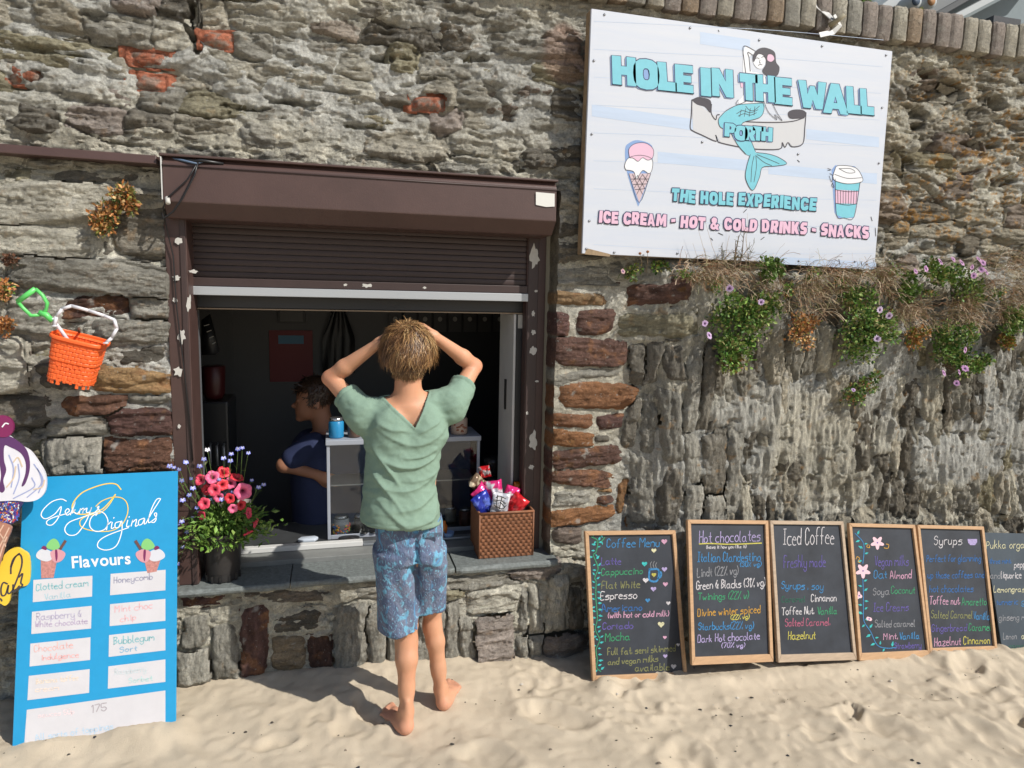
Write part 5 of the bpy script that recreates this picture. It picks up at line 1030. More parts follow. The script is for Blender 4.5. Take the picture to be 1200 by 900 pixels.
def flowerdraw(X, Y, s, n=5, sq=1):
    P = []
    for k in range(n*6): t = 2*math.pi*k/(n*6); rr_ = s*(.74+.26*math.cos(n*t)); P.append(c3(X+rr_*math.cos(t+.3)*sq, Y+rr_*math.sin(t+.3)))
    bo[3][1].poly(P, mat('chalk_petal', srgb(222, 186, 196), .8), bo[3][2], .0010, 'flower_drawing', False); bo[3][1].poly([c3(X+5*math.cos(k), Y+5*math.sin(k)) for k in range(6)], CH['purple'], bo[3][2], .0013, 'flower_centre', False)
flowerdraw(690, 180, 42); flowerdraw(606, 345, 46); flowerdraw(584, 490, 26, 3, .7); flowerdraw(642, 626, 20, 2, .9)
strokes([[(730, 210), (752, 212), (756, 192), (742, 188)], [(632, 190), (628, 205), (645, 208), (640, 192)], [(565, 275), (572, 262), (586, 272), (576, 290), (588, 296)]], .004, CH['orange'], 'curl_drawing', .0009, c3, bo[3][1], bo[3][2])
bo[4][1].poly([c5(368, 158), c5(424, 158), c5(424, 178), c5(412, 194), c5(384, 194), c5(372, 180)], CH['lilac'], bo[4][2], .0009, 'cup_drawing', False)

# ================================================================ BLUE FLAVOURS BOARD
M_BL = mat('flavour_blue', srgb(34, 150, 204), .45, noise=.04, nscale=20)
fb, fp, fpan = leanboard('flavours_board', 'bright blue ice cream flavours board with white price panels, leaning left of the hatch', 'menu board', ((27, 560), (208, 552), (206, 856), (14, 882)), -.09, -.27, None, panel=M_BL, th=.010)
M_WP = mat('flavour_white', srgb(206, 205, 210), .5, noise=.04, nscale=14)
for K in [((39.2, 679.6), (108.4, 674.6), (108, 699), (38.5, 705.7)), ((129.7, 672.4), (194.2, 667.6), (193.9, 691.7), (129, 697.5)), ((37.5, 716.9), (107.5, 709.9), (106.8, 736.5), (36.8, 743)), ((129, 708), (193.9, 701.7), (193.9, 727.4), (128.5, 733.7)), ((35.7, 754.2), (106.1, 746.7), (105.7, 773.3), (34.7, 781)), ((127.8, 744.2), (193.9, 736.7), (193.9, 762), (127.4, 769.8)), ((33.8, 792), (105.2, 784), (104.5, 811.8), (32.2, 820.5)), ((127.1, 780.8), (193.9, 772.6), (193.9, 799), (126.4, 807)), ((31.5, 831.7), (193.9, 809), (193.9, 850.3), (28.2, 876.5))]:
    fp.poly(K, M_WP, fpan, .0006, 'price_panel', False)
fpen = lambda n, c: mat('pen_'+n, srgb(*[v*.68+214*.32 for v in c]), .6, noise=.15, nscale=200)
f3 = cv(10, 680, 4.286); f2 = cv(20, 540, 5.625)
for tx, x0, y0, x1, y1, cap, c, w in [('Clotted cream', 140, 52, 398, 28, 34, (96, 170, 180), .003), ('Vanilla', 182, 96, 312, 84, 28, (150, 190, 205), .0028), ('Raspberry &', 142, 200, 365, 182, 34, (166, 158, 190), .003), ('White chocolate', 135, 236, 395, 218, 28, (170, 150, 185), .0028), ('Chocolate', 130, 360, 322, 338, 34, (228, 168, 164), .003), ('indulgence', 165, 402, 352, 384, 28, (232, 160, 160), .003), ('Banana toffee', 140, 520, 350, 500, 26, (236, 214, 190), .0026), ('cream', 135, 560, 250, 550, 24, (238, 214, 196), .0026),
   ('Honeycomb', 530, 14, 722, -6, 30, (130, 130, 160), .003), ('Mint choc', 535, 160, 722, 140, 32, (222, 160, 168), .003), ('chip', 562, 208, 640, 196, 30, (226, 164, 170), .003), ('Bubblegum', 530, 322, 730, 300, 36, (96, 170, 180), .0032), ('Sort', 560, 362, 645, 352, 28, (100, 160, 200), .003), ('Raspberry', 535, 474, 690, 458, 30, (188, 204, 210), .0028), ('Sorbet', 605, 516, 722, 502, 26, (160, 206, 206), .0028), ('175', 418, 664, 490, 652, 34, (150, 140, 150), .0032), ('All sorts of toppings', 138, 806, 525, 745, 32, (170, 200, 226), .003), ('sauces 50p', 150, 690, 330, 668, 24, (232, 208, 214), .0026)]:
    fp.hand(tx, *f3(x0, y0), *f3(x1, y1), cap/4.286, fpen('%d_%d_%d' % c, c), fpan, w, .0011)
bold_line(fp, 'Flavours', *f2(366, 706), *f2(748, 678), 13.2, .022, M_PW, fpan, .0010)
M_YL = mat('script_yellow', srgb(246, 206, 80), .5); M_SW = mat('script_white', srgb(240, 244, 248), .5)
strokes([[(685, 188), (655, 155), (600, 150), (520, 170), (430, 210), (375, 270), (365, 320), (400, 350), (480, 348), (560, 320), (620, 260), (648, 222)]], .0038, M_YL, 'swirl', .0008, f2, fp, fpan); strokes([[(650, 222), (600, 300), (545, 345), (470, 360), (420, 390), (420, 430), (470, 455), (560, 466), (640, 455), (700, 410), (730, 340), (725, 280), (690, 245), (630, 240), (560, 265), (520, 300)]], .003, M_YL, 'swirl', .0009, f2, fp, fpan)
strokes([[(325, 265), (290, 252), (230, 270), (175, 320), (160, 360), (190, 382), (250, 350), (292, 300), (275, 370), (235, 420), (200, 420), (200, 395), (250, 370), (320, 350)], [(320, 352), (345, 330), (335, 315), (318, 335), (330, 358), (352, 345)], [(352, 356), (385, 270), (362, 345), (385, 320), (375, 335), (395, 350), (410, 335)], [(410, 345), (420, 312), (418, 325), (440, 312), (432, 345), (442, 312), (440, 325), (458, 312)],
   [(462, 312), (458, 340), (480, 335), (492, 305), (465, 380), (430, 440), (390, 485), (340, 488), (315, 452), (345, 405), (430, 372), (520, 340)], [(515, 338), (535, 318), (540, 300), (530, 310), (545, 330), (525, 342)], [(548, 335), (492, 370), (480, 430), (520, 465), (580, 450), (600, 400), (580, 352), (545, 335), (520, 360)],
   [(590, 455), (600, 405), (598, 420), (620, 402)], [(628, 405), (622, 445), (640, 440)], [(680, 400), (650, 410), (648, 440), (672, 435), (690, 395), (690, 470), (655, 560), (590, 588), (535, 570), (540, 530), (600, 490), (735, 440)], [(730, 392), (722, 432), (740, 430)], [(752, 430), (765, 385), (762, 405), (788, 385), (780, 430), (795, 425)], [(838, 378), (805, 392), (802, 422), (825, 415), (842, 380), (838, 415), (850, 412)], [(850, 412), (890, 340), (935, 270), (945, 250), (920, 255), (890, 310), (868, 380), (868, 408), (885, 400)], [(885, 400), (915, 375), (920, 345), (905, 350), (918, 380), (905, 405), (888, 405)], [(637, 378), (640, 374)], [(738, 372), (741, 368)]], .0032, M_SW, 'script', .0012, f2, fp, fpan)
# two printed cones
def cone(ox, fl):
    k = lambda x, y: f2(ox+fl*x, y)
    fp.poly([k(-65, 655), k(45, 640), k(20, 770) if fl > 0 else k(20, 740), k(-62, 775) if fl > 0 else k(-40, 730)], mat('cone_print', srgb(186, 130, 124), .5, noise=.3, nscale=120), fpan, .0009, 'cone_print', False)
    fp.poly([k(-90, 640), k(-92, 610), k(-60, 582), k(-10, 590), k(18, 620), k(0, 655), k(-40, 662)], mat('cream_print', srgb(206, 208, 216), .5), fpan, .0012, 'scoop_print'); fp.poly([k(0, 600), k(45, 582), k(90, 600), k(96, 625), k(70, 660), k(30, 670), k(5, 640)], mat('pink_print', srgb(206, 150, 160), .5), fpan, .0013, 'scoop_print')
    fp.poly([k(-28, 570), k(-10, 530), k(22, 512), k(50, 530), k(60, 570), k(20, 588)], mat('mint_print', srgb(130, 196, 120), .5), fpan, .0016, 'scoop_print'); fp.poly([k(-60, 575), k(-45, 560), k(-25, 570), k(-30, 588)], mat('berry_print', srgb(120, 40, 90), .5), fpan, .0018, 'berry_print')
    fp.poly([k(55, 578), k(92, 520), k(108, 530), k(70, 588)], mat('flake_print', srgb(104, 72, 66), .5), fpan, .0019, 'flake_print', False); fp.poly([k(30, 590), k(44, 590), k(46, 640), k(36, 660)], mat('berry_print', srgb(120, 40, 90), .5), fpan, .0019, 'sauce_print')
cone(222, 1); cone(880, -1)
fp.poly([f3(465, 808), f3(470, 785), f3(530, 768), f3(595, 765), f3(592, 788), f3(520, 805)], M_WP, fpan, .0013, 'worn_patch'); fp.poly([f3(110, 842), f3(190, 836), f3(240, 815), f3(280, 836), f3(330, 842), f3(410, 836), f3(330, 852), f3(200, 858)], mat('worn_pale_blue', srgb(150, 205, 228), .6), fpan, .0014, 'worn_patch', False)

# ================================================================ ICE CREAM CUT-OUT at the left edge
YC = -.20; n_ = np.array([.10, -1, .10]); n_ /= np.linalg.norm(n_); PC = Plane(wp(10, 600, YC), n_); e1 = cv(0, 480, 3.75)
co = thing('ice_cream_cutout', 'large painted plywood cutout of a whipped ice cream cone beside the blue flavours board', 'cutout sign', tuple(PC.at(-20, 900)))
def cut(pts, m, name, th=.014, e=0., par=co, pl=PC):
    fr = pl.poly([e1(*p) for p in pts], m, par, e, name); md = fr.modifiers.new('solid', 'SOLIDIFY'); md.thickness = th; md.offset = -1; return fr
cb_ = cut([(-160, 400), (-170, 300), (-150, 200), (-90, 140), (-30, 90), (5, 100), (40, 115), (85, 155), (130, 180), (165, 225), (195, 275), (203, 320), (195, 365), (165, 395), (120, 405), (60, 400), (-60, 405)], mat('cream_paint', srgb(214, 214, 222), .5, noise=.06, nscale=12), 'cream')
cut([(-40, 100), (-30, 50), (0, 25), (40, 35), (60, 65), (55, 100), (30, 120), (-10, 118)], mat('cherry_paint', srgb(122, 34, 84), .4), 'cherry', e=.003)
M_PU = mat('sauce_paint', srgb(88, 50, 98), .35)
PC.poly([e1(*p) for p in [(-40, 105), (20, 112), (60, 125), (110, 165), (130, 215), (130, 270), (112, 325), (95, 335), (112, 280), (112, 230), (90, 190), (45, 165), (20, 160), (18, 220), (28, 265), (15, 310), (22, 350), (8, 365), (-5, 345), (5, 290), (-5, 220), (-12, 170), (-60, 160)]], M_PU, cb_, .0008, 'sauce')
strokes([[(150, 240), (175, 280), (180, 330), (120, 385)], [(165, 260), (190, 310), (170, 365)], [(140, 300), (150, 340), (60, 390)], [(40, 200), (60, 260), (50, 340)], [(80, 240), (85, 300), (60, 370)]], .0035, mat('stroke_blue', srgb(150, 160, 200), .5), 'brush_line', .001, e1, PC, cb_)
for _s in [[(60, 230), (80, 210), (98, 250)], [(30, 340), (60, 300), (70, 250)], [(150, 350), (185, 340), (196, 310)]]: strokes([_s], .004, mat('stroke_tan', srgb(206, 186, 160), .5), 'brush_line', .0012, e1, PC, cb_)
strokes([[(12, 75), (25, 60), (38, 62)]], .004, M_PW, 'glint', .0042, e1, PC, cb_)
sp = cut([(-120, 400), (85, 402), (82, 440), (75, 480), (40, 505), (-100, 510)], mat('sprinkle_navy', srgb(52, 42, 92), .5), 'sprinkle_band', e=-.002)
r = random.Random(2); V, F = [], []; cols = []
for k in range(120):
    x, y = r.uniform(-20, 80), r.uniform(408, 496); w = r.uniform(0, 3.14); d = np.array([math.cos(w), math.sin(w)])*6; p = PC.at(*e1(x-d[0], y-d[1]), .0); q_ = PC.at(*e1(x+d[0], y+d[1]), .0)
    if x > 86-(y-400)*.12: continue
    b0 = len(V); ribbon(V, F, [p-n_*.001, q_-n_*.001], .0035, PC.n); cols += [r.choice([srgb(200, 60, 60), srgb(60, 110, 200), srgb(220, 220, 220), srgb(90, 70, 160), srgb(210, 140, 60)])]*4
o = part('sprinkles', V, F, mat('sprinkle_col', (1, 1, 1), .5, vcol=True), sp, cols, False); o['kind'] = 'stuff'
cn = cut([(-110, 508), (42, 506), (20, 600), (-30, 760), (-60, 760)], mat('waffle_paint', srgb(166, 118, 98), .6, noise=.1, nscale=20), 'waffle', e=-.001)
strokes([[(40, 520), (0, 600), (-40, 680)], [(15, 508), (-20, 570), (-60, 640)], [(-30, 510), (10, 560), (24, 600)], [(-60, 540), (-20, 620), (0, 650)], [(30, 560), (10, 610), (-10, 680)]], .004, mat('waffle_line', srgb(206, 172, 150), .6), 'waffle_line', .0006, e1, PC, cn)
# yellow script plaque
PY = Plane(wp(10, 670, -.17), n_); ys = thing('script_plaque', 'yellow wavy plaque with black script letters, left of the blue board', 'sign', tuple(PY.at(0, 760)))
yb_ = cut([(-200, 770), (-200, 690), (-100, 640), (0, 670), (18, 640), (45, 615), (75, 608), (100, 620), (128, 650), (128, 760), (85, 780), (50, 800), (40, 845), (20, 862), (-10, 850), (-100, 860)], mat('plaque_yellow', srgb(226, 190, 60), .5), 'plaque', pl=PY, par=ys)
strokes([[(32, 765), (15, 760), (5, 785), (8, 815), (25, 812), (38, 770), (34, 800), (42, 808), (58, 790)], [(58, 790), (95, 690), (92, 640), (70, 645), (50, 690), (48, 720)], [(58, 770), (60, 800), (85, 775)], [(85, 735), (100, 720), (92, 760), (100, 770), (85, 785)], [(-60, 800), (0, 830), (8, 840)], [(48, 690), (60, 655), (85, 632)]], .005, M_INK, 'script', .001, e1, PY, yb_)
# ================================================================ PLANTS
M_LEAF = mat('leaf', (1, 1, 1), .55, vcol=True, spec=.3); M_PET = mat('petal', (1, 1, 1), .6, vcol=True); M_STEM = mat('stem', (1, 1, 1), .8, vcol=True)
def leafclump(name, label, blobs, n, size, cols, flowers=(), group=None, Y=-.16, depth=.05, cat='plant', fcol=None, seed=1, fr_=.0155, stems=True):
    r = random.Random(seed); n = int(n*1.35); size *= 1.38; c0 = wp(blobs[0][0], blobs[0][1], Y); t = thing(name, label, cat, tuple(c0), group)
    V, F, C = [], [], []; tot = sum(b[2]*b[3] for b in blobs); SV, SF = MB(), 0
    for (bx, by, rx, ry) in blobs:
        c = wp(bx, by, Y); sx = rx*np.linalg.norm(wp(bx+1, by, Y)-c); sz = ry*np.linalg.norm(wp(bx, by+1, Y)-c)
        lumps = [(np.array([r.uniform(-.75, .75)*sx, r.uniform(-.3, .2)*depth, r.uniform(-.75, .75)*sz]), r.uniform(.7, 1.25)) for _ in range(max(5, int(rx*ry/28)))]
        for k in range(int(n*rx*ry/tot)):
            lc, lb_ = r.choice(lumps); rad = .35*min(sx, sz)+.01; d = np.array([r.gauss(0, 1), r.gauss(0, 1)-.3, r.gauss(0, 1)+.1]); d /= np.linalg.norm(d)
            p = c+lc+d*rad*r.uniform(.3, 1.15)
            L = size*r.uniform(.5, 1.25); w = L*r.uniform(.28, .42); o = d*.9+np.array([r.gauss(0, .45), r.gauss(0, .45), r.gauss(.15, .45)]); o /= np.linalg.norm(o)
            s = np.cross(o, [r.gauss(0, 1), r.gauss(0, 1), r.gauss(0, 1)]); s /= np.linalg.norm(s); nn = np.cross(s, o)
            b0 = len(V); V += [p, p+o*L*.5+s*w, p+o*L-nn*L*.12, p+o*L*.5-s*w]; F += [(b0, b0+1, b0+2), (b0, b0+2, b0+3)]
            co_ = np.array(r.choice(cols))*r.uniform(.65, 1.3)*lb_; C += [co_]*4
        if stems:
            for k in range(5): SV.tube([c+np.array([r.uniform(-.5, .5)*sx, .06, r.uniform(-.3, .6)*sz]), c+np.array([r.uniform(-.6, .6)*sx, .0, r.uniform(-.5, .5)*sz])], .0025, 5, (.14, .10, .06))
    part('foliage', V, F, M_LEAF, t, np.array(C), False)
    if stems: SV.build('stem', M_STEM, t, cols=True)
    for i, (fx, fy) in enumerate(flowers): daisy(t, wp(fx, fy, Y-depth-.012), fr_*1.1*r.uniform(.85, 1.15), r, fcol, c0)
    return t
def daisy(t, p, R_, r, fcol=None, c0=None):
    ax = np.array([r.uniform(-.5, .5), -1, r.uniform(-.1, .8)]); ax /= np.linalg.norm(ax); u = np.cross(ax, [0, 0, 1.]); u /= np.linalg.norm(u); v = np.cross(u, ax)
    n = 13; V, F, C = [], [], []; fc = np.array(fcol if fcol is not None else srgb(214, 190, 222)); fi = np.array(srgb(150, 100, 160))
    for k in range(n):
        w = 2*math.pi*k/n+r.uniform(-.08, .08); d = math.cos(w)*u+math.sin(w)*v; s = -math.sin(w)*u+math.cos(w)*v; L = R_*r.uniform(.85, 1.08); b = len(V)
        V += [p+d*R_*.18-s*R_*.05, p+d*R_*.18+s*R_*.05, p+d*L*.65+s*R_*.2+ax*R_*.12, p+d*L+ax*R_*.02, p+d*L*.65-s*R_*.2+ax*R_*.12]; F += [(b, b+1, b+2, b+3, b+4)]; C += [fi, fi, fc, fc, fc]
    o = part('flower', V, F, M_PET, t, np.array(C), False)
    V = [p+ax*R_*.28]+[p+ax*R_*.1+R_*.3*(math.cos(k*math.pi/4)*u+math.sin(k*math.pi/4)*v) for k in range(8)]; part('centre', V, [(0, 1+k, 1+(k+1) % 8) for k in range(8)], mat('flower_eye', srgb(70, 40, 80), .7), o, smooth=True)
    if c0 is not None:
        q_ = p+np.array([r.uniform(-.01, .01), .045, -.03]); V = MB().tube([p-ax*.002, (p+q_)/2-ax*.01, q_], .0013, 5, (.10, .16, .04)).build('stalk', M_STEM, t, cols=True)
GRN = [(.11, .22, .04), (.06, .145, .03), (.17, .29, .06), (.25, .34, .09), (.28, .26, .10)]; GRB = [(.13, .22, .045), (.09, .17, .03), (.17, .25, .07)]; ORG_ = [(.42, .17, .05), (.5, .27, .10), (.30, .12, .05), (.2, .2, .05), (.55, .36, .17)]; MIX = [(.12, .18, .035), (.40, .22, .07), (.22, .26, .05), (.3, .14, .05)]
GP = 'plants growing out of the wall ledge'
leafclump('daisy_clump', 'small yellow green clump under the lower left corner of the sign', [(770, 315, 16, 9), (742, 320, 12, 8)], 360, .011, GRN+[(.3, .3, .08)], [(730, 318)], GP, -.05, .03, seed=2, fr_=.011, fcol=srgb(214, 180, 170))
leafclump('daisy_clump', 'big green hanging daisy clump beside the dry grass, left half of the ledge', [(868, 372, 36, 26), (862, 408, 22, 24), (895, 356, 20, 14)], 2100, .014, GRN, [(855, 338), (892, 354), (826, 379), (831, 393)], GP, -.17, .06, seed=3)
leafclump('daisy_clump', 'orange tinged tail of leaves hanging below the big left daisy clump', [(858, 428, 14, 12)], 260, .011, MIX, (), GP, -.165, .03, seed=33)
leafclump('succulent_tuft', 'bright green upright tuft just under the middle of the sign bottom', [(903, 318, 12, 15)], 420, .014, GRB, (), GP, -.16, .04, seed=4)
leafclump('dried_succulent', 'rust orange hanging succulent between the two biggest green clumps', [(941, 388, 14, 20)], 520, .011, ORG_, (), GP, -.17, .03, seed=5)
leafclump('daisy_clump', 'tallest green hanging clump in the middle of the ledge', [(1008, 352, 20, 18), (1012, 392, 27, 34), (1030, 385, 18, 16)], 2100, .013, GRN, [(1031, 363), (1042, 370), (1028, 397)], GP, -.17, .06, seed=6, fcol=srgb(220, 205, 225))
leafclump('daisy_clump', 'small straggling clump hanging lowest on the wall', [(1006, 460, 20, 12), (1018, 446, 12, 10)], 420, .012, GRN+[(.3, .16, .07)], [(1000, 457)], GP, -.13, .03, seed=7, fr_=.009)
leafclump('succulent_tuft', 'bright green upright tuft with orange buds right of the sign corner', [(1067, 338, 11, 15)], 380, .014, GRB, (), GP, -.17, .04, seed=8)
leafclump('daisy_clump', 'broad green clump crowded with purple daisies at the top right of the ledge', [(1112, 320, 30, 13), (1136, 338, 16, 14), (1090, 322, 14, 10)], 1100, .012, GRN+[(.2, .26, .06)], [(1102, 307), (1073, 318), (1085, 315), (1117, 304), (1127, 308), (1139, 313), (1147, 304), (1152, 308), (1156, 319), (1150, 316), (1141, 323)], GP, -.16, .05, seed=9, fcol=srgb(206, 160, 196))
leafclump('dried_succulent', 'orange and green succulent left of the round clump with low purple daisies', [(1069, 396, 14, 13)], 420, .011, MIX+ORG_[:2], (), GP, -.17, .035, seed=10)
leafclump('daisy_clump', 'round green clump with five purple daisies along its lower edge', [(1117, 402, 25, 22), (1120, 428, 14, 12)], 1300, .013, GRN, [(1131, 410), (1124, 436), (1131, 432), (1106, 437), (1121, 449)], GP, -.17, .055, seed=11, fcol=srgb(206, 160, 200))
leafclump('succulent_tuft', 'small dark green tuft right of the round clump with purple daisies', [(1152, 424, 12, 11)], 380, .012, GRN, (), GP, -.165, .035, seed=12)
leafclump('daisy_clump', 'green clump at the right edge of the photo on the ledge', [(1190, 376, 13, 16)], 560, .013, GRN, (), GP, -.17, .05, seed=13)
leafclump('dried_succulent', 'reddish straggly succulent at the right edge below the green clump', [(1186, 402, 16, 10)], 260, .011, MIX, (), GP, -.16, .03, seed=14)
leafclump('dried_succulent', 'orange brown dried succulent under the flashing strip, left of the shutter', [(137, 232, 14, 14), (125, 256, 15, 18), (150, 240, 8, 12)], 800, .0125, ORG_+[(.10, .14, .05)], (), 'dried plants in wall cracks', -.07, .03, seed=15)
leafclump('dried_succulent', 'small orange plant in a crack at the far left edge, upper one', [(6, 342, 9, 15)], 220, .011, ORG_+GRN[:1], (), 'dried plants in wall cracks', -.07, .02, seed=16)
leafclump('dried_succulent', 'small reddish plant in a crack at the far left edge, level with the bucket rim', [(6, 384, 9, 8)], 160, .011, ORG_[:3], (), 'dried plants in wall cracks', -.07, .02, seed=17)
leafclump('dried_succulent', 'tiny dark dry plant in the crack above the two at the far left', [(14, 306, 8, 5)], 90, .010, [(.1, .06, .04), (.2, .1, .06)], (), 'dried plants in wall cracks', -.07, .015, seed=18)
leafclump('shrub', 'green shrub top showing above the coping', [(925, -8, 32, 12), (1003, -4, 16, 8)], 900, .02, GRN+[(.2, .24, .05)], (), None, .45, .1, 'shrub', seed=19)
leafclump('moss_tuft', 'small yellow moss tuft on top of the coping', [(1079, 16, 4, 3)], 50, .009, [(.35, .36, .06)], (), None, .05, .01, 'moss', seed=20, stems=False)
r9 = random.Random(77)
for k, (cx_, cy_) in enumerate([(800, 322), (836, 338), (922, 340), (952, 322), (985, 330), (1046, 318), (1088, 342), (1146, 350), (1170, 344), (1040, 372)]):
    leafclump('weed_sprig', 'sparse green sprig in the dry grass, '+['leftmost, under the letters of the sign', 'just left of the big left daisy clump', 'above the rust orange succulent', 'right of the bright tuft under the sign', 'left of the tallest green clump', 'just under the sign corner', 'between the bright tuft and the purple daisies', 'under the broad clump of purple daisies', 'left of the green clump at the right edge', 'right of the tallest green clump'][k], [(cx_, cy_, 8, 6)], 60, .011, GRN+MIX[:2], (), 'green sprigs in the dry grass', -.16, .03, seed=90+k, stems=False)
# dry grass
r = random.Random(6); V, F, C = [], [], []
tufts = [(812, 318, 18, 10, 260), (835, 322, 22, 12, 420), (862, 312, 16, 10, 160), (890, 340, 18, 14, 150), (925, 318, 22, 10, 220), (935, 350, 22, 20, 340), (965, 330, 26, 14, 420), (975, 352, 20, 16, 300), (1040, 335, 14, 16, 260), (1055, 358, 26, 20, 620), (1085, 352, 26, 18, 420), (1110, 368, 40, 14, 560), (1150, 362, 26, 16, 420), (1172, 322, 22, 20, 480), (1195, 330, 18, 24, 360), (1185, 365, 20, 12, 260), (1000, 322, 30, 6, 200), (1040, 322, 20, 8, 160)]
for tx, ty, rx, ry, n in tufts:
    for k in range(int(n*1.25)):
        fxx = tx+r.uniform(-1.1, 1.1)*rx; fyy = ty+r.uniform(-1.1, 1.15)*ry
        if float(fbm(fxx*.06, fyy*.08, 3, 500)) < -.12+.25*r.random()-.1: continue
        p = wp(fxx, fyy, -.115-r.uniform(0, .04)); L = r.uniform(.03, .13); a = np.array([r.gauss(0, .55), -.55+r.gauss(0, .3), r.uniform(-.1, 1.0)]); a /= np.linalg.norm(a); cv_ = r.uniform(.6, 2.0)
        col = np.array(r.choice([srgb(180, 158, 130), srgb(160, 136, 108), srgb(138, 112, 86), srgb(196, 178, 150), srgb(112, 92, 70), srgb(130, 130, 84), srgb(150, 110, 80)])); w = r.uniform(.0011, .0021); pts = []; q_ = p.copy(); d = a.copy()
        for s in range(5): pts.append(q_.copy()); q_ = q_+d*L/4; d = d+np.array([0, -.02, -.28*cv_]); d /= np.linalg.norm(d)
        b0 = len(V); ribbon(V, F, pts, w, np.array([r.gauss(0, .4), -1, r.gauss(0, .4)])); C += [col]*(len(V)-b0)
o = part('dry_grass', V, F, M_STEM, None, np.array(C), False, origin=wp(980, 350, -.14)); tag(o, 'matted straw coloured dry grass along the wall ledge under the sign', 'grass', kind='stuff')
dw_ = thing('dead_weed', 'grey dead weed with thin bare stems standing in front of the sign bottom', 'plant', tuple(wp(860, 315, -.16)))
mb = MB(); r = random.Random(12)
for (x0, y0, x1, y1, w) in [(858, 318, 866, 276, .004), (862, 318, 862, 282, .003), (856, 318, 878, 290, .0025), (866, 318, 872, 270, .003), (850, 316, 845, 288, .002), (872, 320, 884, 284, .0016), (835, 320, 818, 268, .0011), (820, 322, 812, 285, .001), (806, 320, 802, 292, .001), (880, 320, 870, 262, .001), (846, 318, 826, 258, .001), (874, 318, 876, 250, .0009)]:
    a, b = wp(x0, y0, -.15), wp(x1, y1, -.155); m1 = (a+b)/2+np.array([r.uniform(-.01, .01), 0, 0]); mb.tube([a, m1, b], [w, w*.8, w*.4], 5, (.16, .12, .09) if w > .0015 else (.45, .36, .26))
    if w > .0015:
        for q_ in range(16):
            s = a+(b-a)*r.uniform(.15, 1); e = s+np.array([r.uniform(-.022, .022), r.uniform(-.02, .01), r.uniform(-.004, .028)]); mb.tube([s, e], [.0013, .0006], 4, (.14, .13, .07))
mb.build('stems', M_STEM, dw_, cols=True)
tm = thing('seed_heads', 'two thin stalks with brown seed heads beside the lower left of the sign', 'plant', tuple(wp(755, 318, -.10)))
for x, y, bx in ((750, 297, 752), (759, 295, 757)):
    MB().tube([wp(bx, 320, -.07), wp((x+bx)/2+1, 308, -.105), wp(x, y, -.115)], .0011, 5, (.2, .14, .08)).build('stalk', M_STEM, tm, cols=True); c = wp(x, y, -.115); MB().lathe([(.001, -.006), (.006, -.003), (.007, .002), (.001, .006)], c, 8, (.3, .13, .06)).build('seed_head', M_STEM, tm, cols=True)
# bent metal bracket on the coping
bk = thing('bent_bracket', 'bent pale metal strap bracket sticking out of the coping above the sign', 'bracket', tuple(wp(970, 20, -.09)))
def strap(pts, w, y0, y1, name, m):
    V, F = [], []; P = [wp(*p, y0+(y1-y0)*i/(len(pts)-1)) for i, p in enumerate(pts)]; ribbon(V, F, P, w, np.array([.2, -1, .3])); o = part(name, V, F, m, bk, smooth=False); s = o.modifiers.new('solid', 'SOLIDIFY'); s.thickness = .004
M_ZN = mat('zinc', srgb(168, 168, 166), .55, .2, noise=.15, nscale=30)
strap([(944, -4), (958, 8), (970, 18), (976, 24)], .030, -.02, -.075, 'strap', M_ZN); strap([(978, 20), (984, 30), (976, 38), (962, 41)], .022, -.08, -.085, 'strap', M_ZN)
MB().tube([wp(972, 30, -.07), wp(981, 24, -.10), wp(990, 17, -.12)], [.012, .011, .010], 10).build('tube_end', mat('tube_tan', srgb(150, 142, 120), .6), bk, True)

# ================================================================ BUILDING behind the wall, top right
bg_ = thing('building', 'grey rendered building with sloping pale eaves boards, behind the top right of the wall', 'building', (3.6, 2.6, 0))
M_RN = mat('render_grey', srgb(122, 134, 140), .8, noise=.06, nscale=5); M_FA = mat('fascia_pale', srgb(168, 174, 176), .5, noise=.04, nscale=6); M_SO = mat('soffit_grey', srgb(118, 122, 124), .7)
YB = 1.1
MB().box((1.6, YB+.30, -.3), (9.0, YB+4, 7.5)).build('wall', M_RN, bg_)
def slope(pts, y0, y1, name, m):
    a = [wp(*p, y0) for p in pts]; b = [p+np.array([0, y1-y0, 0]) for p in a]; n = len(pts)
    return part(name, a+b, [tuple(range(n))[::-1], tuple(range(n, 2*n))]+[(i, (i+1) % n, (i+1) % n+n, i+n) for i in range(n)], m, bg_, smooth=False)
slope([(985, 40), (1100, -42), (1128, -42), (1010, 46)], YB+.05, YB+.30, 'bargeboard', M_FA)
slope([(1011, 46.5), (1129, -42), (1235, -60), (1100, 24), (1060, 42)], YB+.20, YB+.299, 'soffit_board', M_SO); slope([(1088, 20), (1180, -32), (1184, -28), (1092, 25)], YB+.12, YB+.199, 'gutter_lip', mat('gutter_dark', srgb(56, 60, 64), .6))
slope([(1101, 26), (1250, -52), (1254, -46), (1106, 31)], YB+.08, YB+.19, 'verge_trim', M_FA)
for x, c in ((1073, srgb(60, 76, 96)), (1091, srgb(150, 110, 70))):
    p = wp(x, 1, YB-.05); MB().tube([p, p+np.array([.02, .4, .03])], .045, 14).build('pipe', M_FA, bg_, True); MB().tube([p+np.array([0, -.006, 0]), p+np.array([0, -.001, 0])], .03, 14).build('pipe_mouth', mat('mouth_%d' % x, c, .6), bg_, True)
t = tag(MB().box(tuple(wp(1163, 37, .3)), tuple(wp(1184, 28, .36)+np.array([0, .05, 0]))).build('roof_slate', mat('slate_dark', srgb(70, 72, 76), .8, noise=.2, nscale=40), None), 'dark slate piece lying on the coping near the top right corner', 'slate')

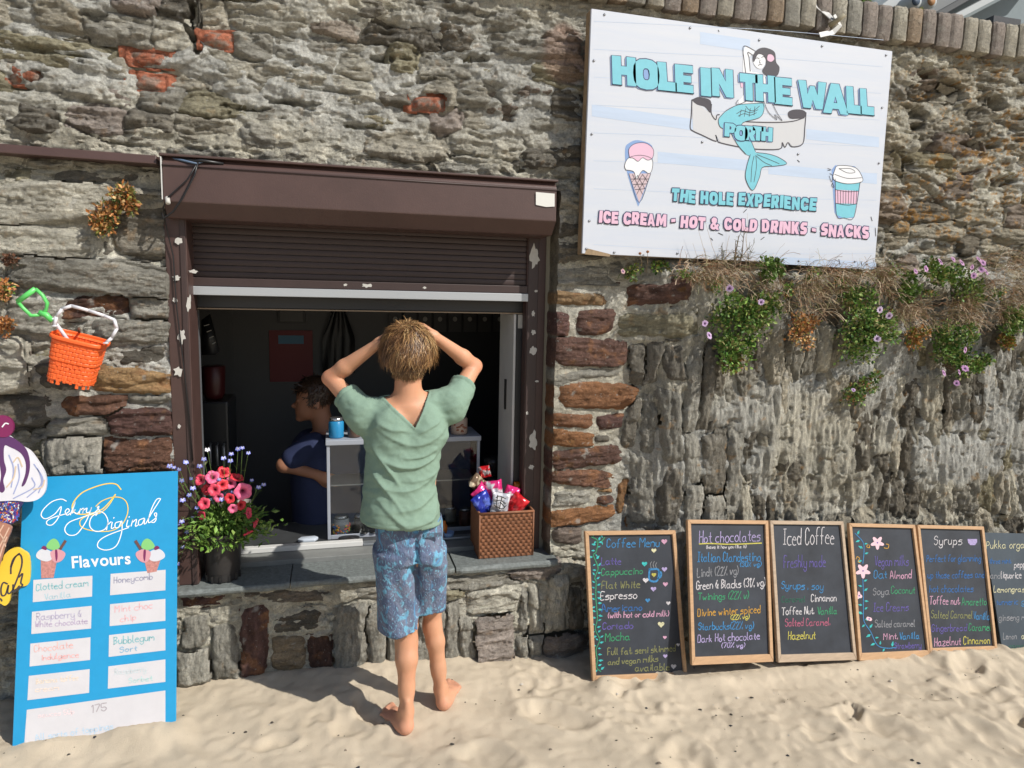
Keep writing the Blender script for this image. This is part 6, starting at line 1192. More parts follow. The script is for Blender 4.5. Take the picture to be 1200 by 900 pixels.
# ================================================================ FLOWER POT
pc = gp(262, 676, SZT); PX, PY_, R0 = float(pc[0]), .035, .072
pt = thing('flower_pot', 'black plastic pot of coral petunias and small blue lobelia on the slate sill', 'flower pot', (PX, PY_, SZT+.001))
H0 = .195
pr_ = [(R0*.78, 0), (R0*.84, .004), (R0*.87, .032), (R0*.875, .036), (R0*.90, .036), (R0*1.02, H0-.02), (R0*1.10, H0-.02), (R0*1.12, H0), (R0*1.04, H0), (R0*1.0, H0-.025), (R0*.9, .1)]
po_ = MB().lathe(pr_, (PX, PY_, SZT+.001), 36).build('pot', mat('pot_black', srgb(40, 38, 38), .5, noise=.12, nscale=12), pt, True); flat_smooth(po_, 30)
for k in range(12):
    w = 2*math.pi*k/12; c = (PX+R0*.855*math.cos(w), PY_+R0*.855*math.sin(w)); MB().box((c[0]-.004, c[1]-.004, SZT+.002), (c[0]+.004, c[1]+.004, SZT+.03)).build('drain_slot', M_BLK, po_)
MB().lathe([(.001, .0), (R0*.98, 0)], (PX, PY_, SZT+H0-.03), 24, capb=False).build('soil', mat('soil', srgb(60, 46, 36), .95), pt)
r = random.Random(21); V, F, C = [], [], []; base = np.array([PX, PY_, SZT+H0-.02])
for k in range(2600):
    w = r.uniform(0, 6.28); rr_ = abs(r.gauss(0, .06)); z = r.uniform(-.03, .13)*(1-rr_*3); p = base+np.array([math.cos(w)*(rr_+.02)*1.25-.005, math.sin(w)*(rr_+.02)*.8, z]); o = np.array([math.cos(w)*.8+r.gauss(0, .5), math.sin(w)*.8+r.gauss(0, .5), r.gauss(.1, .6)]); o /= np.linalg.norm(o)
    L = r.uniform(.014, .036); ww = L*r.uniform(.14, .28); s = np.cross(o, [r.gauss(0, 1), r.gauss(0, 1), r.gauss(0, 1)]); s /= np.linalg.norm(s); nn = np.cross(s, o); b0 = len(V)
    V += [p, p+o*L*.5+s*ww, p+o*L-nn*L*.18, p+o*L*.5-s*ww]; F += [(b0, b0+1, b0+2), (b0, b0+2, b0+3)]; C += [np.array(r.choice([(.10, .20, .03), (.16, .28, .05), (.07, .15, .03), (.22, .32, .08)]))*r.uniform(.7, 1.25)]*4
part('foliage', V, F, M_LEAF, pt, np.array(C), False)
def petunia(p, R_, ax, col, tr=.5):
    ax = np.array(ax, float); ax /= np.linalg.norm(ax); u = np.cross(ax, [0, .2, 1.]); u /= np.linalg.norm(u); v = np.cross(u, ax); V, F, C = [], [], []; n = 30; rings = [(.05, -1.1), (.12, -.7), (.22, -.32), (.55, -.02), (.85, .03), (1.0, -.05)]; col = np.array(col)
    for i, (q_, h) in enumerate(rings):
        for k in range(n):
            w = 2*math.pi*k/n; lob = 1-.13*abs(math.sin(w*2.5))**3*(q_ > .5); rf = h+(.07*math.sin(w*10+i)+.05*math.sin(w*3+R_*900))*(q_**2); V.append(p+R_*(q_*lob*(math.cos(w)*u+math.sin(w)*v)+rf*ax)); C.append(col*(.55 if q_ < .3 else 1)*(1-.12*(k % 6 == 0)))
    F = [(i*n+k, i*n+(k+1) % n, (i+1)*n+(k+1) % n, (i+1)*n+k) for i in range(len(rings)-1) for k in range(n)]
    part('petunia', V, F, mat('petunia_petal', (1, 1, 1), .55, vcol=True), pt, np.array(C), True)
COR = srgb(224, 74, 100); RED = srgb(214, 52, 66); PNK = srgb(228, 104, 144)
for (fx, fy, R_, ax, c, Yf) in [(234, 562, .022, (-.3, -1, .5), COR, -.01), (249, 559, .026, (.1, -1, .6), PNK, -.03), (262, 553, .026, (.3, -.9, .9), RED, -.0), (251, 574, .024, (-.1, -1, .2), COR, -.05), (261, 568, .022, (.4, -1, .3), RED, -.04), (278, 559, .026, (.6, -.5, 1.4), RED, -.01), (285, 576, .033, (.25, -1, .1), PNK, -.05), (269, 584, .020, (-.2, -1, .1), RED, -.06), (239, 590, .023, (-.2, -1, .3), COR, -.055), (292, 601, .022, (1.2, -.5, .2), COR, -.02), (300, 613, .020, (1.3, -.4, -.3), COR, -.02), (291, 625, .020, (.6, -.6, -1.2), COR, -.04), (246, 566, .02, (-.6, -.8, .7), COR, 0), (242, 574, .022, (-.5, -1, .1), RED, -.02), (270, 566, .023, (.1, -1, .3), PNK, -.02), (256, 583, .02, (0, -1, -.1), PNK, -.03), (236, 604, .018, (-.5, -1, 0), COR, -.03), (273, 596, .018, (.2, -1, 0), PNK, -.06), (283, 592, .02, (.7, -1, 0), RED, -.02)]:
    petunia(wp(fx, fy, Yf), R_*1.04, ax, c)
# lobelia sprays
r = random.Random(31); LB = [(204, 547), (210, 549), (218, 541), (224, 555), (213, 562), (226, 571), (217, 540), (243, 526), (262, 536), (271, 531), (279, 525), (284, 524), (291, 530), (239, 537), (270, 539), (295, 562), (303, 570), (309, 567), (205, 558), (214, 585), (213, 610), (226, 605), (219, 622), (209, 613), (214, 640), (231, 594), (233, 599), (264, 577), (273, 576), (260, 584), (280, 579), (222, 579), (206, 571), (212, 590), (208, 660), (257, 561), (224, 560), (199, 545), (196, 556), (234, 545)]
lo = MB()
for i, (fx, fy) in enumerate(LB):
    Yf = r.uniform(-.07, .01); p = wp(fx, fy, Yf); rt = base+np.array([r.uniform(-.03, .03), r.uniform(-.02, .02), 0]); mid = (p+rt)/2+np.array([(p[0]-rt[0])*.25, 0, .03 if fy < 600 else .05]); lo.tube([rt, mid, p], [.0012, .0010, .0007], 4, (.12, .2, .05))
    for k in range(3):
        q_ = mid+(p-mid)*r.uniform(.1, .95); lo.tube([q_, q_+np.array([r.uniform(-.018, .018), r.uniform(-.015, .01), r.uniform(-.004, .018)])], [.0009, .0005], 4, (.13, .22, .05))
    ax = np.array([r.uniform(-.5, .5), -1, r.uniform(0, .8)]); ax /= np.linalg.norm(ax); u = np.cross(ax, [0, 0, 1.]); u /= np.linalg.norm(u); v = np.cross(u, ax); V, F, C = [], [], []
    R_ = r.uniform(.0085, .0125); c = np.array(r.choice([srgb(92, 104, 206), srgb(70, 80, 186), srgb(118, 130, 222)])) if i != 7 else np.array(srgb(225, 225, 235))
    for k in range(5):
        w = -math.pi/2+(k-2)*.85 if k < 5 else 0; d = math.cos(w)*u+math.sin(w)*v; s = -math.sin(w)*u+math.cos(w)*v; b0 = len(V); l = R_*(1.15 if abs(k-2) < 2 else .8); V += [p, p+d*l*.6+s*R_*.4, p+d*l, p+d*l*.6-s*R_*.4]; F += [(b0, b0+1, b0+2, b0+3)]; C += [np.array([.8, .8, .9]), c, c, c]
    part('lobelia_flower', V, F, M_PET, pt, np.array(C), False)
lo.build('lobelia_stems', M_STEM, pt, cols=True)

# ================================================================ WICKER BASKET
b0_ = gp(561.4, 655, SZT+.002); b1_ = gp(624, 650.5, SZT+.002); bf = (b1_-b0_); bw = float(np.linalg.norm(bf)); bx_ = bf/bw; by_ = np.array([-bx_[1], bx_[0], 0]); bdep = .19; bh = float(wp(561, 603, b0_[1])[2]-SZT)
bt = thing('wicker_basket', 'brown woven basket full of snack packets on the right end of the slate sill', 'basket', tuple(b0_+bx_*bw/2+by_*bdep/2))
M_WK = mat('wicker', srgb(128, 84, 57), .6, noise=.22, nscale=45, bump=.0006, bscale=300)
def side(o, u, nrm, w, name):
    nr = 13; nc = max(8, int(w/.0115)); mb = MB()
    core = [o-nrm*.002, o+u*w-nrm*.002, o+u*w-nrm*.002+np.array([0, 0, bh]), o-nrm*.002+np.array([0, 0, bh])]; mb.hexa([core[0], core[1], core[1]-nrm*.003, core[0]-nrm*.003, core[3], core[2], core[2]-nrm*.003, core[3]-nrm*.003])
    rh = (bh-.008)/nr
    for i in range(nr):
        V = []; n = nc*3
        for k in range(n+1):
            s = w*k/n; ph = math.pi*(k/3+i); d = .0028*math.cos(ph)
            for (zz, q_) in ((.06, .2), (.3, 1), (.7, 1), (.94, .2)): V.append(o+u*s+nrm*(d+.0012*q_)+np.array([0, 0, (i+zz)*rh]))
        mb.add(V, [(k*4+j, (k+1)*4+j, (k+1)*4+j+1, k*4+j+1) for k in range(n) for j in range(3)])
    return mb.build(name, M_WK, bt)
up3 = np.array([0, 0, 1.])
side(b0_, bx_, -by_, bw, 'woven_side'); side(b0_+bx_*bw, by_, bx_, bdep, 'woven_side'); side(b0_+bx_*bw+by_*bdep, -bx_, by_, bw, 'woven_side'); side(b0_+by_*bdep, -by_, -bx_, bdep, 'woven_side')
rimp = [b0_, b0_+bx_*bw, b0_+bx_*bw+by_*bdep, b0_+by_*bdep]
for i in range(4): a, b = rimp[i]+up3*bh, rimp[(i+1) % 4]+up3*bh; MB().tube([a, b], .0055, 8).build('rim', M_WK, bt, True)
for i in range(4): MB().tube([rimp[i]+up3*.002, rimp[i]+up3*bh], .0042, 8).build('corner_post', M_WK, bt, True)
MB().hexa([rimp[0]+up3*.001, rimp[1]+up3*.001, rimp[2]+up3*.001, rimp[3]+up3*.001, rimp[0]+up3*.006, rimp[1]+up3*.006, rimp[2]+up3*.006, rimp[3]+up3*.006]).build('bottom', M_WK, bt)
def packet(c, w, h, tilt, c1_, c2_, label, seed, yaw=0):
    r = random.Random(seed); nx, nz = 14, 16; V, F, C = [], [], []; ca, sa = math.cos(tilt), math.sin(tilt)
    for sgn in (-1, 1):
        for i in range(nx+1):
            for j in range(nz+1):
                u, v = -1+2*i/nx, -1+2*j/nz; e = (1-abs(u)**2.6)*(1-abs(v)**3.5); th = .022*e**.6+.006*float(vn(u*3+seed, v*3, seed+sgn))*e+.0055*float(ridge(u*2.3+seed, v*2.6, 2, seed))
                x, z = u*w/2*(1-.06*(1-abs(v))), v*h/2; y = sgn*th+.006*math.sin(u*2+seed)+(.0015*math.sin(u*40) if abs(v) > .88 else 0); X, Z = x*ca-z*sa, x*sa+z*ca
                V.append(c+np.array([X*math.cos(yaw)-y*math.sin(yaw), X*math.sin(yaw)+y*math.cos(yaw), Z])); f = float(vn(u*2.2+seed*3, v*2.6+seed, seed)); band = abs(v-.1+.25*u) < .35; C.append(np.array(c2_) if (band and f > -.35) or f > .55 else np.array(c1_))
    m = (nx+1)*(nz+1)
    for s in range(2):
        for i in range(nx):
            for j in range(nz): a = s*m+i*(nz+1)+j; q_ = (a, a+nz+1, a+nz+2, a+1); F.append(q_ if s == 0 else q_[::-1])
    o = part('snack_packet', V, F, mat('foil_print', (1, 1, 1), .22, .25, vcol=True), None, np.array(C), True, origin=c); return tag(o, label, 'snack packet', 'packets in the wicker basket')
def bc(fx, fy, d): return wp(fx, fy, float(b0_[1])+d)
BLU, WHT, MAG, REDC, ORC, SLV = srgb(36, 50, 150), srgb(225, 225, 232), srgb(214, 50, 120), srgb(206, 36, 44), srgb(206, 120, 36), srgb(178, 180, 190)
packet(bc(566, 590, .045), .085, .10, .5, BLU, srgb(90, 110, 200), 'deep blue foil packet at the front left of the basket', 1, .2); packet(bc(586, 590, .03), .078, .095, -.15, WHT, SLV, 'white packet with black scribbled print at the front of the basket', 2)
packet(bc(605, 592, .05), .075, .10, -.6, REDC, srgb(230, 90, 90), 'red foil packet at the front right of the basket', 3, -.3); packet(bc(579, 577, .09), .08, .11, .15, MAG, WHT, 'pink and silver packet standing up at the middle of the basket', 4)
packet(bc(565, 580, .10), .08, .10, .7, MAG, BLU, 'pink and blue crumpled packet behind the deep blue one', 5, .4); packet(bc(598, 582, .09), .07, .10, -.35, MAG, WHT, 'magenta packet with a white corner behind the red one', 6, -.2); packet(bc(608, 578, .13), .065, .105, -.15, ORC, srgb(230, 150, 60), 'orange packet sticking up at the back right of the basket', 7, -.1)
packet(bc(560, 567, .15), .07, .09, .9, srgb(190, 176, 150), srgb(120, 100, 80), 'cream and brown packet at the back left of the basket', 8, .6); packet(bc(568, 553, .16), .05, .055, .2, REDC, srgb(160, 150, 150), 'small red topped packet poking up highest at the back', 9, .2)
pw = Plane(bc(586, 590, -.002), (0, -1, 0)); mbv, mbf = [], []
for P in [[(581, 583), (585, 581), (592, 584)], [(580, 587), (586, 586), (592, 590)], [(583, 580), (581, 594)], [(588, 582), (585, 596)], [(579, 592), (588, 596), (593, 592)], [(586, 588), (591, 594)]]:
    v, f = pw.stroke(P, .004, None, None, .001); mbf += [tuple(i+len(mbv) for i in g) for g in f]; mbv += v
pk_ = [o for o in bpy.data.objects if o.name == 'snack_packet.001'][0]; part('black_print', [p+np.array([0, -.003, 0]) for p in mbv], mbf, M_BLK, pk_, smooth=False)

# ================================================================ SAND BUCKET AND SPADE
M_OR = mat('bucket_orange', srgb(243, 106, 48), .42, sss=.05, noise=.05, nscale=9)
ctop = wp(91, 400, -.13); cbot = wp(85, 436, -.13); axb = ctop-cbot; axb /= np.linalg.norm(axb)
axb = np.array([math.sin(.27), -.10, math.cos(.27)]); axb /= np.linalg.norm(axb); ub = np.cross([0, 1., 0], axb); ub /= np.linalg.norm(ub); vb_ = np.cross(axb, ub)
TOPC = wp(95, 395, -.145); HB = .158
bu = thing('beach_bucket', 'orange castle shaped toy bucket with a white handle hanging tilted on the wall', 'bucket', tuple(TOPC))
def BP(x, y, z): return TOPC+ub*x+vb_*y+axb*z
def sq(w, hw, hd, p=3.2): c, s = math.cos(w), math.sin(w); k = (abs(c)**p+abs(s)**p)**(-1/p); return hw*k*c, hd*k*s
n = 156; V, F = [], []; rows_ = [(0, 1.07), (-.006, 1.09), (-.012, 1.08), (-.014, 1.0)]
mz = [0, -.004, -.010, -.012]; lv = []
zz = [(-.014-i*.0024) for i in range(60)]
for z, k in rows_: lv.append((z, k))
for z in zz: lv.append((z, (1.0-.10*(-z/HB))*(1 if z > -.085 else .955)))
for li, (z, k) in enumerate(lv):
    for i in range(n):
        w = 2*math.pi*i/n; tower = max(abs(math.cos(w)*math.sin(w))*2-.72, 0)*.12; groove = 0
        if li >= 4:
            row = int(-z/.0145); fz = (-z/.0145) % 1; groove = -.0021*(fz < .20)-.0018*(abs(((i/n*26+(row % 2)*.5) % 1)-.5) > .41)
        x, y = sq(w, .078*k*(1+tower)+groove, .058*k*(1+tower)+groove); low = z < -.150 and (int(i/n*28) % 2 == 0)
        V.append(BP(x, y, z+(.010 if low else 0)+(.012*math.cos(w*4) if z < -.15 else 0)*0))
m = len(lv); F = [(i*n+k, i*n+(k+1) % n, (i+1)*n+(k+1) % n, (i+1)*n+k)[::-1] for i in range(m-1) for k in range(n)]
body = part('body', V, F, M_OR, bu, smooth=True); sld = body.modifiers.new('solid', 'SOLIDIFY'); sld.thickness = .003; sld.offset = -1; flat_smooth(body, 28)
mb = MB(); V = [BP(*sq(2*math.pi*i/n, .066, .048), -.146) for i in range(n)]; mb.add(V, [tuple(range(n))]); mb.build('bottom', M_OR, bu)
for i in range(22):       # battlements round the base, upside down
    w = 2*math.pi*i/22; x, y = sq(w, .0665, .050); x2, y2 = sq(w+.12, .0665, .050); d = -.157-(.010 if abs(math.cos(w)*math.sin(w)) > .36 else 0); nrm = np.array([x, y])/math.hypot(x, y)*.005; tz = -.146
    P = [(x-nrm[0], y-nrm[1]), (x, y), (x2, y2), (x2-nrm[0], y2-nrm[1])]; MB().hexa([BP(a, b, d) for a, b in P]+[BP(a, b, tz) for a, b in P]).build('battlement', M_OR, bu)
mb = MB()
for k in range(34):       # moulded row of small studs
    w = 2*math.pi*k/34; kk = 1-.16*(.098/HB); x, y = sq(w, .0785*kk, .0585*kk); c = BP(x, y, -.098+.003*math.sin(k*2.1)); s = .0032; mb.add([c+s*a for a in (ub, -ub, vb_, -vb_, axb, -axb)], [(0, 2, 4), (2, 1, 4), (1, 3, 4), (3, 0, 4), (2, 0, 5), (1, 2, 5), (3, 1, 5), (0, 3, 5)])
mb.build('studs', M_OR, bu)
M_WH = mat('handle_white', srgb(214, 212, 218), .35)
hp = [(64, 382), (66, 371), (73, 362), (84, 358.5), (104, 364), (122, 370), (134, 375), (137, 385), (131, 396), (124, 402)]; P = [wp(x, y, -.195+.0*i) for i, (x, y) in enumerate(hp)]
V, F = [], []
mb = MB()
for a, b in zip(P[:-1], P[1:]): mb.tube([a-(b-a)*.03, b+(b-a)*.03], .0058, 6)
mb.build('handle', M_WH, bu, True)
for p in (P[0], P[-1]): MB().lathe([(.009, 0), (.009, .004)], p-np.array([0, 0, .002]), 10, capt=True).build('handle_pivot', M_WH, bu, True)
spd = thing('toy_spade', 'green handled toy spade with a white shaft stuck in the orange bucket', 'spade', tuple(wp(60, 378, -.16)))
ys_ = -.165; M_GN = mat('spade_green', srgb(96, 200, 104), .35)
MB().tube([wp(61, 373, ys_), wp(66, 380, ys_+.003), wp(74, 391, ys_+.01), wp(86, 408, ys_+.03)], .0065, 8).build('shaft', M_WH, spd, True)
MB().tube([wp(46, 366, ys_), wp(54, 369, ys_), wp(61.5, 376.5, ys_)], [.009, .010, .0085], 10).build('socket', M_GN, spd, True)
mb = MB(); hq = [(20.5, 353.5), (31, 345.5), (41.5, 338.5), (50, 346), (55.5, 355.5), (54, 363), (46.5, 369), (36.5, 370), (27, 361)]
K = [wp(x, y, ys_) for x, y in hq]
mb.tube([K[0], K[2]], .0085, 10); mb.tube([K[2], K[3], K[4], K[5], K[6]], .006, 8); mb.tube([K[0], K[8], K[7], K[6]], .006, 8); mb.build('grip', M_GN, spd, True)
MB().tube([wp(93, 392, -.02), wp(93, 388, -.12), wp(92, 384, -.125)], .004, 6).build('peg', mat('rusty_iron', srgb(96, 66, 50), .8), bu, True)
# ================================================================ PEOPLE (continuous surfaces grown from distance fields)
class SDF:
    def __init__(s, lo, hi, h):
        s.lo = np.array(lo, float); s.h = h; s.n = np.ceil((np.array(hi)-s.lo)/h).astype(int)+1
        ax = [(s.lo[i]+h*np.arange(s.n[i])).astype(np.float32) for i in range(3)]; s.ax = ax; s.D = np.full(s.n, .5, np.float32)
    def _w(s, lo, hi):
        i0 = np.clip(np.floor((np.array(lo)-s.lo)/s.h).astype(int), 0, s.n-1); i1 = np.clip(np.ceil((np.array(hi)-s.lo)/s.h).astype(int)+1, 1, s.n)
        sl = tuple(slice(a, b) for a, b in zip(i0, i1)); X, Y, Z = np.meshgrid(*[s.ax[k][sl[k]] for k in range(3)], indexing='ij'); return sl, X, Y, Z
    def mix(s, sl, d, k):
        a = s.D[sl]
        if k > 0: h = np.clip(.5+.5*(a-d)/k, 0, 1); s.D[sl] = a*(1-h)+d*h-k*h*(1-h)
        else: s.D[sl] = np.minimum(a, d)
    def cap(s, a, b, r0, r1, k=.012):
        a = np.array(a, float); b = np.array(b, float); R = max(r0, r1)+k+.03; sl, X, Y, Z = s._w(np.minimum(a, b)-R, np.maximum(a, b)+R)
        ab = b-a; L = ab@ab+1e-9; t = np.clip(((X-a[0])*ab[0]+(Y-a[1])*ab[1]+(Z-a[2])*ab[2])/L, 0, 1)
        s.mix(sl, np.sqrt((X-a[0]-t*ab[0])**2+(Y-a[1]-t*ab[1])**2+(Z-a[2]-t*ab[2])**2)-(r0+(r1-r0)*t), k); return s
    def ell(s, c, r, k=.012, R=None):
        c = np.array(c, float); r = np.array(r, float); m = r.max()+k+.03; sl, X, Y, Z = s._w(c-m, c+m); P = np.stack([X-c[0], Y-c[1], Z-c[2]], -1)
        if R is not None: P = P@np.array(R)
        q = np.sqrt((P[..., 0]/r[0])**2+(P[..., 1]/r[1])**2+(P[..., 2]/r[2])**2); g = np.sqrt((P[..., 0]/r[0]**2)**2+(P[..., 1]/r[1]**2)**2+(P[..., 2]/r[2]**2)**2)+1e-6
        s.mix(sl, q*(q-1)/g, k); return s
    def col(s, zs, cx, cy, rx, ry, k=.012, p=2.2):
        """upright trunk: elliptical sections given at heights zs"""
        z0, z1 = min(zs), max(zs); m = max(max(rx), max(ry))+.06; cxm, cym = np.mean(cx), np.mean(cy)
        sl, X, Y, Z = s._w((min(cx)-m, min(cy)-m, z0-.05), (max(cx)+m, max(cy)+m, z1+.05)); f = lambda a: np.interp(Z, zs, a)
        CX, CY, RX, RY = f(cx), f(cy), f(rx), f(ry); q = ((np.abs(X-CX)/RX)**p+(np.abs(Y-CY)/RY)**p)**(1/p); d = (q-1)*np.minimum(RX, RY)*.9
        e = np.maximum(Z-z1, z0-Z); d = np.where(e > 0, np.sqrt(np.maximum(d, 0)**2+e**2), np.maximum(d, e)); s.mix(sl, d.astype(np.float32), k); return s
    def cut(s, f):
        X, Y, Z = np.meshgrid(*s.ax, indexing='ij'); s.D = np.maximum(s.D, f(X, Y, Z).astype(np.float32)); return s
    def mesh(s):
        D = s.D; I = D < 0; n = np.array(D.shape); acc = np.zeros((*(n-1), 3), np.float32); cnt = np.zeros(n-1, np.float32); quads = []
        for ax in range(3):
            a = [slice(None)]*3; b = [slice(None)]*3; a[ax] = slice(0, -1); b[ax] = slice(1, None); A, B = D[tuple(a)], D[tuple(b)]; cr = (A < 0) != (B < 0)
            idx = np.argwhere(cr); o1, o2 = [k for k in range(3) if k != ax]
            ok = (idx[:, o1] > 0) & (idx[:, o2] > 0) & (idx[:, o1] < n[o1]-1) & (idx[:, o2] < n[o2]-1); idx = idx[ok]
            va = A[tuple(idx.T)]; vb = B[tuple(idx.T)]; t = va/(va-vb); P = idx.astype(np.float32); P[:, ax] += t; cl = []
            for d1_, d2_ in ((-1, -1), (0, -1), (0, 0), (-1, 0)):
                c = idx.copy(); c[:, o1] += d1_; c[:, o2] += d2_; np.add.at(acc, tuple(c.T), P); np.add.at(cnt, tuple(c.T), 1); cl.append(np.ravel_multi_index(c.T, n-1))
            q = np.stack(cl, 1); fl = va < 0; fl = fl if ax != 1 else ~fl; q[~fl] = q[~fl][:, ::-1]; quads.append(q)
        Q_ = np.concatenate(quads); u, inv = np.unique(Q_, return_inverse=True); V = acc.reshape(-1, 3)[u]/cnt.reshape(-1)[u][:, None]
        return V*s.h+s.lo, inv.reshape(Q_.shape)
def vnorm(V, F):
    fn = np.cross(V[F[:, 1]]-V[F[:, 0]], V[F[:, 2]]-V[F[:, 0]]); N = np.zeros_like(V)
    for k in range(F.shape[1]): np.add.at(N, F[:, k], fn)
    return N/(np.linalg.norm(N, axis=1)[:, None]+1e-12)
def relax(V, F, it=1, w=.5):
    for _ in range(it):
        A = np.zeros_like(V); c = np.zeros(len(V))
        for k in range(4):
            a, b = F[:, k], F[:, (k+1) % 4]; np.add.at(A, a, V[b]); np.add.at(A, b, V[a]); np.add.at(c, a, 1); np.add.at(c, b, 1)
        V = V*(1-w)+w*A/c[:, None]
    return V
def drop_faces(V, F, bad):
    k = ~bad[F].any(1); F = F[k]; u, inv = np.unique(F, return_inverse=True); return V[u], inv.reshape(F.shape), u

M_SKIN = mat('skin', (1, 1, 1), .5, vcol=True, sss=.12, bump=.0004, bscale=500, spec=.35)
YBY = -.40
def B(px, py, dy=0.): return wp(px, py, YBY+dy)
# --- joints of the boy, back to the camera, hands on his head
head = B(478, 414); neck = B(478, 462, -.005); cx0 = float(B(476, 520)[0])
shL, shR = B(423, 482, .0), B(531, 470, .0); elL, elR = B(387, 443, .10), B(556, 429, .10); haL, haR = B(444, 402, .02), B(509, 394, .02)
zsh = float(shL[2]); z_w = float(B(478, 610)[2]); hipz = float(B(480, 640)[2])
kneeL, kneeR = B(476, 737, .02), B(507, 722, .05); ankL = gp(479, 846, .055); ankR = gp(518, 820, .055); ankL = B(482, 838, -.055); ankR = B(516, 812, .045)
hipL, hipR = B(462, 650), B(500, 650)
gL = gp(479, 862, zsand(.25, -.45)); gR = gp(518, 834, zsand(.38, -.34))
heelL = np.array([gL[0], gL[1], float(gL[2])]); heelR = np.array([gR[0], gR[1], float(gR[2])])
ankL = heelL+np.array([-.004, .035, .068]); ankR = heelR+np.array([.000, .035, .068])
kneeL[1] = YBY+.01; kneeR[1] = YBY+.06
def foot(S, heel, ang, ank, sgn):
    f = np.array([math.sin(ang), math.cos(ang), 0]); s = np.array([f[1], -f[0], 0])*sgn; z = np.array([0, 0, 1.])      # s points to the big toe side
    S.cap(heel+f*.022+z*.026, ank, .026, .0245, .012); S.ell(heel+f*.020+z*.024, (.024, .026, .026), .01)
    S.cap(heel+f*.03+z*.022, heel+f*.125+z*.016+s*.004, .024, .017, .02); S.cap(heel+f*.05+z*.018-s*.012, heel+f*.13+z*.013-s*.018, .018, .013, .02); S.cap(heel+f*.07+z*.034+s*.006, ank+f*.01, .018, .024, .02); S.cap(heel+f*.12+z*.017+s*.018, heel+f*.145+z*.014+s*.018, .018, .015, .015)
    for i, (o, L, r_) in enumerate([(.020, .192, .0115), (.004, .190, .0085), (-.009, .182, .0080), (-.020, .172, .0075), (-.030, .160, .0075)]):
        a = heel+f*(.142-.006*i)+s*o*.95+z*.014; m_ = heel+f*(L-.018)+s*o*1.05+z*.018; t_ = heel+f*(L-.004)+s*o*1.08+z*.010; S.cap(a, m_, r_*1.05, r_, .003); S.cap(m_, t_, r_, r_*.92, .003)
def hand(S, wrist, fore, across, up, sc=1., curl=.5, k=.006, spread=1.):
    """palm, four bent fingers and a thumb; fore = towards the fingertips, across = to the little finger side, up = back of the hand"""
    f, a, u = [np.array(v, float)/np.linalg.norm(v) for v in (fore, across, up)]; W_ = lambda x, y, z: wrist+sc*(f*x+a*y+u*z)
    S.cap(W_(.0, -.006, 0), W_(.055, -.018, 0), .016*sc, .014*sc, .01); S.cap(W_(.0, .006, 0), W_(.052, .018, 0), .015*sc, .012*sc, .01); S.cap(W_(.01, 0, 0), W_(.055, 0, 0), .016*sc, .013*sc, .01)
    for i, (y, L, r_) in enumerate([(-.024, .060, .0078), (-.008, .068, .0080), (.008, .063, .0076), (.023, .050, .0068)]):
        p = W_(.055, y, 0); an = 0.; ln = L/3
        for j in range(3):
            an += curl*(.55+.12*i*.5); q = p+sc*ln*(f*math.cos(an)-u*math.sin(an)+a*y*3*spread*(j == 0)); S.cap(p, q, r_*(1-.08*j)*sc, r_*(1-.08*(j+1))*sc, .0035); p = q
    p = W_(.012, -.018, -.004); q = W_(.036, -.040, -.012); t_ = W_(.056, -.046, -.022); S.cap(p, q, .0125*sc, .0095*sc, .008); S.cap(q, t_, .0095*sc, .008*sc, .003)
boy = thing('person', 'barefoot boy from behind in sage green T-shirt and blue patterned shorts, hands on head', 'person', (float(cx0), YBY, 0))
S = SDF((.0-.08, YBY-.22, -.05), (.70, YBY+.32, 1.52), .0055)
# head and neck
S.ell(head+np.array([0, .005, .012]), (.069, .086, .080), 0); S.ell(head+np.array([0, .055, -.045]), (.050, .045, .055), .02); S.ell(head+np.array([0, .095, -.03]), (.012, .016, .02), .01)
for s in (-1, 1): S.ell(head+np.array([s*.072, .008, -.022]), (.010, .018, .028), .006); S.ell(head+np.array([s*.03, .082, .0]), (.014, .01, .009), .006)
S.cap(head+np.array([0, -.012, -.05]), neck+np.array([0, 0, -.03]), .043, .050, .02)
# trunk
zt = [z_w-.12, hipz, z_w+.02, z_w+.16, z_w+.28, zsh-.03, zsh+.02]
S.col(zt, [cx0+.006]*3+[cx0]*4, [YBY]*7, [.095, .098, .094, .106, .122, .118, .085], [.082, .088, .074, .078, .084, .072, .058], .02)
S.cap(neck+np.array([0, .005, -.045]), shL+np.array([.02, 0, 0]), .045, .038, .03); S.cap(neck+np.array([0, .005, -.045]), shR+np.array([-.02, 0, 0]), .045, .038, .03)
for s in (-1, 1): S.ell((cx0+s*.055, YBY-.055, zsh-.06), (.05, .03, .075), .02)     # shoulder blades
for sh_, el_, ha_ in ((shL, elL, haL), (shR, elR, haR)):
    S.cap(sh_, el_, .036, .0275, .02); m_ = el_+(ha_-el_)*.3; S.cap(el_, m_, .0265, .029, .012); S.cap(m_, ha_, .029, .0175, .012); S.ell(el_+(el_-(sh_+ha_)/2)/np.linalg.norm(el_-(sh_+ha_)/2)*.014, (.014, .014, .014), .012)
for hp_, kn, an in ((hipL, kneeL, ankL), (hipR, kneeR, ankR)):
    kr = .040 if kn is kneeL else .0345; S.cap(hp_, kn+np.array([0, 0, .03]), .070, kr, .03); S.cap(kn+np.array([0, 0, .05]), kn+np.array([0, 0, -.05]), kr, kr*.97, .02)
    cf = kn+(an-kn)*.34+np.array([0, -.005, 0]); S.cap(kn+np.array([0, -.002, -.04]), cf, kr*.95, kr*.94, .02); S.cap(cf, kn+(an-kn)*.75, kr*.94, .027, .02); S.cap(kn+(an-kn)*.68, an, .028, .0235, .015); S.cap(an+np.array([0, -.014, .05]), an+np.array([0, -.022, -.02]), .011, .012, .01)
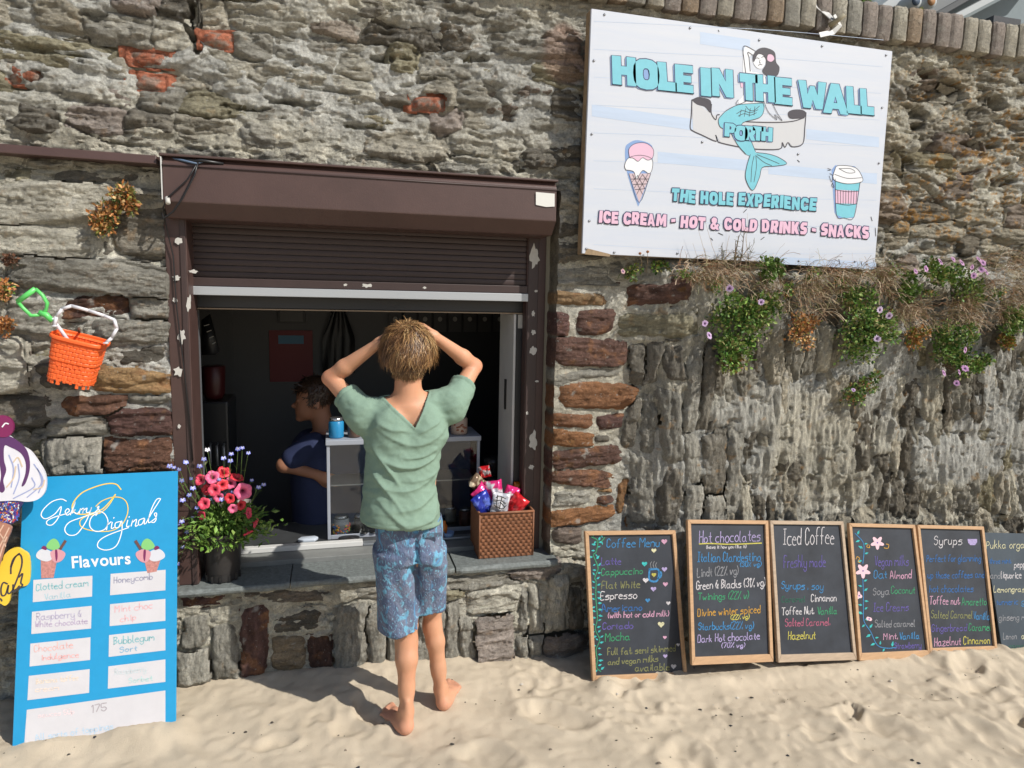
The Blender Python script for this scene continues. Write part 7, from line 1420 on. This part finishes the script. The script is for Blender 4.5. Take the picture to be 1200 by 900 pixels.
foot(S, heelL, math.radians(-22), ankL, 1); foot(S, heelR, math.radians(24), ankR, -1)
dl = np.array([.72, -.10, .35]); dr = np.array([-.72, -.10, .35])
hand(S, haL, dl, (-.25, .55, .8), (-.45, -.55, .75), .92, .42); hand(S, haR, dr, (.25, .55, .8), (.45, -.55, .75), .92, .42)
V, F = S.mesh(); V = relax(V, F, 1, .4)
bcol = np.tile(np.array(srgb(198, 147, 116)), (len(V), 1))
fz = np.clip((.09-V[:, 2])/.08, 0, 1)[:, None]; bcol = bcol*(1-fz*.5)+np.array(srgb(212, 150, 130))*fz*.5
elb = np.clip(1-np.minimum(np.linalg.norm(V-elL, axis=1), np.linalg.norm(V-elR, axis=1))/.06, 0, 1)[:, None]; bcol = bcol*(1-.35*elb)+np.array(srgb(196, 110, 84))*.35*elb
bcol *= (1+.09*fbm(V[:, 0]*26+V[:, 1]*20, V[:, 2]*26, 4, 7))[:, None]*np.stack([np.ones(len(V)), 1+.05*fbm(V[:, 0]*14, V[:, 2]*14, 2, 8), 1+.07*fbm(V[:, 0]*14, V[:, 2]*14, 2, 8)], 1)
part('body', V, F, M_SKIN, boy, np.clip(bcol, 0, 1))
# --- T-shirt
hemz = z_w+.005; xl, xr = float(B(420, 600)[0]), float(B(520, 600)[0]); cxh = (xl+xr)/2; rh_ = (xr-xl)/2
S = SDF((-.06, YBY-.24, hemz-.05), (.68, YBY+.24, zsh+.16), .0040)
zz = [hemz-.04, hemz+.06, z_w+.14, z_w+.26, zsh-.09, zsh-.02, zsh+.035]
S.col(zz, [cxh-.002, cxh-.006, cxh*.5+cx0*.5-.014, cx0-.008, cx0, cx0, cx0], [YBY-.004]*7, [rh_*.97, rh_*.90, .124, .132, .148, .136, .06], [.125, .122, .104, .100, .098, .082, .055], .02, 2.3)
S.cap(neck+np.array([0, .0, -.050]), shL+np.array([.02, 0, .0]), .052, .047, .03); S.cap(neck+np.array([0, .0, -.050]), shR+np.array([-.02, 0, .0]), .052, .047, .03)
for s in (-1, 1): S.ell((cx0+s*.055, YBY-.062, zsh-.06), (.055, .034, .08), .03)
slv = []
for sh_, el_ in ((shL, elL), (shR, elR)):
    e = sh_+(el_-sh_)*.50; S.cap(sh_, e+(e-sh_)*.25, .046, .040, .03); S.cap(sh_+np.array([0, 0, -.03]), e+np.array([0, 0, -.004]), .048, .036, .03); slv.append((e, (el_-sh_)/np.linalg.norm(el_-sh_)))
def shirtcut(X, Y, Z):
    d = hemz+.010*(X-cxh)/rh_*-1-Z
    for e, n in slv: d = np.maximum(d, np.where(np.abs(X-e[0]) < .14, (X-e[0])*n[0]+(Y-e[1])*n[1]+(Z-e[2])*n[2], -1))
    vx = cx0+.020; vz = float(B(485, 494)[2]); back = np.maximum(np.where(X > vx, (X-vx)*1.95, (vx-X)*.95)-(Z-vz), Y-YBY)   # V at the back of the neck
    nk = np.sqrt((X-cx0-.004)**2+(Y-YBY-.01)**2)-.056; nk = np.maximum(nk, (vz+.05)-Z)
    return np.maximum(np.maximum(d, -back), -nk)
S.cut(shirtcut); V, F = S.mesh(); V = relax(V, F, 2, .4)
X, Y, Z = V.T; hole_d = shirtcut(X, Y, Z)
N = vnorm(V, F)
# wrinkles: sagging folds across the back, creases from the armpits, ripples at the sleeves
bk_ = np.clip(-N[:, 1]*1.3, 0, 1); u_ = (X-cx0)/.14; t_ = (zsh-.02-Z)
wz1 = fbm(X*11, Z*9, 3, 401); wz2 = fbm(X*9, Z*14, 2, 405)
def fold(cxp, z0, curv, wd, a, span, sl=0):
    zc = z0+curv*((X-cxp)/.1)**2+sl*(X-cxp)+.010*wz1; u9 = (Z-zc)/wd; return a*np.where(u9 > 0, np.exp(-(np.abs(u9)/1.5)**1.3), np.exp(-(np.abs(u9)/.75)**1.6))*np.exp(-((X-cxp)/span)**4)*(.75+.5*wz2)
d = 0
for (cx_, z0, cu, wd, a, sp_, sl) in [(cx0+.02, zsh-.098, .036, .009, .0085, .10, .0), (cx0+.035, zsh-.140, .030, .007, .005, .06, .15), (cx0+.01, zsh-.178, .040, .011, .009, .10, .10), (cx0+.05, zsh-.225, .034, .008, .006, .07, .28), (cx0+.0, zsh-.262, .045, .012, .009, .10, .18), (cx0+.03, zsh-.315, .034, .010, .0065, .08, .35), (cx0+.05, zsh-.37, .03, .012, .008, .075, .40), (cx0+.01, zsh-.42, .02, .014, .005, .08, .1),
   (cx0-.080, zsh-.17, 0, .013, .009, .045, -1.5), (cx0-.075, zsh-.26, 0, .013, .009, .05, -1.35), (cx0-.045, zsh-.35, 0, .014, .008, .06, -1.0), (cx0-.02, zsh-.42, 0, .014, .006, .05, -.8), (cx0+.115, zsh-.19, 0, .010, .007, .035, 1.9), (cx0+.11, zsh-.30, 0, .012, .006, .04, 1.6), (cx0-.05, zsh-.05, .03, .007, .006, .05, -.3), (cx0+.07, zsh-.045, .02, .007, .006, .04, .5)]: d = d+fold(cx_, z0, cu, wd, a, sp_, sl)
wr = fbm(X*9+Z*3, Z*16-X*5, 4, 301, .55); d = d*bk_*1.55+.0050*wr+.0026*ridge(X*13+Z*9, Z*19-X*8, 3, 308)+.0022*fbm(X*34, Z*44+Y*20, 2, 305)
dsl = sum(np.exp(-((np.linalg.norm(V-e, axis=1))/.075)**2)*np.sin(((V-e)@n)*120+5*vn(X*14, Z*14, 3))*.0028 for e, n in slv)
hb_ = np.where(hole_d > -.016, .0009, 0)-.0016*np.exp(-((hole_d+.017)/.0022)**2)
V2 = V+N*(d*np.clip(-hole_d/.02, .25, 1)+dsl+hb_)[:, None]
V2, F2, _ = drop_faces(V2, F, hole_d > -.0012)
M_TS = mat('tshirt_green', srgb(126, 150, 134), .85, noise=.05, nscale=160, bump=.0005, bscale=900, spec=.15)
ts = part('tshirt', V2, F2, M_TS, boy); so_ = ts.modifiers.new('solid', 'SOLIDIFY'); so_.thickness = .0028; so_.offset = -1
# stitched hem line and dark sleeve tab
mbh = MB(); p = B(400, 451, -.02)
a_, b_ = B(399, 449, -.03), B(406, 446.5, -.035)
# --- shorts
M_SH = bpy.data.materials.new('shorts_print'); M_SH.use_nodes = True; t = M_SH.node_tree; N_ = t.nodes; L_ = t.links; b = N_['Principled BSDF']; b.inputs['Roughness'].default_value = .85; b.inputs['Specular IOR Level'].default_value = .15
tc = N_.new('ShaderNodeTexCoord'); mp = N_.new('ShaderNodeMapping'); mp.inputs['Scale'].default_value = (1.5, 1, .8); mp.inputs['Rotation'].default_value = (0, .5, 0); L_.new(tc.outputs['Object'], mp.inputs[0])
def nz(sc, det, dist=0):
    n = N_.new('ShaderNodeTexNoise'); n.inputs['Scale'].default_value = sc; n.inputs['Detail'].default_value = det; n.inputs['Distortion'].default_value = dist; L_.new(mp.outputs[0], n.inputs[0]); return n.outputs[0]
def rmp(src, a, c):
    r = N_.new('ShaderNodeMapRange'); r.inputs[1].default_value = a; r.inputs[2].default_value = c; L_.new(src, r.inputs[0]); return r.outputs[0]
def mixc(f, A, B2):
    m = N_.new('ShaderNodeMix'); m.data_type = 'RGBA'; L_.new(f, m.inputs[0])
    for i, v in ((6, A), (7, B2)):
        if isinstance(v, tuple): m.inputs[i].default_value = (*v, 1)
        else: L_.new(v, m.inputs[i])
    return m.outputs[2]
c = mixc(rmp(nz(16, 3, 1.2), .42, .60), srgb(112, 120, 140), srgb(92, 104, 130)); c = mixc(rmp(nz(11, 7, 2.5), .55, .62), c, srgb(108, 162, 190)); c = mixc(rmp(nz(34, 6, 3.5), .60, .64), c, srgb(128, 176, 200)); c = mixc(rmp(nz(9, 4, 1.5), .62, .68), c, srgb(92, 142, 182)); L_.new(c, b.inputs['Base Color'])
n = N_.new('ShaderNodeTexNoise'); n.inputs['Scale'].default_value = 35; n.inputs['Detail'].default_value = 4; bp = N_.new('ShaderNodeBump'); bp.inputs['Distance'].default_value = .004; L_.new(n.outputs[0], bp.inputs['Height']); L_.new(bp.outputs[0], b.inputs['Normal'])
zL, zR = float(B(465, 734)[2]), float(B(506, 716)[2])
S = SDF((.02, YBY-.2, min(zL, zR)-.03), (.56, YBY+.25, z_w+.10), .0052)
xh0, xh1 = float(B(438, 640)[0]), float(B(521, 640)[0]); ch = (xh0+xh1)/2; wh = (xh1-xh0)/2
S.col([hipz-.03, hipz+.01, z_w, z_w+.03], [ch]*4, [YBY]*4, [wh*.92, wh*.93, wh*.92, wh*.9], [.108, .108, .096, .09], .02, 2.4)
lx0, lx1 = float(B(440, 725)[0]), float(B(492, 725)[0]); rx0, rx1 = float(B(486, 705)[0]), float(B(522, 705)[0])
S.col([zL-.03, zL+.06, hipz], [(lx0+lx1)/2, (lx0+lx1)/2, ch-wh*.47], [YBY+.0, YBY, YBY], [(lx1-lx0)/2, (lx1-lx0)/2*.97, wh*.55], [.084, .090, .106], 0.018, 2.2); S.col([zR-.03, zR+.06, hipz], [(rx0+rx1)/2+.003, (rx0+rx1)/2, ch+wh*.47], [YBY+.035, YBY+.03, YBY], [(rx1-rx0)/2, (rx1-rx0)/2, wh*.55], [.080, .086, .106], .018, 2.2)
xm = (lx1+rx0)/2
def shcut(X, Y, Z): return np.maximum(np.where(X < xm, zL+.10*(lx1-X)*-1*.15, zR-.10*(X-rx0)*-.3)-Z, Z-(z_w+.025))
S.cut(shcut); V, F = S.mesh(); V = relax(V, F, 2, .4); X, Y, Z = V.T; hd = shcut(X, Y, Z); N = vnorm(V, F); bk_ = np.clip(-N[:, 1]*1.4, 0, 1)
gather = .0035*np.sin(X*210+3*vn(X*20, Z*8, 2))*np.clip((Z-(z_w-.05))/.05, 0, 1); cr = -.016*np.exp(-((X-(ch+.012+.04*(hipz-Z)))/.009)**2)*bk_*np.clip((z_w-Z)/.05, 0, 1)
lg = .006*np.sin(X*62+Z*9+2.5*vn(X*8, Z*5, 4))*np.clip((hipz-Z)/.1, 0, 1)+.006*fbm(X*14, Z*9, 3, 9)+.004*np.exp(-((Z-(hipz+.0)+.5*(X-ch))/.012)**2)
V = V+N*(gather+cr+lg)[:, None]; V, F, _ = drop_faces(V, F, hd > -.0012); o = part('shorts', V, F, M_SH, boy); so_ = o.modifiers.new('solid', 'SOLIDIFY'); so_.thickness = .0025; so_.offset = -1
MB().box(tuple(B(497, 626, -.105)), tuple(B(517, 628, -.098))).build('pocket_welt', M_SH, boy)
# --- hair: scalp volume plus a few thousand tapering locks
M_HR = mat('hair', (1, 1, 1), .42, vcol=True, spec=.5)
hc = head+np.array([0, .0, .014]); hr = np.array([.083, .094, .088])
S = SDF(hc-.15, hc+.15, .005); S.ell(hc, hr*.93, 0); S.ell(hc+np.array([0, -.030, -.062]), (.054, .048, .046), .02); S.cut(lambda X, Y, Z: np.maximum(.0, 0)*X+np.where(Y > hc[1]+.03, hc[2]+.0-Z, -1.)); V, F = S.mesh(); V = relax(V, F, 1)
part('hair_base', V, F, M_HR, boy, np.tile(np.array(srgb(98, 72, 46)), (len(V), 1)))
r = np.random.default_rng(5); V, F, C = [], [], []
whorl = np.array([.012, -.045, .075]); HC = [srgb(168, 128, 82), srgb(136, 100, 62), srgb(190, 152, 102), srgb(96, 68, 44), srgb(214, 182, 132), srgb(116, 84, 54)]
NHAIR = 7500
for k in range(NHAIR):
    while True:
        g = r.normal(size=3); g /= np.linalg.norm(g)
        if g[2] < -.90 or (g[2] < -.5 and g[1] > .1): continue
        if g[1] > .35 and g[2] < .1: continue
        if abs(g[0]) > .75 and g[2] < -.25 and g[1] > -.2: continue
        break
    low = g[2] < -.22; L = r.uniform(.040, .072) if g[2] > -.2 else r.uniform(.014, .026)
    clump = float(vn(g[0]*8+g[1]*6, g[2]*7+g[1]*3, 77))*1.5; p = hc+g*hr*.95
    if low: p = hc+g*hr*np.array([.74, .86, .95])+np.array([0, -.004, -.028]); sw_ = 1
    rad = g-whorl/.09*.25; dn = np.array([g[0]*.5, g[1]*.55-.05, -1.0]) if g[2] < .75 else np.array([g[0]-.1, g[1]+.35, -.1]); sw = np.cross(g, [0, 0, 1.])*(.55+.35*clump); tdir = dn+sw+np.array([.75*clump, .0, .25*clump])+r.normal(size=3)*.22
    tdir -= g*(tdir@g); tdir /= np.linalg.norm(tdir); lift = r.uniform(.15, .5) if g[2] > -.1 else r.uniform(.05, .2); q_ = p.copy(); dd = tdir+g*lift*1.3; dd /= np.linalg.norm(dd); pts = []; ns_ = 5
    for s in range(ns_+1):
        pts.append(q_.copy()); q_ = q_+dd*L/ns_; e = (q_-hc-np.array([0, 0, -.03*low]))/hr/(np.array([.8, .9, 1.]) if low else 1.); en = np.linalg.norm(e); nrm = e/hr; nrm /= np.linalg.norm(nrm); dd = dd+np.array([.10*clump, 0, -.16])+r.normal(size=3)*.09
        if en < 1.02: dd = dd+nrm*.45
        elif en > 1.10: dd = dd-nrm*.35
        dd /= np.linalg.norm(dd)
    w = r.uniform(.0012, .0030); nn = (pts[2]-hc); nn /= np.linalg.norm(nn); b0 = len(V); n5 = len(pts)
    for i in range(n5):
        tg = pts[min(i+1, n5-1)]-pts[max(i-1, 0)]; s_ = np.cross(tg, nn+r.normal(size=3)*.08); s_ /= np.linalg.norm(s_)+1e-9; ww = w*(1-.85*(i/(n5-1))**1.5); V += [pts[i]+s_*ww/2, pts[i]-s_*ww/2]
    F += [(b0+2*i, b0+2*i+1, b0+2*i+3, b0+2*i+2) for i in range(n5-1)]; j_ = int(np.clip(2+clump*2.4+r.normal()*1.1, 0, 5)); c = np.array(HC[[3, 5, 1, 0, 2, 4][j_]])*r.uniform(.8, 1.15)*(.68 if low else 1); C += [c*(.75+.35*i/(n5-1)) for i in range(n5) for _ in (0, 1)]
part('hair', V, F, M_HR, boy, np.array(C), True)

# --- second person inside the kiosk, side on, looking down to the left
Y2 = .74
def Kp(px, py, dy=0.): return wp(px, py, Y2+dy)
p2 = thing('person', 'dark haired person in a navy T-shirt inside the hatch, side on with head bowed', 'person', (float(Kp(362, 500)[0]), Y2, 0))
h2 = Kp(366, 470); ck = float(np.linalg.norm(Kp(367, 500)-Kp(366, 500)))       # metres per pixel there
S = SDF((float(Kp(318, 500)[0])-.05, Y2-.22, .30), (float(Kp(400, 500)[0])+.12, Y2+.30, float(Kp(366, 430)[2])+.05), .007)
c2 = h2+np.array([.012, 0, .03]); S.ell(c2, (.088, .070, .088), 0); S.ell(h2+np.array([-.030, 0, -.035]), (.052, .050, .062), .025); S.ell(h2+np.array([-.086, 0, -.022]), (.016, .011, .014), .010); S.ell(h2+np.array([-.068, 0, -.060]), (.016, .020, .008), .008); S.ell(h2+np.array([-.060, 0, -.085]), (.022, .022, .018), .012)
S.ell(h2+np.array([.022, -.070, -.01]), (.018, .010, .028), .005)
for s in (-1, 1): S.ell(h2+np.array([-.066, s*.026, .008]), (.012, .016, .008), .006)
S.cap(h2+np.array([.035, 0, -.05]), Kp(381, 508), .048, .055, .02); sh2 = Kp(368, 520, -.12); sh3 = Kp(376, 520, .16)
S.col([.38, .70, .78, float(sh2[2])-.02, float(sh2[2])+.03], [float(Kp(372, 560)[0])]*5, [Y2+.02]*5, [.10, .11, .115, .11, .07], [.15, .15, .16, .16, .11], .03)
el2 = Kp(333, 545, -.13); wr2 = Kp(370, 556, -.16); S.cap(sh2, el2, .046, .036, .02); S.cap(el2, wr2, .034, .024, .015); hand(S, wr2, (1, -.2, -.35), (0, .2, 1), (0, -1, .1), 1., .4); S.cap(sh3, Kp(345, 545, .14), .046, .036, .02); S.cap(Kp(345, 545, .14), Kp(378, 560, 0), .034, .024, .02); hand(S, Kp(378, 560, 0), (.4, -1, -.1), (.2, 0, -1), (0, 0, 1), 1., .4)
V, F = S.mesh(); V = relax(V, F, 1, .4); part('body', V, F, M_SKIN, p2, np.tile(np.array(srgb(158, 112, 88)), (len(V), 1)))
S = SDF((float(Kp(318, 500)[0])-.05, Y2-.26, .32), (float(Kp(400, 500)[0])+.14, Y2+.32, float(sh2[2])+.12), .008)
S.col([.36, .60, .74, float(sh2[2])-.02, float(sh2[2])+.035], [float(Kp(372, 560)[0])]*5, [Y2+.02]*5, [.125, .13, .130, .122, .08], [.17, .17, .175, .175, .12], .03); S.cap(sh2, sh2+(el2-sh2)*.7, .060, .058, .02); S.cap(sh3, sh3+(Kp(345, 545, .14)-sh3)*.7, .060, .058, .02)
V, F = S.mesh(); V = relax(V, F, 2, .4); N = vnorm(V, F); V = V+N*(.005*fbm(V[:, 0]*12+V[:, 1]*9, V[:, 2]*10, 3, 5))[:, None]; part('tshirt', V, F, mat('tshirt_navy', srgb(34, 44, 78), .85), p2)
MB().lathe([(.13, 0), (.14, .3), (.135, .37)], (float(Kp(372, 560)[0]), Y2+.02, .0), 24, capt=True).build('trousers', mat('black_cloth', srgb(24, 24, 26), .9), p2, True)
r = np.random.default_rng(9); V, F, C = [], [], []; hc2 = c2+np.array([.006, 0, .012]); hr2 = np.array([.098, .082, .094])
for k in range(1500):
    while True:
        g = r.normal(size=3); g /= np.linalg.norm(g)
        if g[2] > -.45 and not (g[0] < -.35 and g[2] < .25): break
    p = hc2+g*hr2*.92; d = np.array([-.5, 0, -.8])+r.normal(size=3)*.35; d -= g*(d@g)*.6; d /= np.linalg.norm(d); L = r.uniform(.03, .06); pts = []; q_ = p
    for s in range(4): pts.append(q_); q_ = q_+d*L/4; d = d+r.normal(size=3)*.35+g*.1; d = d/np.linalg.norm(d)
    b0 = len(V); ribbon(V, F, pts, .004, g); C += [np.array(srgb(70, 52, 40))*r.uniform(.7, 1.3)]*(len(V)-b0)
hs = part('hair', V, F, M_HR, p2, np.array(C), True)
S = SDF(hc2-.13, hc2+.13, .008); S.ell(hc2, hr2*.94, 0); S.cut(lambda X, Y, Z: np.where(X < hc2[0]-.035, hc2[2]+.02-Z, hc2[2]-.055-Z)); V, F = S.mesh(); part('hair_base', V, F, M_HR, p2, np.tile(np.array(srgb(52, 38, 28)), (len(V), 1)))
